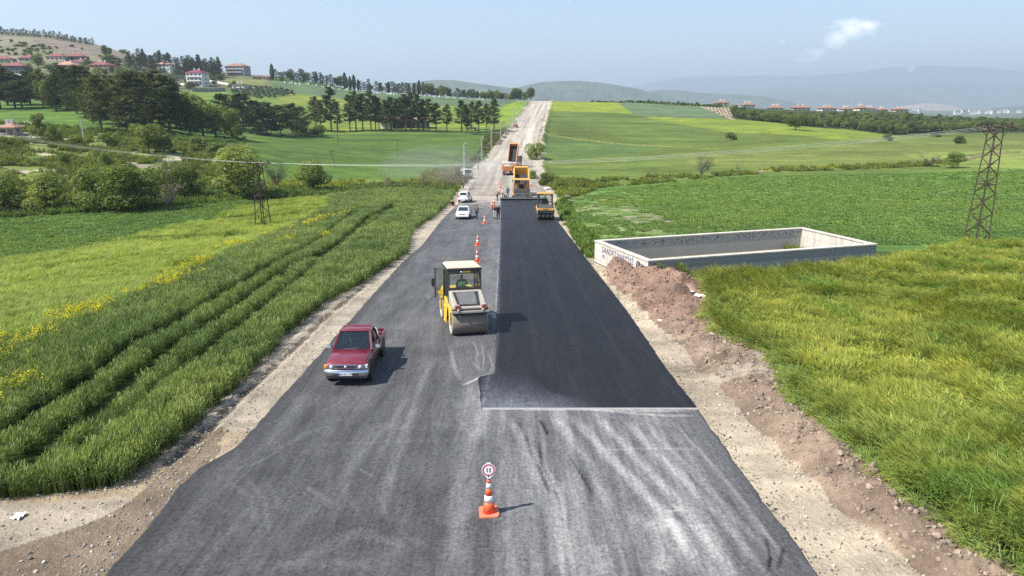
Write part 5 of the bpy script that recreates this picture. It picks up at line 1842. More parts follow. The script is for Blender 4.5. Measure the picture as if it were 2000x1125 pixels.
M_DARKG = paint('dark_grey_panel', (.055, .055, .06), .55, 0, .3)
M_FRESH = paint('hot_mix', (.03, .03, .034), .9, 0, .1)
M_RUST = paint('rusty_steel', (.055, .036, .027), .85, .1, .6, (.10, .062, .040), 5)
M_CERAM = paint('brown_porcelain', (.07, .035, .03), .3, 0, .1)
M_WIRE = paint('bright_wire', (.55, .55, .52), .45, .2, .1)

# ------------------------------------------------------------------ open concrete tank by the road
t = NT('stained_concrete')
p = t.pos()
n1, n2, n3 = t.noise(.9, 6, .65, p), t.noise(5, 5, .7, p), t.noise(2.2, 6, .7, t.mapping(p, (1, 1, .35)))
zz = t.n('ShaderNodeSeparateXYZ', {0: p}).outputs['Z']
top = t.math('MULTIPLY', t.math('SUBTRACT', zz, TANK_TOP - .75), 1.4, True)
sx = t.n('ShaderNodeSeparateXYZ', {0: t.n('ShaderNodeNewGeometry').outputs['Normal']})
c = t.mix(n1, (.50, .46, .40), (.62, .56, .49))
c = t.mix(t.math('MULTIPLY', t.math('SUBTRACT', n2, .5, True), 1.8, True), c, (.34, .31, .27))
ns = t.noise(2.6, 5, .7, t.mapping(p, (1, 1, .12)))
c = t.mix(t.math('MULTIPLY', t.math('SUBTRACT', ns, .5, True), 4.0, True), c, (.27, .25, .22))
fj = t.math('LESS_THAN', t.math('ABSOLUTE', t.math('SUBTRACT', t.math('FRACT', t.math('MULTIPLY', zz, 1.45)), .5)), .022)
c = t.mix(t.math('MULTIPLY', fj, .5), c, (.24, .22, .2))
M_CONC = t.principled(c, .92, 0, t.bump(n2, .4, .03), spec=.2)
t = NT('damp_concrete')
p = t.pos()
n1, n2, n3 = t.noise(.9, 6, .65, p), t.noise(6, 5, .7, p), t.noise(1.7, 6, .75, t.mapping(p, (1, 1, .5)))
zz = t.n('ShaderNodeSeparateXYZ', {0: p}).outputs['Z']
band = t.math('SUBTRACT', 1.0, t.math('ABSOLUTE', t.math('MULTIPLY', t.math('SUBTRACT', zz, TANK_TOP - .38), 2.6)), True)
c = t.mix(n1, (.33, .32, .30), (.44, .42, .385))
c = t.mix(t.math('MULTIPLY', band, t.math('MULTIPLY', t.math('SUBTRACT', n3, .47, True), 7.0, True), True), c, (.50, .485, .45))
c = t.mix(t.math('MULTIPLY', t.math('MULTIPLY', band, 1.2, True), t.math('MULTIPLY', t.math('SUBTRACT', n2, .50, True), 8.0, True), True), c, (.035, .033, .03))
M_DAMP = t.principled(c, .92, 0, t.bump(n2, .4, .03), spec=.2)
t = NT('shaded_concrete')
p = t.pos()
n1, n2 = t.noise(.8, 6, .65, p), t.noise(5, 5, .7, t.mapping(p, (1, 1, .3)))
M_SHADY = t.principled(t.mix(n2, t.mix(n1, (.26, .255, .245), (.38, .37, .345)), (.22, .22, .21)), .92, 0, t.bump(n2, .4, .03), spec=.2)  # darker copy of the concrete: the near wall's shade is put into its colour
tk = thing('concrete_tank', 'open rectangular concrete tank with blue lettering right of the road', 'tank', (TANK[0][0], TANK[0][1], TANK_TOP - 1.9))
inv = tk.location.copy()
O = [Vector((a, b)) for a, b in TANK]
cen = sum(O, Vector((0, 0))) / 4


def inset(pts, d):
    res = []
    m = len(pts)
    for i in range(m):
        a, b, c_ = pts[i - 1], pts[i], pts[(i + 1) % m]
        e1, e2 = (b - a).normalized(), (c_ - b).normalized()
        n1_, n2_ = Vector((e1.y, -e1.x)), Vector((e2.y, -e2.x))
        bis = (n1_ + n2_).normalized()
        if (cen - b).dot(bis) < 0:
            bis = -bis
        res.append(b + bis * (d / max(.3, abs(bis.dot(n1_)))))
    return res


I1 = inset(O, .30)
OC, IC = inset(O, -.05), inset(O, .36)
zt = TANK_TOP


def ring_piece(a, b, c_, d, z0, z1):
    mb = MB()
    mb.M = Matrix.Translation(-inv)
    pr = [(v.x, v.y) for v in (a, b, c_, d)]
    ar = sum(pr[i][0] * pr[(i + 1) % 4][1] - pr[(i + 1) % 4][0] * pr[i][1] for i in range(4))
    mb.prism(pr if ar > 0 else pr[::-1], z0, z1, 'z')
    return mb


for i in range(4):
    j = (i + 1) % 4
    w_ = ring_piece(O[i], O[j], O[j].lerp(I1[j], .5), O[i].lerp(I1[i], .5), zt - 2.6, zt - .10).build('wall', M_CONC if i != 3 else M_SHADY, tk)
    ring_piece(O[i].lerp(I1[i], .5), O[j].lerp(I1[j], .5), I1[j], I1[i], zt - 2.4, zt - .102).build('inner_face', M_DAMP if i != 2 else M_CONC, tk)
    cp = ring_piece(OC[i], OC[j], IC[j], IC[i], zt - .10, zt).build('coping', M_CONC, tk, .012)
fl = MB()
fl.M = Matrix.Translation(-inv)
fl.prism([(v.x, v.y) for v in O[::-1]], zt - 1.75, zt - 1.66, 'z')
fl.build('floor', paint('tank_floor', (.17, .15, .075), .95, 0, .8, (.24, .20, .09), .6), tk)
# lettering on the side towards the road
e = (O[0] - O[1]).normalized()
nrm = Vector((e.y, -e.x))
if (cen - O[0]).dot(nrm) > 0:
    nrm = -nrm
rot = Matrix(((e.x, 0, nrm.x), (e.y, 0, nrm.y), (0, 1, 0))).to_euler()
M_SPRAY = paint('blue_spray', (.035, .05, .14), .8, 0, .5, (.45, .42, .40), 9)
for body, f, dz_, size in (('SAADET', .30, -.50, .60), ('PARTİSİ', .605, -.56, .60), ('N', .19, -1.02, .52)):
    c_ = O[1].lerp(O[0], f) + nrm * .006
    put('lettering', text_mesh(body, size, .004, .006), M_SPRAY, tk, Vector((c_.x, c_.y, zt + dz_)) - inv, rot)
c_ = O[1].lerp(O[0], .855) + nrm * .10
pp = MB()
pp.M = Matrix.Translation(-inv)
ev = Vector((e.x, e.y, 0))
b0 = Vector((c_.x, c_.y, zt - 1.5))
pp.tube([b0 - ev * .16, b0 - ev * .16 + Vector((0, 0, 1.0)), b0 - ev * .12 + Vector((0, 0, 1.16)), b0 + Vector((0, 0, 1.21)), b0 + ev * .12 + Vector((0, 0, 1.16)), b0 + ev * .16 + Vector((0, 0, 1.0)), b0 + ev * .16], .045, 8)
pp.build('drain_pipe', M_DARKG, tk)

# ------------------------------------------------------------------ lattice pylons and wires
def pylon(loc, H, b, tpw, rz, label, arm, npan=11, mat=M_RUST):
    o = thing('lattice_pylon', label, 'pylon', loc, rz, 'lattice pylons')
    hw = lambda z: (b + (tpw - b) * z / H) / 2
    cs = [(-1, -1), (1, -1), (1, 1), (-1, 1)]
    for sx_, sy_ in cs:
        m = MB()
        m.bar((sx_ * hw(-.3), sy_ * hw(-.3), -.3), (sx_ * hw(H), sy_ * hw(H), H), .10)
        m.build('leg', mat, o)
    zs = [0]
    for i in range(npan):
        zs.append(zs[-1] + 1.0 * (1 - .035 * i))
    zs = [z / zs[-1] * (H - .15) for z in zs]
    for k in range(4):
        a, c2 = cs[k], cs[(k + 1) % 4]
        for i in range(npan):
            z0, z1 = zs[i], zs[i + 1]
            p0, p1 = (a, c2) if (i + k) % 2 == 0 else (c2, a)
            m = MB()
            m.bar((p0[0] * hw(z0), p0[1] * hw(z0), z0), (p1[0] * hw(z1), p1[1] * hw(z1), z1), .062)
            m.build('brace', mat, o)
    m = MB()
    for z in (H * .52, H - .12):
        for k in range(4):
            a, c2 = cs[k], cs[(k + 1) % 4]
            m.bar((a[0] * hw(z), a[1] * hw(z), z), (c2[0] * hw(z), c2[1] * hw(z), z), .055)
    m.build('collar', mat, o)
    m = MB()
    for sy_ in (-1, 1):
        m.bar((-arm, sy_ * tpw * .5, H), (arm, sy_ * tpw * .5, H), .075)
    for sx_ in (-1, 1):
        for sy_ in (-1, 1):
            m.bar((sx_ * arm * .8, sy_ * tpw * .5, H), (sx_ * hw(H - .9), sy_ * hw(H - .9), H - .9), .045)
        m.bar((sx_ * arm, -tpw * .5, H), (sx_ * arm, tpw * .5, H), .05)
    ca = m.build('crossarm', mat, o)
    for f in (-.95, -.32, .32, .95):
        m = MB()
        m.lathe([(.03, 0), (.03, .08), (.10, .09), (.12, .13), (.06, .17), (.11, .20), (.12, .24), (.05, .28), (.09, .31), (.09, .35), (.03, .38)], 10, 'z', (f * arm, 0, H + .03))
        m.build('insulator', M_CERAM, o)
    for f in (-.75, 0, .75):
        for sy_ in (-1, 1):
            m = MB()
            m.lathe([(.025, 0), (.09, .05), (.04, .10), (.09, .15), (.04, .20), (.09, .25), (.04, .30), (.09, .35), (.02, .40)], 8, 'x', (0, 0, 0))
            q = m.build('strain_insulator', M_CERAM, o, loc=(f * arm, sy_ * (tpw * .5 + .05), H - .02), rot=(0, R(8), sy_ * PI / 2))
    return o


pr_ = hit(1905, 477)
PYR = Vector((pr_[0], pr_[1], surf1(pr_[0], pr_[1])))
HR = CAMZ + ray(1931, 247)[2] * PYR.y / ray(1931, 247)[1] - PYR.z
pylon(PYR, HR, 1.40, .78, R(12), 'tall rusty lattice pylon at the right edge of the fields', 1.75, 13)
pl_ = hit(515, 448)
PYL = Vector((pl_[0], pl_[1], surf1(pl_[0], pl_[1])))
HL = CAMZ + ray(508, 318)[2] * PYL.y / ray(508, 318)[1] - PYL.z
pylon(PYL, HL, 1.35, .70, R(-16), 'shorter rusty lattice pylon in the left crop fields', 1.6, 9)


def wire(p, q, sag, label, r=.0095, group='wires between the pylons', n=40):
    pts = []
    for i in range(n + 1):
        f = i / n
        v = p.lerp(q, f)
        v.z -= sag * 4 * f * (1 - f)
        pts.append(v)
    m = MB()
    m.tube(pts, r, 4)
    return tag(m.build('power_wire', M_WIRE), label, 'wire', group)


dirw = (PYR.xy - PYL.xy).normalized()
perp = Vector((-dirw.y, dirw.x, 0))
off_l = hit(-500, 275)
FARL = Vector((-150, 178, 14.5))
_top = PYL + Vector((0, 0, HL))
_fs = [i / 4000 for i in range(1, 4000)]
_f0 = min(_fs, key=lambda f: abs(1000 + FPX * (_top.x + (FARL.x - _top.x) * f) / ((_top.y + (FARL.y - _top.y) * f) * math.cos(PITCH) + 4 * math.sin(PITCH))))
_y0 = _top.y + (FARL.y - _top.y) * _f0
FARL.z = _top.z + (CAMZ + ray(0, 262)[2] / ray(0, 262)[1] * _y0 - _top.z + 1.8 * 4 * _f0 * (1 - _f0)) / _f0
for nm, f in (('nearest', -.75), ('middle', 0.0), ('farthest', .75)):
    a = PYL + Vector((0, 0, HL)) + Matrix.Rotation(R(-16), 3, 'Z') @ Vector((f * 1.6, .30, 0))
    b = PYR + Vector((0, 0, HR)) + Matrix.Rotation(R(12), 3, 'Z') @ Vector((f * 1.75, -.40, 0))
    wire(a, b, 1.5 + .12 * f, f'{nm} power wire crossing the road between both lattice pylons')
    a2 = PYL + Vector((0, 0, HL)) + Matrix.Rotation(R(-16), 3, 'Z') @ Vector((f * 1.6, -.30, 0))
    wire(a2, FARL + perp * f * 1.6, 1.8, f'{nm} power wire running up left from the shorter pylon', .0075)

# ------------------------------------------------------------------ poles
def pole(loc, h, label, kind, rz=0.0, tilt=(0, 0)):
    o = thing('utility_pole', label, 'pole', loc, 0, 'poles ' + ('along the road' if kind == 'steel' else 'in the fields'), rot=(tilt[0], tilt[1], rz))
    m = MB()
    if kind == 'steel':
        for sx_ in (-1, 1):
            m.bar((sx_ * .17, 0, -.4), (sx_ * .09, 0, h), .085)
        k = int(h / .55)
        for i in range(k):
            f0, f1 = i / k, (i + 1) / k
            s_ = 1 if i % 2 else -1
            m.bar((s_ * (.17 - .08 * f0), 0, h * f0), (-s_ * (.17 - .08 * f1), 0, h * f1), .05)
        m.build('post', M_GALV, o)
        m = MB()
        m.bar((0, 0, h - .25), (-.75, 0, h + .35), .06)
        m.bar((0, 0, h - .25), (.75, 0, h + .35), .06)
        m.build('crossarm', M_GALV, o)
        tips = [(-.72, h + .36), (.72, h + .36), (0, h + .05)]
    else:
        m.tube([(0, 0, -.4), (0, 0, h)], [.15, .10], 7)
        m.build('post', M_WOODP if kind == 'wood' else M_GALV, o)
        m = MB()
        m.box(-.55, .55, -.05, .05, h - .35, h - .25)
        m.build('crossarm', M_WOODP if kind == 'wood' else M_GALV, o)
        tips = [(-.45, h - .25), (.45, h - .25), (0, h)]
    for x_, z_ in tips:
        m = MB()
        m.lathe([(.03, 0), (.06, .05), (.05, .12), (.02, .16)], 6, 'z', (x_, 0, z_))
        m.build('insulator', M_CERAM, o)
    return o


M_GALV = paint('galvanised', (.50, .50, .50), .6, .2, .2)
M_WOODP = paint('weathered_wood', (.15, .115, .085), .9, 0, .5)
PTOPS = []
RP = [(907, 338, 55), (941, 318, 46), (960, 300, 48), (978, 276, 32), (991, 267, 33), (997, 262, 28), (1002, 250, 32), (1010, 236, 24), (1019, 228, 23), (1026, 218, 18)]
for i, (a, b, h) in enumerate(RP):
    q = hit(a, b)
    dep = q[1] * .966
    hh = h * dep / FPX / .966
    pole((q[0], q[1], surf1(q[0], q[1])), hh, f'{ordinal(i)} pale lattice pole counting up the left roadside', 'steel', R(10))
    PTOPS.append(Vector((q[0], q[1], surf1(q[0], q[1]) + hh)))
for i in range(len(PTOPS) - 1):
    wire(PTOPS[i], PTOPS[i + 1], .5, f'thin wire over the {ordinal(i)} gap between the roadside poles', .008, 'wires along the roadside poles', 10)
for a, b, h, kd, lb, tl in ((777, 308, 34, 'wood', 'slim wooden pole standing upright in the valley field', (0, 0)), (660, 285, 44, 'wood', 'wooden pole at the top of the valley field below the pines', (0, 0)), (655, 327, 33, 'wood', 'wooden pole leaning left in the valley field', (0, R(-12))),
                            (934, 333, 30, 'wood', 'dark wooden post beside the roadside lattice poles', (0, 0)), (164, 273, 36, 'conc', 'pale concrete pole before the pine wood', (0, 0)), (1019, 208, 36, 'wood', 'thin dark pole left of the crest', (0, 0)),
                            (1096, 197, 19, 'wood', 'dark pole on the ridge right of the crest', (0, 0)), (1146, 198, 14, 'wood', 'first faint pole right along the ridge', (0, 0)), (1191, 199, 18, 'wood', 'second faint pole right along the ridge', (0, 0)), (1240, 200, 16, 'wood', 'third faint pole right along the ridge', (0, 0)), (1341, 204, 17, 'wood', 'fourth faint pole right along the ridge', (0, 0))):
    q = hit(a, b)
    if q[1] > 640:
        q = at_y(a, b, 585)
    hh = h * q[1] * .966 / FPX / .966
    pole((q[0], q[1], surf1(q[0], q[1])), hh, lb, kd, R(20), tl)

# ------------------------------------------------------------------ houses
def wallmat(name, c):
    t = NT(name)
    n = t.noise(1.1, 5, .6, t.objc())
    return t.principled(t.mix(t.math('MULTIPLY', n, .7), c, tuple(v * .72 for v in c)), .9, 0, spec=.2)


def tilemat(name, c):
    t = NT(name)
    w = t.n('ShaderNodeTexWave', {'Vector': t.objc(), 'Scale': 9.0, 'Distortion': .4}, bands_direction='X').outputs['Fac']
    n = t.noise(2.2, 5, .65, t.objc())
    cc = t.mix(t.math('MULTIPLY', w, .35), c, tuple(v * .6 for v in c))
    return t.principled(t.mix(t.math('MULTIPLY', n, .5), cc, (c[0] * .55, c[1] * .7, c[2] * .8)), .85, 0, t.bump(w, .5, .05), spec=.2)


W_WHITE, W_PINK, W_BEIGE, W_GREY, W_BLUEG, W_ORANGE, W_CREAM = [wallmat(n_, c_) for n_, c_ in (('white_render', (.72, .71, .68)), ('pink_render', (.58, .44, .40)), ('beige_render', (.52, .45, .36)), ('grey_render', (.40, .40, .40)), ('dark_render', (.14, .15, .18)), ('salmon_render', (.50, .33, .26)), ('cream_render', (.66, .60, .46)))]
T_RED, T_MAROON, T_ORANGE, T_PALE = [tilemat(n_, c_) for n_, c_ in (('red_tiles', (.29, .10, .095)), ('maroon_tiles', (.24, .065, .08)), ('orange_tiles', (.33, .18, .13)), ('pale_tiles', (.50, .27, .20)))]
M_WIN = glass('window_glass', (.03, .035, .045))
M_STONE = wallmat('garden_stone', (.36, .32, .27))


def house(loc, rz, w, d, h, floors, wm, rm, label, roofh=None, eave=.6, chim=1, balc=False, name='house', group=None, windows=True, flat=False):
    o = thing(name, label, 'house', loc, rz, group)
    m = MB()
    m.box(-w / 2, w / 2, -d / 2, d / 2, -1.6, h)
    wl = m.build('wall', wm, o)
    rh = roofh if roofh is not None else .20 * min(w, d) + .4
    e_ = eave
    m = MB()
    x0, x1, y0, y1 = -w / 2 - e_, w / 2 + e_, -d / 2 - e_, d / 2 + e_
    rl_ = max(0, (w - d) / 2)
    if flat:
        m.frustum((x0, x1, y0, y1, h), (x0 + .3, x1 - .3, y0 + .3, y1 - .3, h + .35))
    else:
        vs_ = [(x0, y0, h), (x1, y0, h), (x1, y1, h), (x0, y1, h), (-rl_ - .01, 0, h + rh), (rl_ + .01, 0, h + rh), (x0, y0, h - .18), (x1, y0, h - .18), (x1, y1, h - .18), (x0, y1, h - .18)]
        m.add(vs_, [(0, 1, 5, 4), (1, 2, 5), (2, 3, 4, 5), (3, 0, 4), (9, 8, 7, 6), (6, 7, 1, 0), (7, 8, 2, 1), (8, 9, 3, 2), (9, 6, 0, 3)])
    rf = m.build('roof', rm, o)
    for k in range(chim):
        cx = (k + .5) / chim * w * .6 - w * .3
        m = MB()
        m.box(cx - .35, cx + .35, -.35, .35, h + rh * .45, h + rh + .8)
        m.build('chimney', W_WHITE, rf)
    if windows:
        fh = h / floors
        for side in (-1, 1):
            for fl_ in range(floors):
                nw_ = max(2, int(w / 3.0))
                for i in range(nw_):
                    cx = -w / 2 + w * (i + .5) / nw_
                    z0 = fl_ * fh + fh * .32
                    m = MB()
                    door = fl_ == 0 and i == nw_ // 2 and side < 0
                    m.box(cx - .6, cx + .6, side * d / 2 - .05, side * d / 2 + .05, 0.05 if door else z0, z0 + fh * .42)
                    wn_ = m.build('door' if door else 'window', M_WIN if not door else M_WOODP, o)
                    if not door:
                        m = MB()
                        m.box(cx - .72, cx + .72, side * (d / 2 + .03) - .06, side * (d / 2 + .03) + .06, z0 - .12, z0 - .02)
                        m.build('sill', W_WHITE, wn_)
        for sx_ in (-1, 1):
            for fl_ in range(floors):
                z0 = fl_ * fh + fh * .32
                m = MB()
                m.box(sx_ * w / 2 - .05, sx_ * w / 2 + .05, -.6, .6, z0, z0 + fh * .42)
                m.build('window', M_WIN, o)
    if balc:
        for fl_ in range(1, floors):
            z0 = fl_ * h / floors
            m = MB()
            m.box(-w * .42, w * .42, -d / 2 - 1.3, -d / 2 + .02, z0 - .12, z0)
            m.box(-w * .42, w * .42, -d / 2 - 1.32, -d / 2 - 1.22, z0, z0 + .9)
            m.build('balcony', wm, o)
    return o


def px_house(px, pb, wpx, hpx, dm, floors, wm, rm, label, rz=0.0, y=None, **kw):
    q = hit(px, pb) if y is None else at_y(px, pb, y)
    dep = q[1] * .966 + (CAMZ - q[2]) * .2588
    k = dep / FPX
    return house((q[0], q[1] + dm * .5, surf1(q[0], q[1])), rz, wpx * k, dm, hpx * k, floors, wm, rm, label, **kw)


for a in ((3, 122, 30, 7, 8, 1, W_GREY, T_RED, 'red roofed house at the left edge of the upper row', .1), (52, 119, 32, 6, 8, 1, W_GREY, T_RED, 'low grey house with red roof behind yard trees', .05), (107, 119, 34, 9, 9, 1, W_PINK, T_RED, 'pink house with red roof left of its joined neighbour', 0),
          (144, 118, 34, 8, 9, 1, W_BLUEG, T_RED, 'dark walled house with red roof and white tank on top', .05), (158, 129, 32, 8, 8, 1, W_WHITE, T_RED, 'white house with red roof between two bigger houses', .1), (126, 138, 38, 11, 10, 2, W_BEIGE, T_PALE, 'beige two storey house with faded red roof', 0),
          (195, 140, 36, 13, 9, 2, W_ORANGE, T_RED, 'salmon house with red roof and red porch', -.05), (23, 144, 42, 15, 10, 2, W_BLUEG, T_RED, 'dark blue grey house with red roof at the left edge', .1), (207, 163, 44, 5.5, 7, 1, W_GREY, T_PALE, 'long low grey building with a worn tile roof', -.08),
          (158, 157, 9, 6, 5, 1, W_WHITE, T_PALE, 'tiny white hut among the hillside trees', 0), (320, 139, 30, 13, 9, 2, W_WHITE, T_PALE, 'white two storey house before the pine grove', -.15), (346, 137, 12, 6, 6, 1, W_CREAM, T_PALE, 'small cream hut right of the white house', 0),
          (382, 167, 33, 24, 10, 3, W_WHITE, T_MAROON, 'tall white three storey house with maroon roof', -.12), (449, 147, 30, 4, 7, 1, W_GREY, T_RED, 'low red roofed annex before the apartment block', 0), (466, 177, 23, 11, 8, 1, W_WHITE, T_MAROON, 'small white house with flat maroon roof by the orchard', -.1),
          (500, 155, 12, 5, 5, 1, W_ORANGE, T_RED, 'small reddish shed left of its pair on the skyline', 0), (519, 157, 12, 6, 5, 1, W_PINK, T_RED, 'small pink shed right of its pair on the skyline', 0), (6, 264, 24, 15, 6, 1, W_BEIGE, T_PALE, 'small stone hut at the left edge by the dirt lane', .3)):
    px_house(a[0], a[1], a[2], a[3], a[4], a[5], a[6], a[7], a[8], a[9], balc=a[5] >= 3, flat='flat' in a[8], chim=2 if a[3] > 7 else 1, group='houses on the left hillside')
px_house(461, 148, 40, 18, 11, 3, W_GREY, T_ORANGE, 'grey apartment block with orange roof and balconies on the hillside', -.2, balc=True, chim=3, group='houses on the left hillside', name='apartment_block')
# terrace walls of the hillside gardens
for i, (pp_, h, lb) in enumerate((([(318, 152), (362, 153)], 2.2, 'grey garden wall left of the tall white house'), ([(376, 179), (440, 178)], 2.4, 'grey stone terrace wall below the tall white house'), ([(400, 158), (446, 166)], 1.6, 'pale ramp wall right of the tall white house'), ([(28, 149), (48, 150)], 1.8, 'white garden wall below the dark blue house'),
                                   ([(340, 160), (362, 168)], 1.5, 'pale stair wall beside the tall white house'))):
    a, b = hit(*pp_[0]), hit(*pp_[1])
    m = MB()
    n_ = 10
    secs = []
    for k in range(n_ + 1):
        x_, y_ = a[0] + (b[0] - a[0]) * k / n_, a[1] + (b[1] - a[1]) * k / n_
        z_ = surf1(x_, y_)
        secs.append([(x_, y_ - .25, z_ - .5), (x_, y_ + .25, z_ - .5), (x_, y_ + .25, z_ + h), (x_, y_ - .25, z_ + h)])
    m.loft(secs)
    tag(m.build('garden_wall', W_WHITE if i in (2, 3, 4) else M_STONE), lb, 'wall')

# long farm shed behind the row of pines
q = hit(785, 252)
sh = thing('farm_shed', 'long open shed with pale red roof behind the row of pines', 'shed', (q[0], q[1] + 8, surf1(q[0], q[1] + 8)), .03)
k = q[1] / FPX
L = 92 * k
m = MB()
m.box(-L / 2, -L / 2 + 5, -3.5, 3.5, -.8, 3.2)
m.build('white_room', W_WHITE, sh)
m = MB()
m.box(-L / 2 + 5, L / 2, 3.0, 3.4, -.8, 3.4)
m.build('back_wall', W_GREY, sh)
for i in range(8):
    m = MB()
    x_ = -L / 2 + 6 + (L - 7) * i / 7
    m.box(x_ - .14, x_ + .14, -3.3, -3.0, -.8, 3.1)
    m.build('post', W_WHITE, sh)
m = MB()
m.prism([(-4.6, 3.05), (0, 4.9), (4.4, 3.3), (4.4, 3.45), (0, 5.1), (-4.6, 3.2)], -L / 2 - .5, L / 2 + .5, 'x')
m.build('roof', T_PALE, sh)

# cemetery stones
rr = random.Random(9)
gs = MB()
gs.box(-.45, .45, -.12, .12, -.3, 1.25)
gs.box(-.7, .7, .1, 2.0, -.3, .35)
g_me = gs.mesh('gravestone')
g_me.materials.append(W_WHITE)
for i in range(100):
    a = 556 + 400 * (i + rr.uniform(-1, 2)) / 100
    yd = np.interp(a, [530, 640, 800, 960], [566, 580, 592, 588]) - rr.uniform(2, 14)
    x_ = ray(a, 180)[0] / ray(a, 180)[1] * yd
    o = put('gravestone', g_me, None, None, (x_, yd, surf1(x_, yd)), (0, 0, rr.uniform(-.4, .4)))
    s_ = rr.uniform(.45, 1.1)
    o.scale = (s_, s_, s_)
    tag(o, 'small white gravestone in the cemetery along the tree row', 'gravestone', 'white gravestones of the cemetery')
# two stones' worth of low wall under the trees
# village behind the right-hand woods
VIL = [(1397, 1423, 199, 206), (1447, 1473, 201, 208), (1496, 1533, 203, 213), (1542, 1584, 206, 217), (1594, 1636, 209, 219), (1638, 1666, 210, 219), (1670, 1690, 214, 219), (1684, 1711, 211, 220), (1712, 1732, 213, 221), (1742, 1770, 215, 222)]
for i, (x0, x1, y0, y1) in enumerate(VIL):
    yd = 575 + 12 * (i % 3)
    top = at_y((x0 + x1) / 2, y0 + 1, yd)
    zg = surf1(top[0], yd)
    k = yd / FPX
    w = (x1 - x0) * k * (.62 + .25 * rr.random())
    h = max(2.6, top[2] - zg - 3.0)
    house((top[0], yd, zg), rr.uniform(-.1, .1), w, 9, h, 2, [W_CREAM, W_WHITE, W_WHITE][i % 3], T_ORANGE, f'{ordinal(i)} orange roofed house from the left behind the right woods', roofh=1.4 + rr.random(), chim=2 + i % 3, group='orange roofed houses behind the woods', eave=.9)
# far town on the plain
tb_ = []
for w, d, h in ((16, 12, 12), (24, 14, 16), (14, 12, 9), (34, 14, 14)):
    m = MB()
    m.box(-w / 2, w / 2, -d / 2, d / 2, -8, h)
    m.cur = 1
    m.box(-w / 2 - .6, w / 2 + .6, -d / 2 - .6, d / 2 + .6, h, h + 1.2)
    for fz in range(int(h / 3.4)):
        m.cur = 2
        m.box(-w / 2 + 1, w / 2 - 1, -d / 2 - .15, -d / 2 + .1, fz * 3.4 + 1.2, fz * 3.4 + 2.5)
    me = m.mesh('town_building')
    for mm in (W_WHITE, T_PALE, M_WIN):
        me.materials.append(mm)
    tb_.append(me)
for i in range(96):
    a = rr.choice([rr.uniform(1575, 1765), rr.uniform(1600, 1740), rr.uniform(1735, 1800), rr.uniform(1640, 1760), rr.uniform(1860, 2000)])
    yd = rr.uniform(4600, 6600) if a < 1800 else rr.uniform(3600, 4400)
    x_ = (a - 1000) / FPX * yd / math.cos(PITCH) * math.cos(PITCH) / math.cos(PITCH) * 1.0
    x_ = ray(a, 215)[0] / ray(a, 215)[1] * yd
    o = put('town_building', tb_[i % 4], None, None, (x_, yd, surf1(x_, yd) + rr.uniform(0, 16)), (0, 0, rr.uniform(-.6, .6)))
    o.scale = (rr.uniform(.55, 1.1),) * 3
    tag(o, 'tiny pale building of the distant hazy town', 'building', 'buildings of the distant town')
# ------------------------------------------------------------------ standing on the road
def road_slope(y):
    return float((prof(y + .5) - prof(y - .5)))


def road_root(name, label, cat, x, y, fx, fy, group=None, dz=0.0):
    """Empty on the road surface whose +y looks along (fx, fy) and which follows the slope"""
    f = Vector((fx, fy, road_slope(y) * fy / math.hypot(fx, fy) * math.hypot(fx, fy))).normalized()
    up = Vector((0, -road_slope(y), 1)).normalized()
    r_ = f.cross(up).normalized()
    up = r_.cross(f)
    M = Matrix((r_, f, up)).transposed()
    o = thing(name, label, cat, (x, y, float(prof(y)) + dz), 0, group, rot=M.to_euler())
    return o


def at_road(px, py):
    return rp(px, py)


def wheel(par, x, y, r, w, rim=M_GREYM, name='wheel'):
    m = MB()
    m.smooth = True
    m.lathe([(r * .62, -w / 2), (r * .92, -w / 2), (r, -w * .36), (r, w * .36), (r * .92, w / 2), (r * .62, w / 2)], 26, 'x')
    o = m.build(name, M_RUBBER, par, loc=(x, y, r))
    m = MB()
    s_ = 1 if x >= 0 else -1
    m.lathe([(r * .61, -w * .30), (r * .61, w * .46), (r * .52, w * .47), (r * .46, w * .34), (r * .20, w * .36), (r * .16, w * .44), (.01, w * .45)], 20, 'x')
    q = m.build('rim', rim, o)
    if s_ < 0:
        q.rotation_euler = (0, 0, PI)
    return o


def quad_panel(name, pts, mat, par, th=.006):
    """thin pane over four corner points, pushed outwards by th"""
    v = [Vector(p_) for p_ in pts]
    n_ = (v[1] - v[0]).cross(v[3] - v[0]).normalized()
    m = MB()
    m.add([tuple(p_ - n_ * .01) for p_ in v] + [tuple(p_ + n_ * th) for p_ in v], [(3, 2, 1, 0), (4, 5, 6, 7), (0, 1, 5, 4), (1, 2, 6, 5), (2, 3, 7, 6), (3, 0, 4, 7)])
    return m.build(name, mat, par)


def lerp4(q, u, v):
    """point on a quad (bl, br, tr, tl)"""
    a = Vector(q[0]).lerp(Vector(q[1]), u)
    b = Vector(q[3]).lerp(Vector(q[2]), u)
    return a.lerp(b, v)


def sub_quad(q, u0, u1, v0, v1):
    return [lerp4(q, u0, v0), lerp4(q, u1, v0), lerp4(q, u1, v1), lerp4(q, u0, v1)]


def sec(w, z0, z1, y, rnd=.07, tum=.04, sill=.05):
    """cross-section of a car body at y"""
    return [(-w + sill, y, z0), (w - sill, y, z0), (w, y, z0 + .14), (w, y, z0 + (z1 - z0) * .62), (w - tum, y, z1 - rnd * .6), (w - tum - rnd, y, z1), (-w + tum + rnd, y, z1), (-w + tum, y, z1 - rnd * .6), (-w, y, z0 + (z1 - z0) * .62), (-w, y, z0 + .14)]


M_TINT = clear_glass('tinted_glass', (.42, .54, .52))
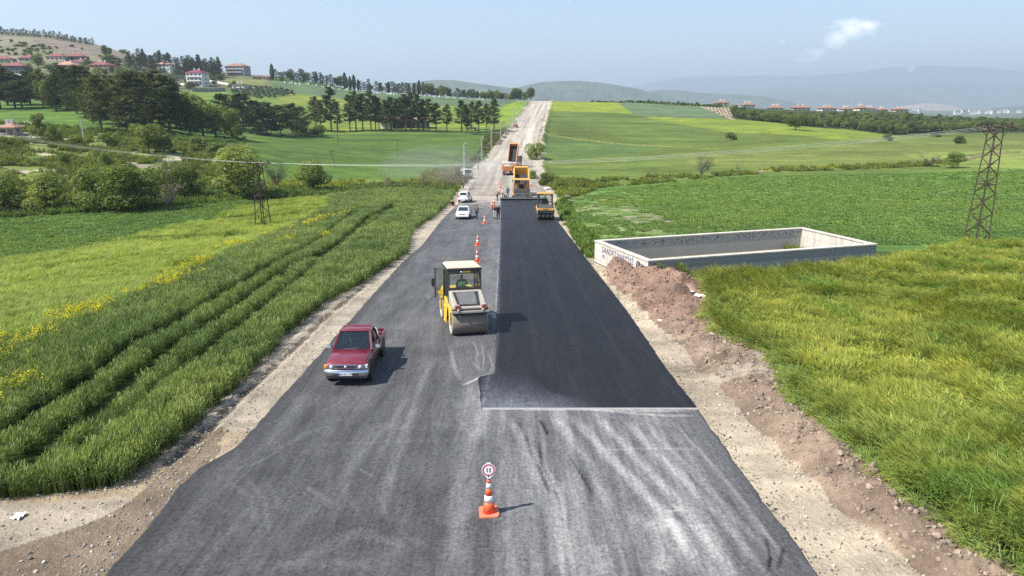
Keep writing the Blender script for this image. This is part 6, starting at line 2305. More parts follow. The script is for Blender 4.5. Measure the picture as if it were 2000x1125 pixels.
# ------------------------------------------------------------------ maroon pickup
x_, y_ = at_road(676, 743)
pk = road_root('pickup_truck', 'dusty maroon pickup truck with chrome bumper driving towards the camera', 'pickup', x_ + .10, y_ + 1.65, .035, -1)
pk.scale = (.97, .97, .97)
m = MB()
m.smooth = True
W_ = .845
m.loft([sec(.80, .50, .86, 2.36, .05), sec(.825, .46, .94, 2.25), sec(.84, .44, .985, 1.6), sec(.845, .42, 1.02, .95), sec(.845, .40, 1.03, .3), sec(.845, .40, 1.03, -.62), sec(.845, .42, 1.0, -.70)])
body = m.build('body', M_RED, pk, .012)
for sx_ in (-1, 1):                                   # dark wheel arches
    for yy in (1.52, -1.55):
        m = MB()
        m.lathe([(.43, -.012), (.43, .012)], 22, 'x', (sx_ * .842, yy, .40))
        m.build('wheel_arch', M_BLACK, pk)
m = MB()                                              # bonnet with raised centre
m.smooth = True
secs = []
for y0, z0, w0 in ((2.30, .905, .70), (2.22, .955, .72), (1.6, 1.01, .735), (1.0, 1.052, .745)):
    secs.append([(-w0, y0, z0 - .05), (w0, y0, z0 - .05), (w0, y0, z0), (w0 * .78, y0, z0 + .012), (w0 * .70, y0, z0 + .032), (-w0 * .70, y0, z0 + .032), (-w0 * .78, y0, z0 + .012), (-w0, y0, z0)])
m.loft(secs)
m.build('bonnet', M_RED, pk, .008)
CB, CT = (-.785, .785, -.66, .98, 1.02), (-.60, .60, -.50, .22, 1.63)
m = MB()
_cb = [(sx_ * .785, yy, 1.02) for sx_, yy in ((-1, -.66), (1, -.66), (1, .98), (-1, .98))]
_ct = [(sx_ * .60, yy, 1.63) for sx_, yy in ((-1, -.50), (1, -.50), (1, .22), (-1, .22))]
for a_, b_ in zip(_cb, _ct):
    m.bar(a_, b_, .085)
for i in range(4):
    m.bar(_ct[i], _ct[(i + 1) % 4], .085)
    m.bar(_cb[i], _cb[(i + 1) % 4], .06)
for sx_ in (-1, 1):
    m.bar((sx_ * .785, -.02, 1.02), (sx_ * .60, -.10, 1.63), .075)
cab = m.build('cab', M_RED, pk, .012)
m = MB()
for sx_ in (-1, 1):
    m.box(sx_ * .38 - .27, sx_ * .38 + .27, -.30, .22, .62, .80)
    m.prism([(-.42, .75), (-.26, .75), (-.34, 1.30), (-.46, 1.30)], sx_ * .38 - .25, sx_ * .38 + .25)
    m.prism([(-.46, 1.31), (-.36, 1.31), (-.38, 1.48), (-.46, 1.48)], sx_ * .38 - .13, sx_ * .38 + .13)
m.build('seats', paint('grey_seat_cloth', (.17, .17, .17), .9), pk, .03)
m = MB()
m.prism([(.45, .75), (1.0, .75), (.98, 1.03), (.62, 1.08), (.50, 1.0)], -.76, .76)
m.build('dashboard', M_DARKG, pk, .02)
m = MB()
m.smooth = True
m.tube([(-.38 + .17 * math.cos(k_ * PI / 8), .46 - .05 * math.sin(k_ * PI / 8), 1.07 + .15 * math.sin(k_ * PI / 8)) for k_ in range(17)], .015, 6)
m.build('steering_wheel', M_BLACK, pk)
m = MB()
m.smooth = True
secs = []
for y0, z0 in ((-.50, 1.60), (-.40, 1.645), (-.1, 1.665), (.12, 1.65), (.24, 1.605)):
    secs.append([(-.60, y0, z0 - .03), (.60, y0, z0 - .03), (.60, y0, z0 - .01), (.45, y0, z0 + .012), (-.45, y0, z0 + .012), (-.60, y0, z0 - .01)])
m.loft(secs)
m.build('roof', M_RED, cab, .01)
fr = [(.785, .98, 1.02), (-.785, .98, 1.02), (-.60, .22, 1.63), (.60, .22, 1.63)]
quad_panel('windscreen', sub_quad(fr, .04, .96, .04, .94), M_TINT, cab)
bk_ = [(-.785, -.66, 1.02), (.785, -.66, 1.02), (.60, -.50, 1.63), (-.60, -.50, 1.63)]
quad_panel('rear_window', sub_quad(bk_, .06, .94, .06, .92), M_TINT, cab)
for sx_ in (-1, 1):
    sd = [(.785, -.66, 1.02), (.785, .98, 1.02), (.60, .22, 1.63), (.60, -.50, 1.63)]
    if sx_ < 0:
        sd = [(-p_[0], p_[1], p_[2]) for p_ in (sd[1], sd[0], sd[3], sd[2])]
        quad_panel('side_window', sub_quad(sd, .10, .58, .06, .92), M_TINT, cab)
        quad_panel('quarter_window', sub_quad(sd, .64, .95, .06, .92), M_TINT, cab)
    else:
        quad_panel('side_window', sub_quad(sd, .42, .90, .06, .92), M_TINT, cab)
        quad_panel('quarter_window', sub_quad(sd, .05, .36, .06, .92), M_TINT, cab)
    m = MB()                                          # mirror on an arm
    m.bar((sx_ * .80, .70, 1.07), (sx_ * .93, .74, 1.12), .03)
    m.build('mirror_arm', M_BLACK, pk)
    m = MB()
    m.frustum((sx_ * .98 - .10, sx_ * .98 + .10, .68, .80, 1.05), (sx_ * .98 - .085, sx_ * .98 + .085, .69, .78, 1.20))
    m.build('mirror', M_CHROME, pk, .03, seg=3)
    m = MB()                                          # door outline and handle
    m.box(sx_ * .848 - .004, sx_ * .848 + .004, -.12, .02, .88, .92)
    m.build('door_handle', M_BLACK, pk)
    for yy in (.84, -.30):
        m = MB()
        m.box(sx_ * .846 - .003, sx_ * .846 + .003, yy - .006, yy + .006, .50, 1.0)
        m.build('door_gap', M_INK, pk)
    m = MB()                                          # headlamp, indicator
    m.box(sx_ * .56 - .155, sx_ * .56 + .155, 2.33, 2.395, .705, .865)
    hl = m.build('headlamp', M_CHROME, pk, .015)
    m = MB()
    m.smooth = True
    m.lathe([(.075, 0), (.07, .02), (.04, .035), (.005, .04)], 14, 'y', (sx_ * .55, 2.392, .785))
    m.build('lens', M_LENS, hl)
    m = MB()
    m.box(sx_ * .775 - .06, sx_ * .775 + .06, 2.22, 2.375, .71, .86)
    m.build('indicator', M_AMBER if sx_ > 0 else M_LENS, pk, .02)
    m = MB()                                          # wiper
    m.bar((sx_ * .05 + .3, .93, 1.062), (sx_ * .05 - .22, .90, 1.098), .018)
    m.build('wiper', M_BLACK, pk)
m = MB()
m.box(-.40, .40, 2.34, 2.38, .715, .865)
gr = m.build('grille', M_CHROME, pk, .02)
for z0 in (.738, .792):
    m = MB()
    m.box(-.36, .36, 2.376, 2.386, z0, z0 + .042)
    m.build('grille_slot', M_INK, gr)
m = MB()
m.smooth = True
m.lathe([(.055, 0), (.05, .012), (.005, .014)], 16, 'y', (0, 2.388, .79))
eb_ = m.build('badge', M_CHROME, gr)
eb_.scale = (1.25, 1, .8)
eb_.location = (0, 0, .158)
m = MB()
m.smooth = True
bs = []
for x0, yy in ((-.86, 2.12), (-.84, 2.38), (-.66, 2.47), (0, 2.50), (.66, 2.47), (.84, 2.38), (.86, 2.12)):
    bs.append([(x0, yy - .10, .44), (x0, yy - .03, .44), (x0, yy, .50), (x0, yy - .012, .62), (x0, yy - .05, .675), (x0, yy - .12, .675)])
m.loft(bs)
bp = m.build('bumper', M_CHROME, pk, .01)
m = MB()
m.box(-.50, .50, 2.46, 2.502, .475, .535)
m.build('intake', M_INK, bp)
m = MB()
m.box(-.80, .80, 2.18, 2.40, .32, .45)
m.build('valance', M_DARKG, pk, .03)
m = MB()
m.box(-.26, .26, 2.498, 2.512, .470, .585)
npl = m.build('number_plate', M_PLATE, bp)
m = MB()
m.box(-.262, -.21, 2.512, 2.5145, .472, .583)
m.box(-.262, -.21, 2.5125, 2.515, .472, .583)
# the blue band sits at the plate's own left, which is +x seen from the front
m = MB()
m.box(.212, .258, 2.511, 2.5145, .473, .582)
m.build('blue_band', M_BLUE, bp)
put('plate_text', text_mesh('46 HC 779', .105, .001, .002), M_INK, bp, (-.025, 2.5135, .527), (PI / 2, 0, PI))
for yy in (1.52, -1.55):
    for sx_ in (-1, 1):
        wheel(pk, sx_ * .73, yy, .345, .22)
m = MB()                                              # load bed
for sx_ in (-1, 1):
    m.prism([(-2.45, .55), (-.72, .50), (-.72, 1.0), (-2.45, 1.02)], sx_ * .845, sx_ * .79) if sx_ > 0 else m.prism([(-2.45, .55), (-.72, .50), (-.72, 1.0), (-2.45, 1.02)], -.845, -.79)
m.box(-.80, .80, -2.45, -2.40, .55, 1.01)
m.box(-.80, .80, -2.42, -.72, .55, .60)
m.box(-.80, .80, -.76, -.70, .55, 1.0)
m.build('load_bed', M_RED, pk, .012)
m = MB()                                              # white tubular frame behind the cab
for sx_ in (-1, 1):
    m.tube([(sx_ * .76, -.95, 1.0), (sx_ * .70, -.95, 1.36), (sx_ * .62, -.95, 1.42)], .03, 6)
    m.tube([(sx_ * .72, -.95, 1.25), (sx_ * .78, -1.7, 1.02)], .025, 6)
m.tube([(-.64, -.95, 1.42), (.64, -.95, 1.42)], .03, 6)
m.build('roll_bar', M_WHITE, pk)
for sx_ in (-1, 1):
    m = MB()
    m.box(sx_ * .74 - .07, sx_ * .74 + .07, -2.48, -2.44, .66, .92)
    m.build('tail_lamp', M_REDLAMP, pk)
ld = thing('canister', 'blue grey canister standing in the pickup bed', 'canister', (0, 0, 0))
m = MB()
m.smooth = True
m.lathe([(.17, 0), (.18, .05), (.18, .42), (.12, .48), (.05, .50), (.05, .55), (.01, .56)], 16)
m.build('drum', paint('blue_grey_plastic', (.10, .16, .20), .5), ld)
m = MB()
m.tube([(-.09, 0, .5), (-.09, 0, .6), (.09, 0, .6), (.09, 0, .5)], .012, 5)
m.build('handle', M_BLACK, ld)
bpy.context.view_layer.update()
ld.location = pk.matrix_world @ Vector((-.45, -1.25, .60))

# ------------------------------------------------------------------ tandem roller with cab
M_DRUM = paint('drum_steel', (.20, .168, .135), .6, .1, .45, (.13, .11, .09), 2.0)
RXY = at_road(914, 655)
RF = Vector((-.235, .97)).normalized()
rc = (RXY[0] + RF.x * 1.65, RXY[1] + .38 + RF.y * 1.65)
ro = road_root('tandem_roller', 'yellow tandem drum roller with glazed cab and beige roof', 'road roller', rc[0], rc[1], RF.x, RF.y, 'road rollers')
for yy, nm in ((-1.65, 'rear'), (1.65, 'front')):
    m = MB()
    m.smooth = True
    m.lathe([(.50, -.82), (.585, -.835), (.61, -.80), (.612, 0), (.61, .80), (.585, .835), (.50, .82)], 48, 'x', (0, 0, 0))
    dr_ = m.build('drum', M_DRUM, ro, loc=(0, yy, .61))
    for sx_ in (-1, 1):
        m = MB()
        m.lathe([(.585, -.02), (.585, .02), (.50, .022), (.48, -.015), (.12, -.012), (.10, .05), (.01, .052)], 30, 'x')
        m.build('drum_rim', M_BEIGE, dr_, loc=(sx_ * .835, 0, 0), rot=(0, 0, 0 if sx_ > 0 else PI))
    # forked side plates that carry the drum
    for sx_ in (-1, 1):
        m = MB()
        s_ = 1 if yy > 0 else -1
        pr = [(yy - .10, .50), (yy + .10, .50), (yy + .26, 1.10), (yy + .62, 1.22), (yy + .60, 1.38), (yy - .60, 1.38), (yy - .62, 1.22), (yy - .26, 1.10)]
        m.prism(pr, sx_ * .875 - .035, sx_ * .875 + .035)
        m.build('drum_fork', M_YELLOW, ro, .012)
    m = MB()
    m.box(-.90, .90, yy + (-.70 if yy < 0 else .58), yy + (-.58 if yy < 0 else .70), 1.16, 1.26)
    m.build('scraper_beam', M_BEIGE, ro, .012)
    m = MB()
    m.box(-.78, .78, yy + (-.60 if yy < 0 else .55), yy + (-.55 if yy < 0 else .60), 1.05, 1.16)
    m.build('scraper', M_BLACK, ro)
    for sx_ in (-1, 1):
        m = MB()
        m.smooth = True
        m.lathe([(.055, 0), (.06, .02), (.06, .10), (.02, .11)], 12, 'y', (sx_ * .58, yy + (-.80 if yy < 0 else .70), 1.32))
        m.build('spray_nozzle', M_GREYM, ro)
m = MB()                                              # engine housing at the near end
m.prism([(-2.20, 1.28), (-2.27, 1.40), (-1.10, 1.92), (-.78, 1.96), (-.78, 1.28)], -.80, .80)
hs_ = m.build('engine_housing', M_BEIGE, ro, .06, seg=3)
quad_panel('grille_frame', [(-.56, -2.14, 1.46), (.48, -2.14, 1.46), (.56, -1.13, 1.909), (-.66, -1.13, 1.909)], M_BLACK, hs_, .03)
gl_ = quad_panel('grille', sub_quad([(-.56, -2.14, 1.46), (.48, -2.14, 1.46), (.56, -1.13, 1.909), (-.66, -1.13, 1.909)], .10, .88, .08, .93), M_DARKG, hs_, .045)
gq = sub_quad([(-.56, -2.15, 1.505), (.48, -2.15, 1.505), (.56, -1.14, 1.954), (-.66, -1.14, 1.954)], .11, .87, .10, .91)
for i in range(13):
    m = MB()
    v = i / 12
    m.bar(lerp4(gq, 0, v), lerp4(gq, 1, v), .014)
    m.build('grille_bar', M_GREYM, gl_)
for sx_ in (-1, 1):
    m = MB()
    m.box(sx_ * .64 - .14, sx_ * .64 + .14, -2.30, -2.14, 1.34, 1.56)
    lb_ = m.build('lamp_box', M_BEIGE, ro, .03)
    m = MB()
    m.smooth = True
    m.lathe([(.085, .0), (.085, -.03), (.05, -.032), (.045, -.015), (.01, -.015)], 18, 'y', (sx_ * .64, -2.30, 1.44))
    m.build('tail_lamp', M_REDLAMP, lb_)
    m = MB()
    m.box(sx_ * .64 - .07, sx_ * .64 + .07, -2.33, -2.29, 1.535, 1.575)
    m.build('reflector', M_LENS, lb_)
m = MB()                                              # front body, mostly hidden by the cab
m.prism([(.88, 1.25), (.88, 1.72), (1.9, 1.66), (2.25, 1.48), (2.25, 1.25)], -.78, .78)
m.build('front_housing', M_YELLOW, ro, .06, seg=3)
m = MB()                                              # centre frame and platform
m.box(-.42, .42, -.95, .95, .55, 1.15)
m.build('centre_joint', M_BLACK, ro, .04)
m = MB()
m.box(-.86, .86, -.80, .90, 1.12, 1.26)
m.build('platform', M_DARKG, ro, .02)
for sx_ in (-1, 1):                                   # yellow ladder-like side frames
    m = MB()
    for yy in (-.62, -.12):
        m.bar((sx_ * .92, yy, .34), (sx_ * .86, yy - .05, 1.34), .085)
    sf = m.build('side_frame', M_YELLOW, ro, .01)
    for zz_ in (.38, .62, .86, 1.10):
        m = MB()
        m.box(sx_ * .905 - .05, sx_ * .905 + .05, -.64, -.10, zz_ - .03, zz_ + .03)
        m.build('step', M_YELLOW, sf)
    m = MB()
    m.prism([(.25, 1.24), (1.25, 1.24), (1.72, .95), (1.95, 1.25), (1.95, 1.42), (.25, 1.52)], sx_ * .87 - .04, sx_ * .87 + .04)
    m.build('side_panel', M_YELLOW, ro, .02)
    m = MB()
    m.prism([(-.80, 1.26), (.25, 1.26), (.25, 1.50), (-.45, 1.50), (-.80, 1.40)], sx_ * .84 - .04, sx_ * .84 + .04)
    m.build('fender', M_YELLOW, ro, .02)
# cab
cz0, cz1 = 1.28, 2.92
for sx_ in (-1, 1):
    for yy, y2 in ((-.76, -.70), (.86, .78)):
        m = MB()
        m.tube([(sx_ * .80, yy, cz0), (sx_ * .77, y2, cz1)], .055, 4)
        m.build('cab_post', M_BLACK, ro)
    m = MB()
    m.tube([(sx_ * .80, .02, cz0), (sx_ * .77, .02, cz1)], .045, 4)
    m.build('cab_post', M_BLACK, ro)
m = MB()
m.box(-.86, .86, -.80, .92, cz1, cz1 + .10)
rf_ = m.build('cab_roof', M_BLACK, ro, .02)
m = MB()
m.frustum((-.86, .86, -.78, .94, cz1 + .10), (-.72, .72, -.70, .84, cz1 + .19))
m.build('roof_panel', M_ROOFB, rf_, .03, seg=3)
m = MB()
m.box(-.80, .80, -.79, -.74, cz1 - .17, cz1)
hd_ = m.build('header', M_BLACK, ro)
put('maker_lettering', text_mesh('BOMAG', .105, .002, .003), M_YELLOW, hd_, (.10, -.794, cz1 - .085), (PI / 2, 0, 0))
m = MB()
m.smooth = True
m.lathe([(.045, 0), (.045, .004)], 14, 'y', (-.16, -.796, cz1 - .085))
m.build('maker_roundel', M_LENS, hd_)
m = MB()
m.box(-.80, .80, -.80, -.74, cz0 - .03, cz0 + .06)
m.build('sill_rail', M_BLACK, ro)
quad_panel('rear_pane', [(-.74, -.765, cz0 + .08), (.74, -.765, cz0 + .08), (.72, -.71, cz1 - .18), (-.72, -.71, cz1 - .18)], M_CLEAR, ro, .002)
quad_panel('front_pane', [(.74, .84, cz0 + .06), (-.74, .84, cz0 + .06), (-.72, .78, cz1 - .06), (.72, .78, cz1 - .06)], M_CLEAR, ro, .002)
quad_panel('side_pane', [(.80, -.70, cz0 + .06), (.80, .80, cz0 + .06), (.77, .74, cz1 - .05), (.77, -.66, cz1 - .05)], M_CLEAR, ro, .002)
quad_panel('side_pane', [(-.80, .0, cz0 + .06), (-.80, -.70, cz0 + .06), (-.77, -.66, cz1 - .05), (-.77, .0, cz1 - .05)], M_CLEAR, ro, .002)
# door standing open at the left
dq = [(-1.30, .50, cz0 + .02), (-.82, .06, cz0 + .02), (-.80, .06, cz1 - .05), (-1.27, .50, cz1 - .05)]
do = quad_panel('door_glass', dq, M_CLEAR, ro, .002)
m = MB()
for i in range(4):
    m.bar(dq[i], dq[(i + 1) % 4], .045)
m.build('door_frame', M_BLACK, do)
# seat, console, steering wheel, odds and ends on the rear shelf
m = MB()
m.box(-.28, .28, -.16, .34, 1.62, 1.74)
m.prism([(-.26, 1.66), (-.16, 1.66), (-.20, 2.02), (-.28, 2.02)], -.26, .26)
m.box(-.16, .16, -.10, .25, 1.26, 1.62)
m.build('seat', M_BLACK, ro, .03)
m = MB()
m.prism([(.42, 1.26), (.70, 1.26), (.66, 1.95), (.50, 2.02), (.42, 1.80)], -.22, .22)
m.build('console', M_DARKG, ro, .02)
m = MB()
m.smooth = True
ring = [(.18 * math.cos(a_ * PI / 8), .42 + .06 * math.sin(a_ * PI / 8), 2.02 + .16 * math.sin(a_ * PI / 8)) for a_ in range(17)]
m.tube(ring, .016, 6)
m.build('steering_wheel', M_BLACK, ro)
m = MB()
m.box(-.72, .72, -.74, -.40, 1.28, 1.36)
m.build('rear_shelf', M_DARKG, ro)
for i, (bx_, sz, cl_) in enumerate(((-.50, .13, (.75, .75, .76)), (-.30, .10, (.30, .08, .06)), (-.12, .09, (.72, .72, .74)), (.22, .10, (.06, .08, .06)), (.48, .10, (.72, .72, .74)), (.62, .08, (.7, .7, .72)))):
    me = bpy.data.meshes.new('bundle')
    bm = bmesh.new()
    bmesh.ops.create_icosphere(bm, subdivisions=2, radius=sz)
    for v in bm.verts:
        v.co *= random.uniform(.8, 1.15)
        v.co.z *= .7
    bm.to_mesh(me)
    bm.free()
    ob = put('cloth_bundle', me, paint('bundle_%d' % i, cl_, .9), None)
    bpy.context.view_layer.update()
    ob.location = ro.matrix_world @ Vector((bx_, -.56, 1.36 + sz * .6))
    tag(ob, ['white bag at the left of the rear cab shelf', 'dark red bundle on the rear cab shelf', 'small white bag beside the red bundle', 'dark green bundle on the rear cab shelf', 'white bag at the right of the rear cab shelf', 'smallest white bag in the right shelf corner'][i], 'bag', 'things on the roller cab shelf')
m = MB()
m.tube([(-.90, 1.05, 1.52), (-1.18, .98, 1.72), (-1.32, .95, 1.80), (-1.32, .95, 1.95)], .02, 6)
mi_ = m.build('mirror_arm', M_BLACK, ro)
m = MB()
m.frustum((-1.42, -1.22, .90, .99, 1.86), (-1.42, -1.22, .90, .99, 2.26))
m.build('mirror', M_BLACK, mi_, .03, seg=3)
m = MB()
m.box(.98, 1.30, -1.72, -1.58, .86, .93)
m.box(1.12, 1.34, -1.76, -1.56, .70, .86)
m.build('edge_cutter', M_GREYM, ro, .02)

# ------------------------------------------------------------------ rubber tyred roller
x_, y_ = at_road(1066, 431)
pr_o = road_root('tyre_roller', 'yellow rubber tyred roller with open cab on the black lane', 'road roller', x_, y_ + .5, 0, -1, 'road rollers', .05)
for i in range(4):
    wheel(pr_o, (-.75 + .5 * i), .1, .53, .42, M_YELLOR)
for i in range(3):
    wheel(pr_o, (-.5 + .5 * i), -3.4, .46, .40, M_YELLOR)
m = MB()
m.prism([(.70, .80), (.70, 1.42), (-4.0, 1.42), (-4.0, .80), (-2.9, .62), (-.5, .62)], -.98, .98)
m.build('body', M_BLACK, pr_o, .05)
m = MB()
m.box(-1.0, 1.0, .66, .76, 1.16, 1.42)
bn = m.build('front_band', M_YELLOR, pr_o, .03)
put('band_lettering', text_mesh('BOMAG', .20, .003, .006), M_INK, bn, (.0, .764, 1.29), (PI / 2, 0, PI))
for sx_ in (-1, 1):
    m = MB()
    m.prism([(.70, .78), (.70, 1.44), (-.4, 1.44), (-3.9, 1.44), (-3.9, 1.0), (-.2, 1.0)], sx_ * 1.0 - .035, sx_ * 1.0 + .035)
    m.build('side_panel', M_YELLOR, pr_o, .02)
    m = MB()
    m.smooth = True
    m.lathe([(.07, 0), (.07, .03), (.02, .05)], 12, 'y', (sx_ * .8, .76, 1.29))
    m.build('headlamp', M_LENS, pr_o)
m = MB()
m.prism([(.55, 1.42), (.45, 1.62), (-.9, 1.78), (-.9, 1.42)], -.82, .82)
m.build('bonnet', M_DARKG, pr_o, .06)
for sx_ in (-1, 1):
    for yy in (-.95, -2.5):
        m = MB()
        m.tube([(sx_ * .88, yy, 1.42), (sx_ * .84, yy, 2.98)], .06, 4)
        m.build('cab_post', M_BLACK, pr_o)
    m = MB()
    m.bar((sx_ * .90, -.95, 1.9), (sx_ * 1.22, -.80, 1.95), .03)
    m.box(sx_ * 1.22 - .09, sx_ * 1.22 + .09, -.85, -.76, 1.62, 1.95)
    m.build('mirror', M_BLACK, pr_o)
m = MB()
for z_ in (1.95, 2.88):
    m.bar((-.86, -.95, z_), (.86, -.95, z_), .06)
    m.bar((-.86, -2.5, z_), (.86, -2.5, z_), .06)
    for sx_ in (-1, 1):
        m.bar((sx_ * .86, -.95, z_), (sx_ * .86, -2.5, z_), .05)
m.build('cab_rails', M_BLACK, pr_o)
m = MB()
for sx_ in (-1, 1):
    m.box(sx_ * .87 - .03, sx_ * .87 + .03, -2.5, -.95, 1.42, 1.92)
m.build('cab_side', M_BLACK, pr_o)
quad_panel('cab_pane', [(.84, -.94, 1.98), (-.84, -.94, 1.98), (-.82, -.94, 2.86), (.82, -.94, 2.86)], M_CLEAR, pr_o, .002)
m = MB()
m.box(-1.0, 1.0, -2.65, -.80, 2.96, 3.10)
m.build('cab_roof', M_YELLOR, pr_o, .04)
m = MB()
m.box(-.28, .28, -2.0, -1.5, 1.42, 1.85)
m.prism([(-2.05, 1.8), (-1.9, 1.8), (-2.0, 2.4), (-2.1, 2.4)], -.28, .28)
m.build('seat', M_BLACK, pr_o, .03)
m = MB()
m.prism([(-1.0, 1.42), (-1.25, 1.42), (-1.25, 2.15), (-1.0, 2.2)], -.4, .4)
m.build('console', M_DARKG, pr_o)

# ------------------------------------------------------------------ paver
pv_y = Y_NEW1 + 2.4
pa = road_root('asphalt_paver', 'dark asphalt paver with yellow canopy laying the black lane', 'paver', 1.55, pv_y, 0, 1)
m = MB()
m.box(-1.25, 1.25, -2.0, 2.6, .55, 1.75)
m.build('body', M_DARKG, pa, .06)
m = MB()
m.box(-3.45, 3.55, -2.75, -2.25, .06, .48)
scd = m.build('screed', M_BLACK, pa, .03)
m = MB()
m.box(-3.45, 3.55, -3.10, -2.76, .34, .40)
m.build('walkway', M_GREYM, scd)
for x0 in (-2.6, -1.3, 0, 1.4, 2.7):
    m = MB()
    m.box(x0 - .3, x0 + .3, -2.72, -2.3, .48, .78)
    m.build('tamper_box', M_DARKG, scd, .03)
m = MB()
m.tube([(-3.4, -2.72, .5), (-3.4, -2.72, 1.05), (3.5, -2.72, 1.05), (3.5, -2.72, .5)], .022, 5)
for x0 in (-2.2, -1, .2, 1.4, 2.5):
    m.tube([(x0, -2.72, .45), (x0, -2.72, 1.05)], .018, 5)
m.build('hand_rail', M_GREYM, scd)
for sx_ in (-1, 1):
    m = MB()
    m.prism([(-2.3, .35), (.2, .75), (.2, 1.0), (-2.3, .75)], sx_ * 1.42 - .10, sx_ * 1.42 + .10)
    m.build('tow_arm', M_YELLOR, pa, .03)
    m = MB()
    m.prism([(-1.9, .05), (2.4, .05), (2.65, .3), (2.4, .62), (-1.9, .62), (-2.1, .3)], sx_ * 1.05 - .17, sx_ * 1.05 + .17)
    m.build('track', M_RUBBER, pa, .05)
    m = MB()
    m.box(sx_ * .68 - .28, sx_ * .68 + .28, -1.2, -.75, 1.76, 2.25)
    m.prism([(-1.25, 2.1), (-1.15, 2.1), (-1.25, 2.75), (-1.33, 2.75)], sx_ * .68 - .26, sx_ * .68 + .26)
    m.build('seat', M_ORANGE, pa, .04)
    for yy in (-1.5, .9):
        m = MB()
        m.tube([(sx_ * 1.18, yy, 1.75), (sx_ * 1.18, yy, 3.2)], .05, 5)
        m.build('canopy_post', M_BLACK, pa)
    m = MB()
    m.prism([(2.6, .7), (4.3, .5), (4.3, 1.3), (2.6, 1.6)], sx_ * 1.45 - .06, sx_ * 1.45 + .06)
    m.build('hopper_wing', M_YELLOR, pa, .02)
m = MB()
m.box(-1.0, 1.0, -.45, -.15, 1.76, 2.45)
m.build('console', M_BLACK, pa, .03)
m = MB()
m.frustum((-1.42, 1.42, -1.85, 1.2, 3.2), (-1.35, 1.35, -1.75, 1.1, 3.34))
m.build('canopy', M_YELLOR, pa, .03)
m = MB()
m.box(-1.4, 1.4, 2.6, 4.3, .45, .55)
m.build('hopper_floor', M_STEEL, pa)
m = MB()
m.smooth = True
m.loft([[(-1.2 * k_, -2.05 - .1 * k_, .10 + z_), (1.2 * k_, -2.05 - .1 * k_, .10 + z_), (1.2 * k_, -2.02, .05 + z_), (-1.2 * k_, -2.02, .05 + z_)] for k_, z_ in ((2.6, 0), (2.0, .25), (1.2, .35))])
m.build('mix_heap', M_FRESH, pa)

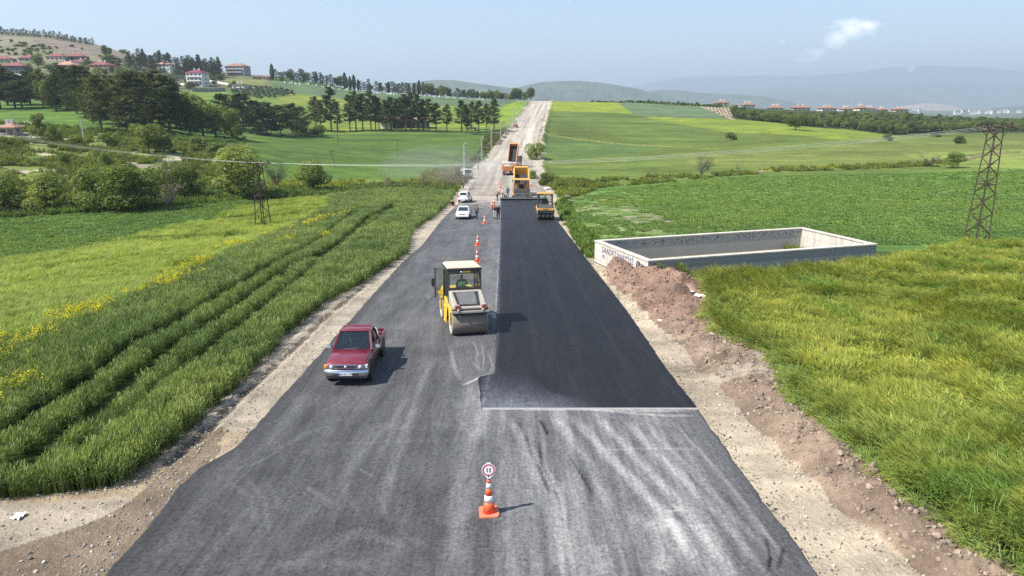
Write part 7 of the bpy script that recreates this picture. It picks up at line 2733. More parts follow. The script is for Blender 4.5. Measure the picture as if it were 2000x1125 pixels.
# ------------------------------------------------------------------ tipper trucks
def tipper(name, label, x, y, fx, fy, raise_deg, bed_mat, cab_mat, load=False, dz=-.03):
    o = road_root(name, label, 'truck', x, y, fx, fy, 'tipper trucks on the road', dz)
    m = MB()
    for sx_ in (-1, 1):
        m.box(sx_ * .42 - .08, sx_ * .42 + .08, -3.3, 4.0, .75, 1.02)
    m.build('chassis', M_BLACK, o)
    m = MB()
    m.prism([(2.55, .75), (4.55, .75), (4.62, 1.5), (4.45, 2.35), (4.2, 3.0), (2.55, 3.05)], -1.22, 1.22)
    cb = m.build('cab', cab_mat, o, .08, seg=3)
    quad_panel('windscreen', [(1.08, 4.62, 1.75), (-1.08, 4.62, 1.75), (-1.04, 4.28, 2.80), (1.04, 4.28, 2.80)], M_GLASS, cb, .02)
    for sx_ in (-1, 1):
        qd = [(1.225, 2.95, 1.85), (1.225, 4.2, 1.85), (1.225, 4.0, 2.75), (1.225, 2.95, 2.75)]
        if sx_ < 0:
            qd = [(-a_[0], a_[1], a_[2]) for a_ in (qd[1], qd[0], qd[3], qd[2])]
        quad_panel('side_window', qd, M_GLASS, cb, .006)
        m = MB()
        m.bar((sx_ * 1.24, 4.3, 2.6), (sx_ * 1.5, 4.45, 2.6), .03)
        m.box(sx_ * 1.5 - .08, sx_ * 1.5 + .08, 4.4, 4.48, 1.95, 2.6)
        m.build('mirror', M_BLACK, o)
        m = MB()
        m.box(sx_ * .85 - .18, sx_ * .85 + .18, 4.58, 4.66, .95, 1.15)
        m.build('headlamp', M_LENS, o)
        m = MB()
        m.box(sx_ * .95 - .16, sx_ * .95 + .16, -3.38, -3.30, .80, .96)
        m.build('tail_lamp', M_REDLAMP, o)
        wheel(o, sx_ * 1.02, 3.55, .52, .32)
        for yy in (-.9, -2.25):
            wheel(o, sx_ * .95, yy, .52, .56)
        m = MB()
        m.box(sx_ * 1.0 - .2, sx_ * 1.0 + .2, .3, 1.7, .55, 1.05)
        m.build('fuel_tank', M_GREYM, o, .06)
    m = MB()
    m.box(-1.15, 1.15, 4.5, 4.7, .45, .85)
    m.build('bumper', M_DARKG, o, .04)
    # bed turns about its tail hinge
    bd = MB()
    T = Matrix.Translation((0, -3.1, 1.12)) @ Matrix.Rotation(R(raise_deg), 4, 'X')
    bd.M = T
    Lb, Hb, Wb = 5.5, 1.25, 1.22
    bd.box(-Wb, Wb, -.25, Lb, 0, .10)
    bedo = bd.build('bed_floor', M_STEEL if not load else bed_mat, o)
    for sx_ in (-1, 1):
        bd = MB()
        bd.M = T
        bd.box(sx_ * Wb - .05, sx_ * Wb + .05, -.25, Lb, .0, Hb)
        for k_ in range(6):
            yy = .1 + k_ * (Lb - .3) / 5
            bd.box(sx_ * (Wb + .09) - .04, sx_ * (Wb + .09) + .04, yy - .06, yy + .06, -.05, Hb)
        bd.box(sx_ * (Wb + .04) - .11, sx_ * (Wb + .04) + .11, -.27, Lb + .02, Hb, Hb + .12)
        bd.build('bed_side', bed_mat, o, .012)
    bd = MB()
    bd.M = T
    bd.box(-Wb, Wb, Lb - .06, Lb + .04, 0, Hb + .25)
    bd.box(-Wb - .05, Wb + .05, Lb, Lb + .5, Hb + .22, Hb + .32)
    bd.build('bed_front', bed_mat, o, .012)
    tg = MB()
    tg.M = T if raise_deg < 5 else T @ Matrix.Translation((0, -.28, Hb)) @ Matrix.Rotation(R(-min(raise_deg, 40)), 4, 'X') @ Matrix.Translation((0, .28, -Hb))
    tg.box(-Wb + .06, Wb - .06, -.34, -.26, .05, Hb - .05)
    for k_ in range(4):
        x0 = -.9 + .6 * k_
        tg.box(x0 - .06, x0 + .06, -.40, -.34, .05, Hb - .05)
    tg.build('tailgate', bed_mat, o, .012)
    if raise_deg > 5:
        m = MB()
        top_ = T @ Vector((0, Lb * .7, 0))
        m.tube([(0, 1.9, .95), tuple(Vector((0, 1.9, .95)).lerp(top_, .5)), tuple(top_)], [.12, .09, .06], 8)
        m.build('lift_ram', M_CHROME, o)
        bd = MB()
        bd.M = T
        bd.box(-Wb + .07, Wb - .07, .6, Lb - .08, .11, .16)
        bd.build('clinging_mix', M_FRESH, o)
    if load:
        bd = MB()
        bd.M = T
        bd.smooth = True
        secs = []
        for yy, hh in ((.0, .9), (1.0, 1.35), (2.7, 1.5), (4.4, 1.35), (5.4, 1.0)):
            secs.append([(-1.15, yy, .2), (1.15, yy, .2), (1.15, yy, 1.05), (.6, yy, hh), (-.6, yy, hh), (-1.15, yy, 1.05)])
        bd.loft(secs)
        bd.build('load', paint('gravel_load', (.34, .31, .28), .95), o)
    return o


tipper('tipper_truck', 'orange tipper truck with raised bed feeding the paver', 1.65, pv_y + 9.4, 0, 1, 24, M_YELLOR, M_WHITE)
q = rp(1001, 343)
tipper('tipper_truck', 'loaded orange tipper truck with white cab behind the paving truck', q[0] - 1.3, q[1] + 3.6, -.05, 1, 0, M_ORANGE, M_WHITE, True)
q = rp(1006, 313)
tipper('tipper_truck', 'orange tipper truck farthest up the road with bed steeply raised', q[0], q[1] + 3.2, .22, 1, 62, M_ORANGE, M_DARKG)

# ------------------------------------------------------------------ cars
def car(name, label, x, y, fx, fy, suv, mat, rear):
    o = road_root(name, label, 'car', x, y, fx, fy, 'white cars on the old lane')
    L2 = 2.08 if suv else 2.12
    hh = 1.0 if suv else .88
    m = MB()
    m.smooth = True
    m.loft([sec(.74, .40, hh - .22, L2, .08), sec(.82, .32, hh - .12, L2 - .22), sec(.85, .28, hh - .02, L2 - .95), sec(.86, .26, hh + .02, .55), sec(.86, .26, hh + .04, -1.0), sec(.84, .30, hh + .02, -L2 + .35), sec(.78, .38, hh - .08, -L2, .08)])
    m.build('body', mat, o, .01)
    ztop = 1.64 if suv else 1.40
    yb, yf, tb2, tf = (-1.95, .95, -1.62, .20) if suv else (-1.72, .88, -1.05, .10)
    b_, t_ = (-.78, .78, yb, yf, hh), (-.58, .58, tb2, tf, ztop)
    m = MB()
    m.frustum(b_, t_)
    cb = m.build('cabin', mat, o, .06, seg=3)
    fr_ = [(.78, yf, hh), (-.78, yf, hh), (-.58, tf, ztop), (.58, tf, ztop)]
    rr_ = [(-.78, yb, hh), (.78, yb, hh), (.58, tb2, ztop), (-.58, tb2, ztop)]
    quad_panel('windscreen', sub_quad(fr_, .07, .93, .08, .88), M_GLASS, cb)
    quad_panel('rear_window', sub_quad(rr_, .10, .90, .14 if not suv else .22, .88), M_GLASS, cb)
    for sx_ in (-1, 1):
        sd = [(.78, yb, hh), (.78, yf, hh), (.58, tf, ztop), (.58, tb2, ztop)]
        if sx_ < 0:
            sd = [(-p_[0], p_[1], p_[2]) for p_ in (sd[1], sd[0], sd[3], sd[2])]
        quad_panel('front_side_window', sub_quad(sd, *((.50, .86) if sx_ > 0 else (.14, .50)), .10, .86), M_GLASS, cb)
        quad_panel('rear_side_window', sub_quad(sd, *((.14, .47) if sx_ > 0 else (.53, .86)), .10, .86), M_GLASS, cb)
        m = MB()
        m.frustum((sx_ * .97 - .10, sx_ * .97 + .10, .62, .74, hh + .02), (sx_ * .96 - .08, sx_ * .96 + .08, .63, .72, hh + .16))
        m.build('mirror', M_BLACK if not suv else mat, o, .03)
        m = MB()
        m.box(sx_ * .58 - .18, sx_ * .58 + .18, L2 - .14, L2 - .01, hh - .30, hh - .17)
        m.build('headlamp', M_LENS, o, .03)
        m = MB()
        z0 = hh - .12 if suv else hh - .22
        m.box(sx_ * .68 - .10, sx_ * .68 + .10, -L2 - .015, -L2 + .12, z0, z0 + (.30 if suv else .16))
        m.build('tail_lamp', M_REDLAMP, o, .02)
        for yy in (L2 - .78, -L2 + .82):
            wheel(o, sx_ * .76, yy, .32 if not suv else .34, .20)
    for s_ in (1, -1):
        m = MB()
        m.box(-.78, .78, s_ * (L2 - .02) - .07, s_ * (L2 - .02) + .07, .30, .52)
        m.build('bumper', mat if not suv or s_ > 0 else M_DARKG, o, .05)
        m = MB()
        m.box(-.26, .26, s_ * (L2 + .052) - .008, s_ * (L2 + .052) + .008, .36, .47)
        m.build('number_plate', M_PLATE, o)
    m = MB()
    m.box(-.36, .36, L2 - .06, L2 + .008, hh - .29, hh - .20)
    m.build('grille', M_BLACK, o)
    return o


q = rp(903, 429)
car('sedan_car', 'white saloon car facing the camera on the old lane', q[0], q[1] + 2.1, 0, -1, False, M_WHITE, False)
q = rp(907, 396.5)
car('suv_car', 'white boxy car seen from behind at the left road edge', q[0], q[1] + 2.1, .10, 1, True, M_WHITE, True)

# small parked truck in the dust, red tractor up the hill, trailer under the pines
q = rp(917, 349)
pt = road_root('flatbed_truck', 'small grey white truck parked in dust at the left roadside', 'truck', -9.0 + q[0] * 0 - 2.2, q[1] + 2.0, .35, -1)
pt.location.z = surf1(pt.location.x, pt.location.y) + .02
m = MB()
m.prism([(.9, .5), (2.4, .5), (2.45, 1.2), (2.1, 2.1), (.9, 2.1)], -.95, .95)
c1 = m.build('cab', M_WHITE, pt, .07, seg=3)
quad_panel('windscreen', [(.85, 2.44, 1.25), (-.85, 2.44, 1.25), (-.8, 2.14, 1.98), (.8, 2.14, 1.98)], M_GLASS, c1, .015)
m = MB()
m.box(-1.0, 1.0, -2.6, .85, .75, .85)
m.build('flatbed', M_DARKG, pt)
m = MB()
m.smooth = True
m.lathe([(.1, -2.4), (.62, -2.35), (.68, -2.2), (.68, .5), (.62, .65), (.1, .7)], 20, 'y', (0, 0, 1.52))
m.build('tank', M_GREYM, pt)
for sx_ in (-1, 1):
    for yy in (1.6, -1.6):
        wheel(pt, sx_ * .82, yy, .38, .24)
q = hit(1007, 249)
tr = road_root('red_tractor', 'small red tractor at the left edge of the climbing road', 'tractor', q[0], q[1], .3, -1)
tr.location.z = surf1(q[0], q[1]) + .15
m = MB()
m.prism([(-.2, .7), (1.9, .75), (1.95, 1.3), (-.2, 1.5)], -.42, .42)
m.build('bonnet', paint('tractor_red', (.42, .035, .03), .5), tr, .05)
m = MB()
m.box(-.8, .8, -1.5, -.2, .9, 1.25)
m.build('fenders', paint('tractor_red2', (.42, .035, .03), .5), tr, .06)
m = MB()
for sx_ in (-1, 1):
    for yy in (-1.3, -.2):
        m.tube([(sx_ * .6, yy, 1.2), (sx_ * .6, yy, 2.4)], .04, 4)
m.box(-.7, .7, -1.45, -.05, 2.4, 2.5)
m.build('cab_frame', M_BLACK, tr)
for sx_ in (-1, 1):
    wheel(tr, sx_ * .85, -.85, .72, .40, M_ORANGE)
    wheel(tr, sx_ * .6, 1.3, .42, .25, M_ORANGE)
q = hit(921, 255)
ft = thing('farm_trailer', 'dark farm trailer parked in the shade under the pines', 'trailer', (q[0], q[1], surf1(q[0], q[1])), .05)
m = MB()
m.box(-2.6, 2.6, -1.0, 1.0, .8, .95)
for sy_ in (-1, 1):
    m.box(-2.6, 2.6, sy_ * 1.0 - .04, sy_ * 1.0 + .04, .95, 1.5)
m.build('bed', M_DARKG, ft)
m = MB()
m.frustum((-.7, .7, -.6, .6, .95), (-.4, .4, -.3, .3, 2.4))
m.build('seed_hopper', M_DARKG, ft, .05)
for sx_ in (-1, 1):
    for sy_ in (-1, 1):
        w_ = wheel(ft, sx_ * 1.7, sy_ * .9, .42, .22)
        w_.rotation_euler = (0, 0, PI / 2)
# plate compactor on the verge
q = rp(884, 401)
co = thing('plate_compactor', 'small orange plate compactor standing on the left verge', 'compactor', (q[0], q[1], surf1(q[0], q[1])), .4)
m = MB()
m.prism([(-.5, .02), (.5, .02), (.62, .16), (-.62, .16)], -.35, .35)
m.build('plate', M_ORANGE, co, .02)
m = MB()
m.box(-.28, .28, -.25, .35, .22, .62)
m.build('engine', M_BLACK, co, .06)
m = MB()
m.box(-.22, .22, -.15, .25, .62, .80)
m.build('fuel_tank', M_ORANGE, co, .06)
m = MB()
m.tube([(-.25, -.45, .2), (-.25, -.95, .95), (.25, -.95, .95), (.25, -.45, .2)], .025, 6)
m.build('handle', M_BLACK, co)

# ------------------------------------------------------------------ traffic cones
M_CONE = paint('cone_orange', (.80, .115, .035), .45, 0, .14, (.55, .35, .28))
M_CONEW = paint('cone_white', (.80, .80, .82), .4, 0, .12)
M_CONEB = paint('cone_base', (.78, .17, .08), .6, 0, .3, (.6, .42, .35))


def cone_meshes(H):
    rb = H * .165
    rt = H * .045
    rad = lambda f: rb + (rt - rb) * f
    parts = []
    for f0, f1, nm in ((0, .33, 'o'), (.33, .53, 'w'), (.53, .74, 'o'), (.74, .90, 'w'), (.90, 1.0, 'o')):
        m = MB()
        m.smooth = True
        pr = [(rad(f0), .05 + (H - .05) * f0), (rad(f1), .05 + (H - .05) * f1)]
        if nm == 'w':
            pr = [(a_ + .003, b_) for a_, b_ in pr]
        m.lathe(pr, 24)
        parts.append((m.mesh('band'), nm))
    b = MB()
    s_ = H * .265
    b.prism([(-s_, -s_ * .75), (-s_ * .75, -s_), (s_ * .75, -s_), (s_, -s_ * .75), (s_, s_ * .75), (s_ * .75, s_), (-s_ * .75, s_), (-s_, s_ * .75)], .0, .045, 'z')
    return b.mesh('base'), parts


CB75 = cone_meshes(.92)
for nm in range(1):
    CB75[0].materials.append(M_CONEB)
    for me, kd in CB75[1]:
        me.materials.append(M_CONE if kd == 'o' else M_CONEW)


def cone(x, y, label, s=1.0, rz=0.0, z=None):
    o = thing('traffic_cone', label, 'traffic cone', (x, y, (float(prof(y)) if z is None else z) + .004), rz, 'orange and white traffic cones')
    o.scale = (s, s, s)
    put('base', CB75[0], None, o)
    for me, kd in CB75[1]:
        put('orange_body' if kd == 'o' else 'white_band', me, None, o)
    return o


q = rp(955, 1002)
c0 = cone(q[0], q[1], 'orange and white cone carrying a round sign, nearest the camera', 1.0, R(4))
m = MB()
m.tube([(0, 0, .90), (0, 0, 1.06)], .028, 8)
m.build('sign_socket', M_BLACK, c0)
sg = thing('round_road_sign', 'round white sign with red ring and two arrows on the near cone', 'sign', (q[0], q[1], float(prof(q[1])) + 1.18), 0)
sg.rotation_euler = (R(-6), 0, R(4))
m = MB()
outl = [(.165 * math.cos(a_), .165 * math.sin(a_)) for a_ in [R(-48 + 276 * i / 30) for i in range(31)]] + [(-.025, -.225), (.025, -.225)]
m.prism([(a_, b_) for a_, b_ in outl], -.006, .006, 'y')
m.box(-.055, .055, -.005, .005, .155, .19)
m.build('plate', M_CONEW, sg)
m = MB()
n_ = 36
vs_ = []
for r_ in (.118, .150):
    vs_ += [(r_ * math.cos(2 * PI * i / n_), -.0085, r_ * math.sin(2 * PI * i / n_)) for i in range(n_)]
m.add(vs_, [(i, (i + 1) % n_, n_ + (i + 1) % n_, n_ + i) for i in range(n_)])
m.build('red_ring', paint('sign_red', (.52, .02, .04), .45, 0, .05), sg)
for x0, up_, mt in ((-.035, -1, paint('arrow_red', (.45, .04, .06), .5, 0, .05)), (.035, 1, M_INK)):
    m = MB()
    s_ = up_
    m.add([(x0 - .013, -.0085, -.06 * s_), (x0 + .013, -.0085, -.06 * s_), (x0 + .013, -.0085, .03 * s_), (x0 - .013, -.0085, .03 * s_), (x0 - .022, -.0085, .028 * s_), (x0 + .022, -.0085, .028 * s_), (x0, -.0085, .066 * s_)], [(0, 1, 2, 3), (4, 5, 6)])
    m.build('arrow', mt, sg)
CN = [(932, 512, 'cone standing behind the tandem roller, nearer of the pair'), (933, 480, 'cone behind the tandem roller, farther of the pair'), (946.5, 437, 'cone right of the lone standing man'), (960.5, 404.5, 'cone behind the two standing men'), (965, 397.5, 'cone beyond the pair of men, second up the line'),
      (976, 378.5, 'cone just left of the man in white by the screed'), (975, 374, 'second cone of the far line past the screed'), (977, 366, 'third cone of the far line past the screed'), (975, 360, 'farthest cone of the line up the road')]
for a, b, lb in CN:
    q = rp(a, b)
    cone(q[0], q[1], lb, 1.06, random.uniform(-.5, .5))
q = rp(1037, 364)
cone(7.3 if q[0] > 20 else q[0], q[1], 'lone cone on the right verge beside the tipper', 1.2, .2)
# ------------------------------------------------------------------ people
def cloth(name, c, rough=.9):
    t = NT(name)
    n = t.noise(14, 4, .6, t.objc())
    return t.principled(t.mix(n, c, tuple(v * .6 for v in c)), rough, 0, t.bump(n, .5, .02), spec=.2)


M_SKIN = cloth('skin', (.40, .235, .16), .6)
M_HAIR = cloth('hair', (.025, .02, .018), .7)
M_SHOE = cloth('shoe', (.03, .028, .027), .6)
FINGERS = [(-.030, .045, .0), (-.011, .052, .0), (.010, .050, .0), (.030, .040, .0)]


def person(label, loc, heading, top, legs, pose=None, vest=None, hat=None, h=1.74):
    """one continuous skinned body; heading is the way the figure looks"""
    J = {'pelvis': (0, 0, .96), 'belly': (0, .01, 1.12), 'chest': (0, 0, 1.33), 'neck': (0, 0, 1.49), 'jaw': (0, .025, 1.56), 'head': (0, .015, 1.66), 'crown': (0, 0, 1.725)}
    for s, k in ((-1, 'l'), (1, 'r')):
        J.update({k + 'hip': (s * .10, 0, .92), k + 'knee': (s * .11, .02, .50), k + 'ankle': (s * .11, -.02, .09), k + 'toe': (s * .13, .16, .035),
                  k + 'sho': (s * .185, 0, 1.42), k + 'elb': (s * .25, -.03, 1.15), k + 'wri': (s * .27, .05, .90), k + 'palm': (s * .27, .07, .83)})
    for a, v in (pose or {}).items():
        J[a] = v
    rad = {'pelvis': (.155, .115), 'belly': (.145, .11), 'chest': (.165, .115), 'neck': (.058, .06), 'jaw': (.062, .07), 'head': (.082, .10), 'crown': (.055, .065)}
    for k in 'lr':
        rad.update({k + 'hip': (.10, .10), k + 'knee': (.068, .07), k + 'ankle': (.05, .055), k + 'toe': (.045, .035), k + 'sho': (.068, .068), k + 'elb': (.048, .048), k + 'wri': (.034, .03), k + 'palm': (.042, .022)})
    names = list(J)
    E = [('pelvis', 'belly'), ('belly', 'chest'), ('chest', 'neck'), ('neck', 'jaw'), ('jaw', 'head'), ('head', 'crown')]
    zone = {'pelvis': 1, 'belly': 0, 'chest': 0, 'neck': 2, 'jaw': 2, 'head': 2, 'crown': 3}
    for k in 'lr':
        E += [('pelvis', k + 'hip'), (k + 'hip', k + 'knee'), (k + 'knee', k + 'ankle'), (k + 'ankle', k + 'toe'), ('chest', k + 'sho'), (k + 'sho', k + 'elb'), (k + 'elb', k + 'wri'), (k + 'wri', k + 'palm')]
        zone.update({k + 'hip': 1, k + 'knee': 1, k + 'ankle': 4, k + 'toe': 4, k + 'sho': 0, k + 'elb': 0, k + 'wri': 2, k + 'palm': 2})
    V = [Vector(J[n_]) for n_ in names]
    RD = [rad[n_] for n_ in names]
    ZN = [zone[n_] for n_ in names]
    EI = [(names.index(a), names.index(b)) for a, b in E]
    for k in 'lr':                                     # four fingers and a thumb on each palm
        w_, p_ = Vector(J[k + 'wri']), Vector(J[k + 'palm'])
        d = (p_ - w_).normalized()
        side = d.cross(Vector((0, 0, 1)) if abs(d.z) < .9 else Vector((0, 1, 0))).normalized()
        nrm_ = side.cross(d)
        pi = names.index(k + 'palm')
        for fx_, ln, _ in FINGERS:
            a = p_ + side * fx_ + d * .03
            b = a + d * ln + nrm_ * .012
            V += [a, b]
            RD += [(.010, .010), (.008, .008)]
            ZN += [2, 2]
            EI += [(pi, len(V) - 2), (len(V) - 2, len(V) - 1)]
        a = p_ + side * .045
        b = a + d * .035 + side * .012
        V += [a, b]
        RD += [(.011, .011), (.009, .009)]
        ZN += [2, 2]
        EI += [(pi, len(V) - 2), (len(V) - 2, len(V) - 1)]
    me = bpy.data.meshes.new('person')
    me.from_pydata([tuple(v) for v in V], EI, [])
    tmp = bpy.data.objects.new('person', me)
    COL.objects.link(tmp)
    tmp.modifiers.new('skin', 'SKIN').use_smooth_shade = True
    sv = me.skin_vertices[0].data
    for i, r_ in enumerate(RD):
        sv[i].radius = r_
    sv[0].use_root = True
    ss_ = tmp.modifiers.new('sub', 'SUBSURF')
    ss_.levels = ss_.render_levels = 1
    dg = bpy.context.evaluated_depsgraph_get()
    bm_ = bpy.data.meshes.new_from_object(tmp.evaluated_get(dg))
    bpy.data.objects.remove(tmp, do_unlink=True)
    bm_.materials.clear()
    for mt in (top, legs, M_SKIN, M_HAIR, M_SHOE):
        bm_.materials.append(mt)
    A = np.array([tuple(V[a]) for a, b in EI])
    B = np.array([tuple(V[b]) for a, b in EI])
    n_ = len(bm_.polygons)
    Cc = np.empty(n_ * 3)
    bm_.polygons.foreach_get('center', Cc)
    Cc = Cc.reshape(-1, 3)
    AB = B - A
    t_ = np.clip(((Cc[:, None] - A[None]) * AB[None]).sum(2) / np.maximum(1e-9, (AB ** 2).sum(1))[None], 0, 1)
    dd = np.linalg.norm(A[None] + AB[None] * t_[..., None] - Cc[:, None], axis=2)
    i_ = dd.argmin(1)
    tt_ = t_[np.arange(n_), i_]
    z0 = np.array([ZN[a] for a, b in EI])[i_]
    z1 = np.array([ZN[b] for a, b in EI])[i_]
    mi = np.where(tt_ < .5, z0, z1)
    hd = np.array(V[names.index('head')])
    onhead = (mi == 2) & (np.linalg.norm(Cc - hd, axis=1) < .14)
    mi[onhead & ((Cc[:, 2] > hd[2] + .045) | ((Cc[:, 1] < hd[1] - .03) & (Cc[:, 2] > hd[2] - .06)))] = 3
    bm_.polygons.foreach_set('material_index', mi.astype(np.int32))
    o = put('person', bm_, None, None, loc)
    o.rotation_euler = (0, 0, math.atan2(-heading[0], heading[1]))
    o.scale = (h / 1.74,) * 3
    tag(o, label, 'person', 'people on the road works')
    hd = Vector(J['head'])
    m = MB()                                           # nose, ears and eyes on the face side
    m.frustum((hd.x - .016, hd.x + .016, hd.y + .085, hd.y + .12, hd.z - .045), (hd.x - .007, hd.x + .007, hd.y + .085, hd.y + .10, hd.z + .01))
    m.build('nose', M_SKIN, o)
    m = MB()
    for s in (-1, 1):
        m.lathe([(.008, -.004), (.008, .004)], 6, 'y', (hd.x + s * .032, hd.y + .098, hd.z + .01))
    m.build('eyes', M_HAIR, o)
    for s in (-1, 1):
        m = MB()
        m.smooth = True
        m.lathe([(.012, -.008), (.028, -.004), (.028, .004), (.012, .008)], 8, 'x', (hd.x + s * .088, hd.y, hd.z - .015))
        m.build('ear', M_SKIN, o)
    if vest:
        ch, be = Vector(J['chest']), Vector(J['belly'])
        m = MB()
        m.smooth = True
        secs = []
        for c, wx, wy in ((be - Vector((0, 0, .06)), .185, .15), (be.lerp(ch, .5), .19, .15), (ch, .205, .155), (ch + Vector((0, 0, .10)), .18, .13)):
            secs.append([(c.x + wx * math.cos(a) * 1.0, c.y + wy * math.sin(a), c.z) for a in [2 * PI * i / 14 for i in range(14)]])
        m.loft(secs, False)
        vo = m.build('vest', vest, o)
        m = MB()
        m.smooth = True
        secs = []
        for z in (-.02, .035):
            c = ch + Vector((0, 0, z))
            secs.append([(c.x + .209 * math.cos(a), c.y + .159 * math.sin(a), c.z) for a in [2 * PI * i / 14 for i in range(14)]])
        m.loft(secs, False)
        m.build('reflective_band', M_LENS, vo)
    return o


C_BROWN, C_MAROON, C_NAVY, C_DARKG, C_WHITE, C_BLUEG, C_JEANS, C_CREAM, C_BLACK, C_GREEN = [cloth(n_, c_) for n_, c_ in (('brown_jacket', (.20, .15, .11)), ('maroon_shirt', (.09, .03, .04)), ('navy_suit', (.02, .024, .05)), ('dark_green_top', (.05, .075, .055)),
    ('white_shirt', (.68, .68, .68)), ('blue_overall', (.10, .14, .22)), ('blue_jeans', (.045, .07, .14)), ('cream_trousers', (.58, .54, .47)), ('black_trousers', (.022, .022, .025)), ('green_vest', (.22, .80, .05)))]


def stand(px, py, **kw):
    q = rp(px, py)
    return (q[0], q[1], float(prof(q[1])) + kw.get('dz', 0.0))


WALK = {'lknee': (-.11, .16, .53), 'lankle': (-.12, .10, .10), 'ltoe': (-.13, .28, .05), 'rknee': (.11, -.02, .50), 'rankle': (.12, -.22, .12), 'rtoe': (.13, -.06, .04)}
person('man in brown jacket and jeans standing alone on the grey lane', stand(931, 428), (.3, .9), C_BROWN, C_JEANS, {'lelb': (-.26, .02, 1.16), 'lwri': (-.20, .22, 1.06), 'lpalm': (-.15, .28, 1.05), **WALK}, h=1.80)
person('man in dark maroon shirt and cream trousers by the lane joint', stand(966.5, 428.5), (.25, .95), C_MAROON, C_CREAM, {'lelb': (-.30, -.02, 1.18), 'lwri': (-.24, .16, 1.08), 'lpalm': (-.18, .22, 1.08)}, h=1.78)
person('man in navy suit standing beside the man in cream trousers', stand(973.5, 428), (-.3, -.9), C_NAVY, C_NAVY, {'rtoe': (.20, .15, .035)}, h=1.78)
BEND = {'belly': (0, .10, 1.08), 'chest': (0, .28, 1.24), 'neck': (0, .38, 1.36), 'jaw': (0, .44, 1.40), 'head': (0, .48, 1.47), 'crown': (0, .50, 1.54), 'lsho': (-.185, .33, 1.30), 'rsho': (.185, .33, 1.30), 'lelb': (-.26, .42, 1.05), 'relb': (.26, .44, 1.06),
        'lwri': (-.14, .60, .92), 'rwri': (.10, .66, .98), 'lpalm': (-.10, .65, .88), 'rpalm': (.06, .71, .95)}
rk = person('worker in dark green bending over a rake left of the screed', stand(971, 393), (.6, .7), C_DARKG, C_DARKG, {**BEND, **WALK}, h=1.75)
person('worker in white shirt and dark trousers stepping onto the screed', stand(982, 388.5), (.9, .3), C_WHITE, C_BLACK, {'rknee': (.12, .30, .66), 'rankle': (.13, .36, .28), 'rtoe': (.13, .54, .24), 'relb': (.26, .10, 1.18), 'rwri': (.22, .30, 1.05), 'rpalm': (.20, .37, 1.02)}, h=1.76)
person('worker in blue overalls standing at the screed end', (float(rp(992, 387)[0]), Y_NEW1 - .1, float(prof(Y_NEW1)) + .40), (0, 1), C_BLUEG, C_BLUEG, None, h=1.76)
q = rp(973.5, 392)
rk2 = thing('asphalt_rake', 'long handled rake held by the worker in dark green', 'rake', (q[0], q[1] + .3, float(prof(q[1])) + .07))
m = MB()
m.tube([(0, 0, .02), (-.55, -.25, 1.25)], .018, 6)
m.build('handle', M_WOODP, rk2)
m = MB()
m.box(-.30, .30, -.03, .03, -.01, .07)
m.build('head', M_STEEL, rk2)
SIT = {'pelvis': (0, 0, .60), 'belly': (0, .0, .76), 'chest': (0, -.01, .98), 'neck': (0, 0, 1.14), 'jaw': (0, .025, 1.21), 'head': (0, .015, 1.31), 'crown': (0, 0, 1.375), 'lhip': (-.11, .06, .58), 'rhip': (.11, .06, .58), 'lknee': (-.16, .46, .60), 'rknee': (.16, .46, .60),
       'lankle': (-.16, .50, .18), 'rankle': (.16, .50, .18), 'ltoe': (-.17, .66, .13), 'rtoe': (.17, .66, .13), 'lsho': (-.185, 0, 1.07), 'rsho': (.185, 0, 1.07), 'lelb': (-.27, .10, .82), 'relb': (.27, .10, .82), 'lwri': (-.16, .34, .86), 'rwri': (.16, .34, .86), 'lpalm': (-.12, .41, .88), 'rpalm': (.12, .41, .88)}
bpy.context.view_layer.update()


def seat_in(root, local, label, top, legs, vest=None, zrot=0.0):
    w_ = root.matrix_world @ Vector(local)
    f = root.matrix_world.to_3x3() @ Vector((0, 1, 0))
    p_ = person(label, w_, (f.x, f.y), top, legs, SIT, vest)
    return p_


seat_in(ro, (0, .04, 1.20), 'driver in bright green vest seated in the tandem roller cab', C_BLACK, C_BLACK, C_GREEN)
seat_in(pr_o, (0, -1.75, 1.32), 'driver in dark clothes seated in the rubber tyred roller', C_NAVY, C_BLACK)
seat_in(pa, (.68, -.95, 1.72), 'operator in dark clothes seated on the right of the paver', C_NAVY, C_JEANS)
seat_in(pk, (-.38, -.02, .22), 'driver dimly seen behind the windscreen of the maroon pickup', C_DARKG, C_JEANS)

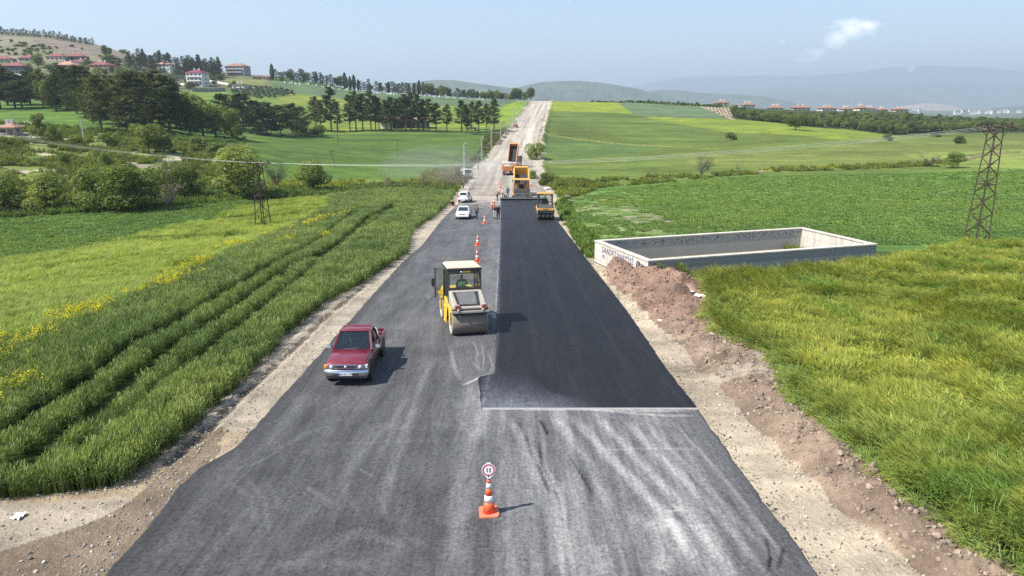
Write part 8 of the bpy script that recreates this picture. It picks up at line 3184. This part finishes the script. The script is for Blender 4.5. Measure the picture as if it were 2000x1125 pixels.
# ------------------------------------------------------------------ dust, litter, rubble
t = NT('dust')
pv = t.n('ShaderNodeVolumePrincipled', {'Color': (.96, .95, .93, 1), 'Density': .005, 'Anisotropy': .1})
t.t.links.new(pv.outputs[0], t.out.inputs['Volume'])
bm = bmesh.new()
bmesh.ops.create_uvsphere(bm, u_segments=24, v_segments=14, radius=1.0)
me = bpy.data.meshes.new('dust_cloud')
bm.to_mesh(me)
bm.free()
for i, (x_, y_, sx_, sy_, sz_, lb) in enumerate(((-17, 164, 15, 22, 5.0, 'pale dust drifting left of the road by the parked truck'), (-9, 150, 8, 16, 3.2, 'thin dust hanging over the junction before the tippers'))):
    o = put('dust_cloud', me, t.m if i == 0 else None, None, (x_, y_, surf1(x_, y_) + sz_ * .55))
    o.scale = (sx_, sy_, sz_)
    tag(o, lb, None, None, 'stuff')


def crumple(name, label, px, py, s, mat, dz=0.0):
    q = hit(px, py, dz)
    bm = bmesh.new()
    bmesh.ops.create_grid(bm, x_segments=7, y_segments=7, size=s)
    for v in bm.verts:
        v.co.z = random.uniform(0, s * .55)
        v.co.x += random.uniform(-.1, .1) * s
    bmesh.ops.solidify(bm, geom=bm.faces[:], thickness=.006)
    me = bpy.data.meshes.new(name)
    bm.to_mesh(me)
    bm.free()
    o = put(name, me, mat, None, (q[0], q[1], surf1(q[0], q[1]) + .02), (0, 0, U(0, 3)))
    return tag(o, label, 'litter', 'litter and rubble by the road')


crumple('plastic_bag', 'white plastic bag on the brown heap below the barley', 1366, 566, .26, M_CONEW, .8)
crumple('plastic_bag', 'small white scrap on the flank of the brown heap', 1350, 563, .12, M_CONEW, .8)
crumple('paper_scrap', 'white paper lying in the mud at the lower left', 37, 1011, .13, M_CONEW)
crumple('paper_scrap', 'small white scrap at the foot of the spoil bank', 1288, 632, .10, M_CONEW)
crumple('paper_scrap', 'tiny white scrap among clods near the gravel strip', 1270, 630, .08, M_CONEW)
for i, (a, b, s) in enumerate(((1072, 372, 1.0), (1080, 384, .7), (1060, 381, .5), (1103, 388, .8), (1108, 372, .6), (1116, 364, .6), (1052, 384, .6), (1096, 380, .5))):
    q = hit(a, b)
    rk_ = rock_obj('boulder', paint('boulder_%d' % i, (.46, .43, .38), .95), 300 + i, 2)
    COL.objects.link(rk_)
    rk_.location = (q[0], q[1], surf1(q[0], q[1]) + .1)
    rk_.scale = (s, s * .8, s * .7)
    tag(rk_, ['large pale boulder right of the paver', 'pale boulder below the largest one', 'small boulder at the edge of the right verge', 'pale boulder beside the verge bush', 'boulder by the yellowish bush', 'boulder on the creek bank', 'boulder just behind the rubber tyred roller', 'smallest boulder between verge and creek'][i], 'boulder', 'boulders at the right verge')
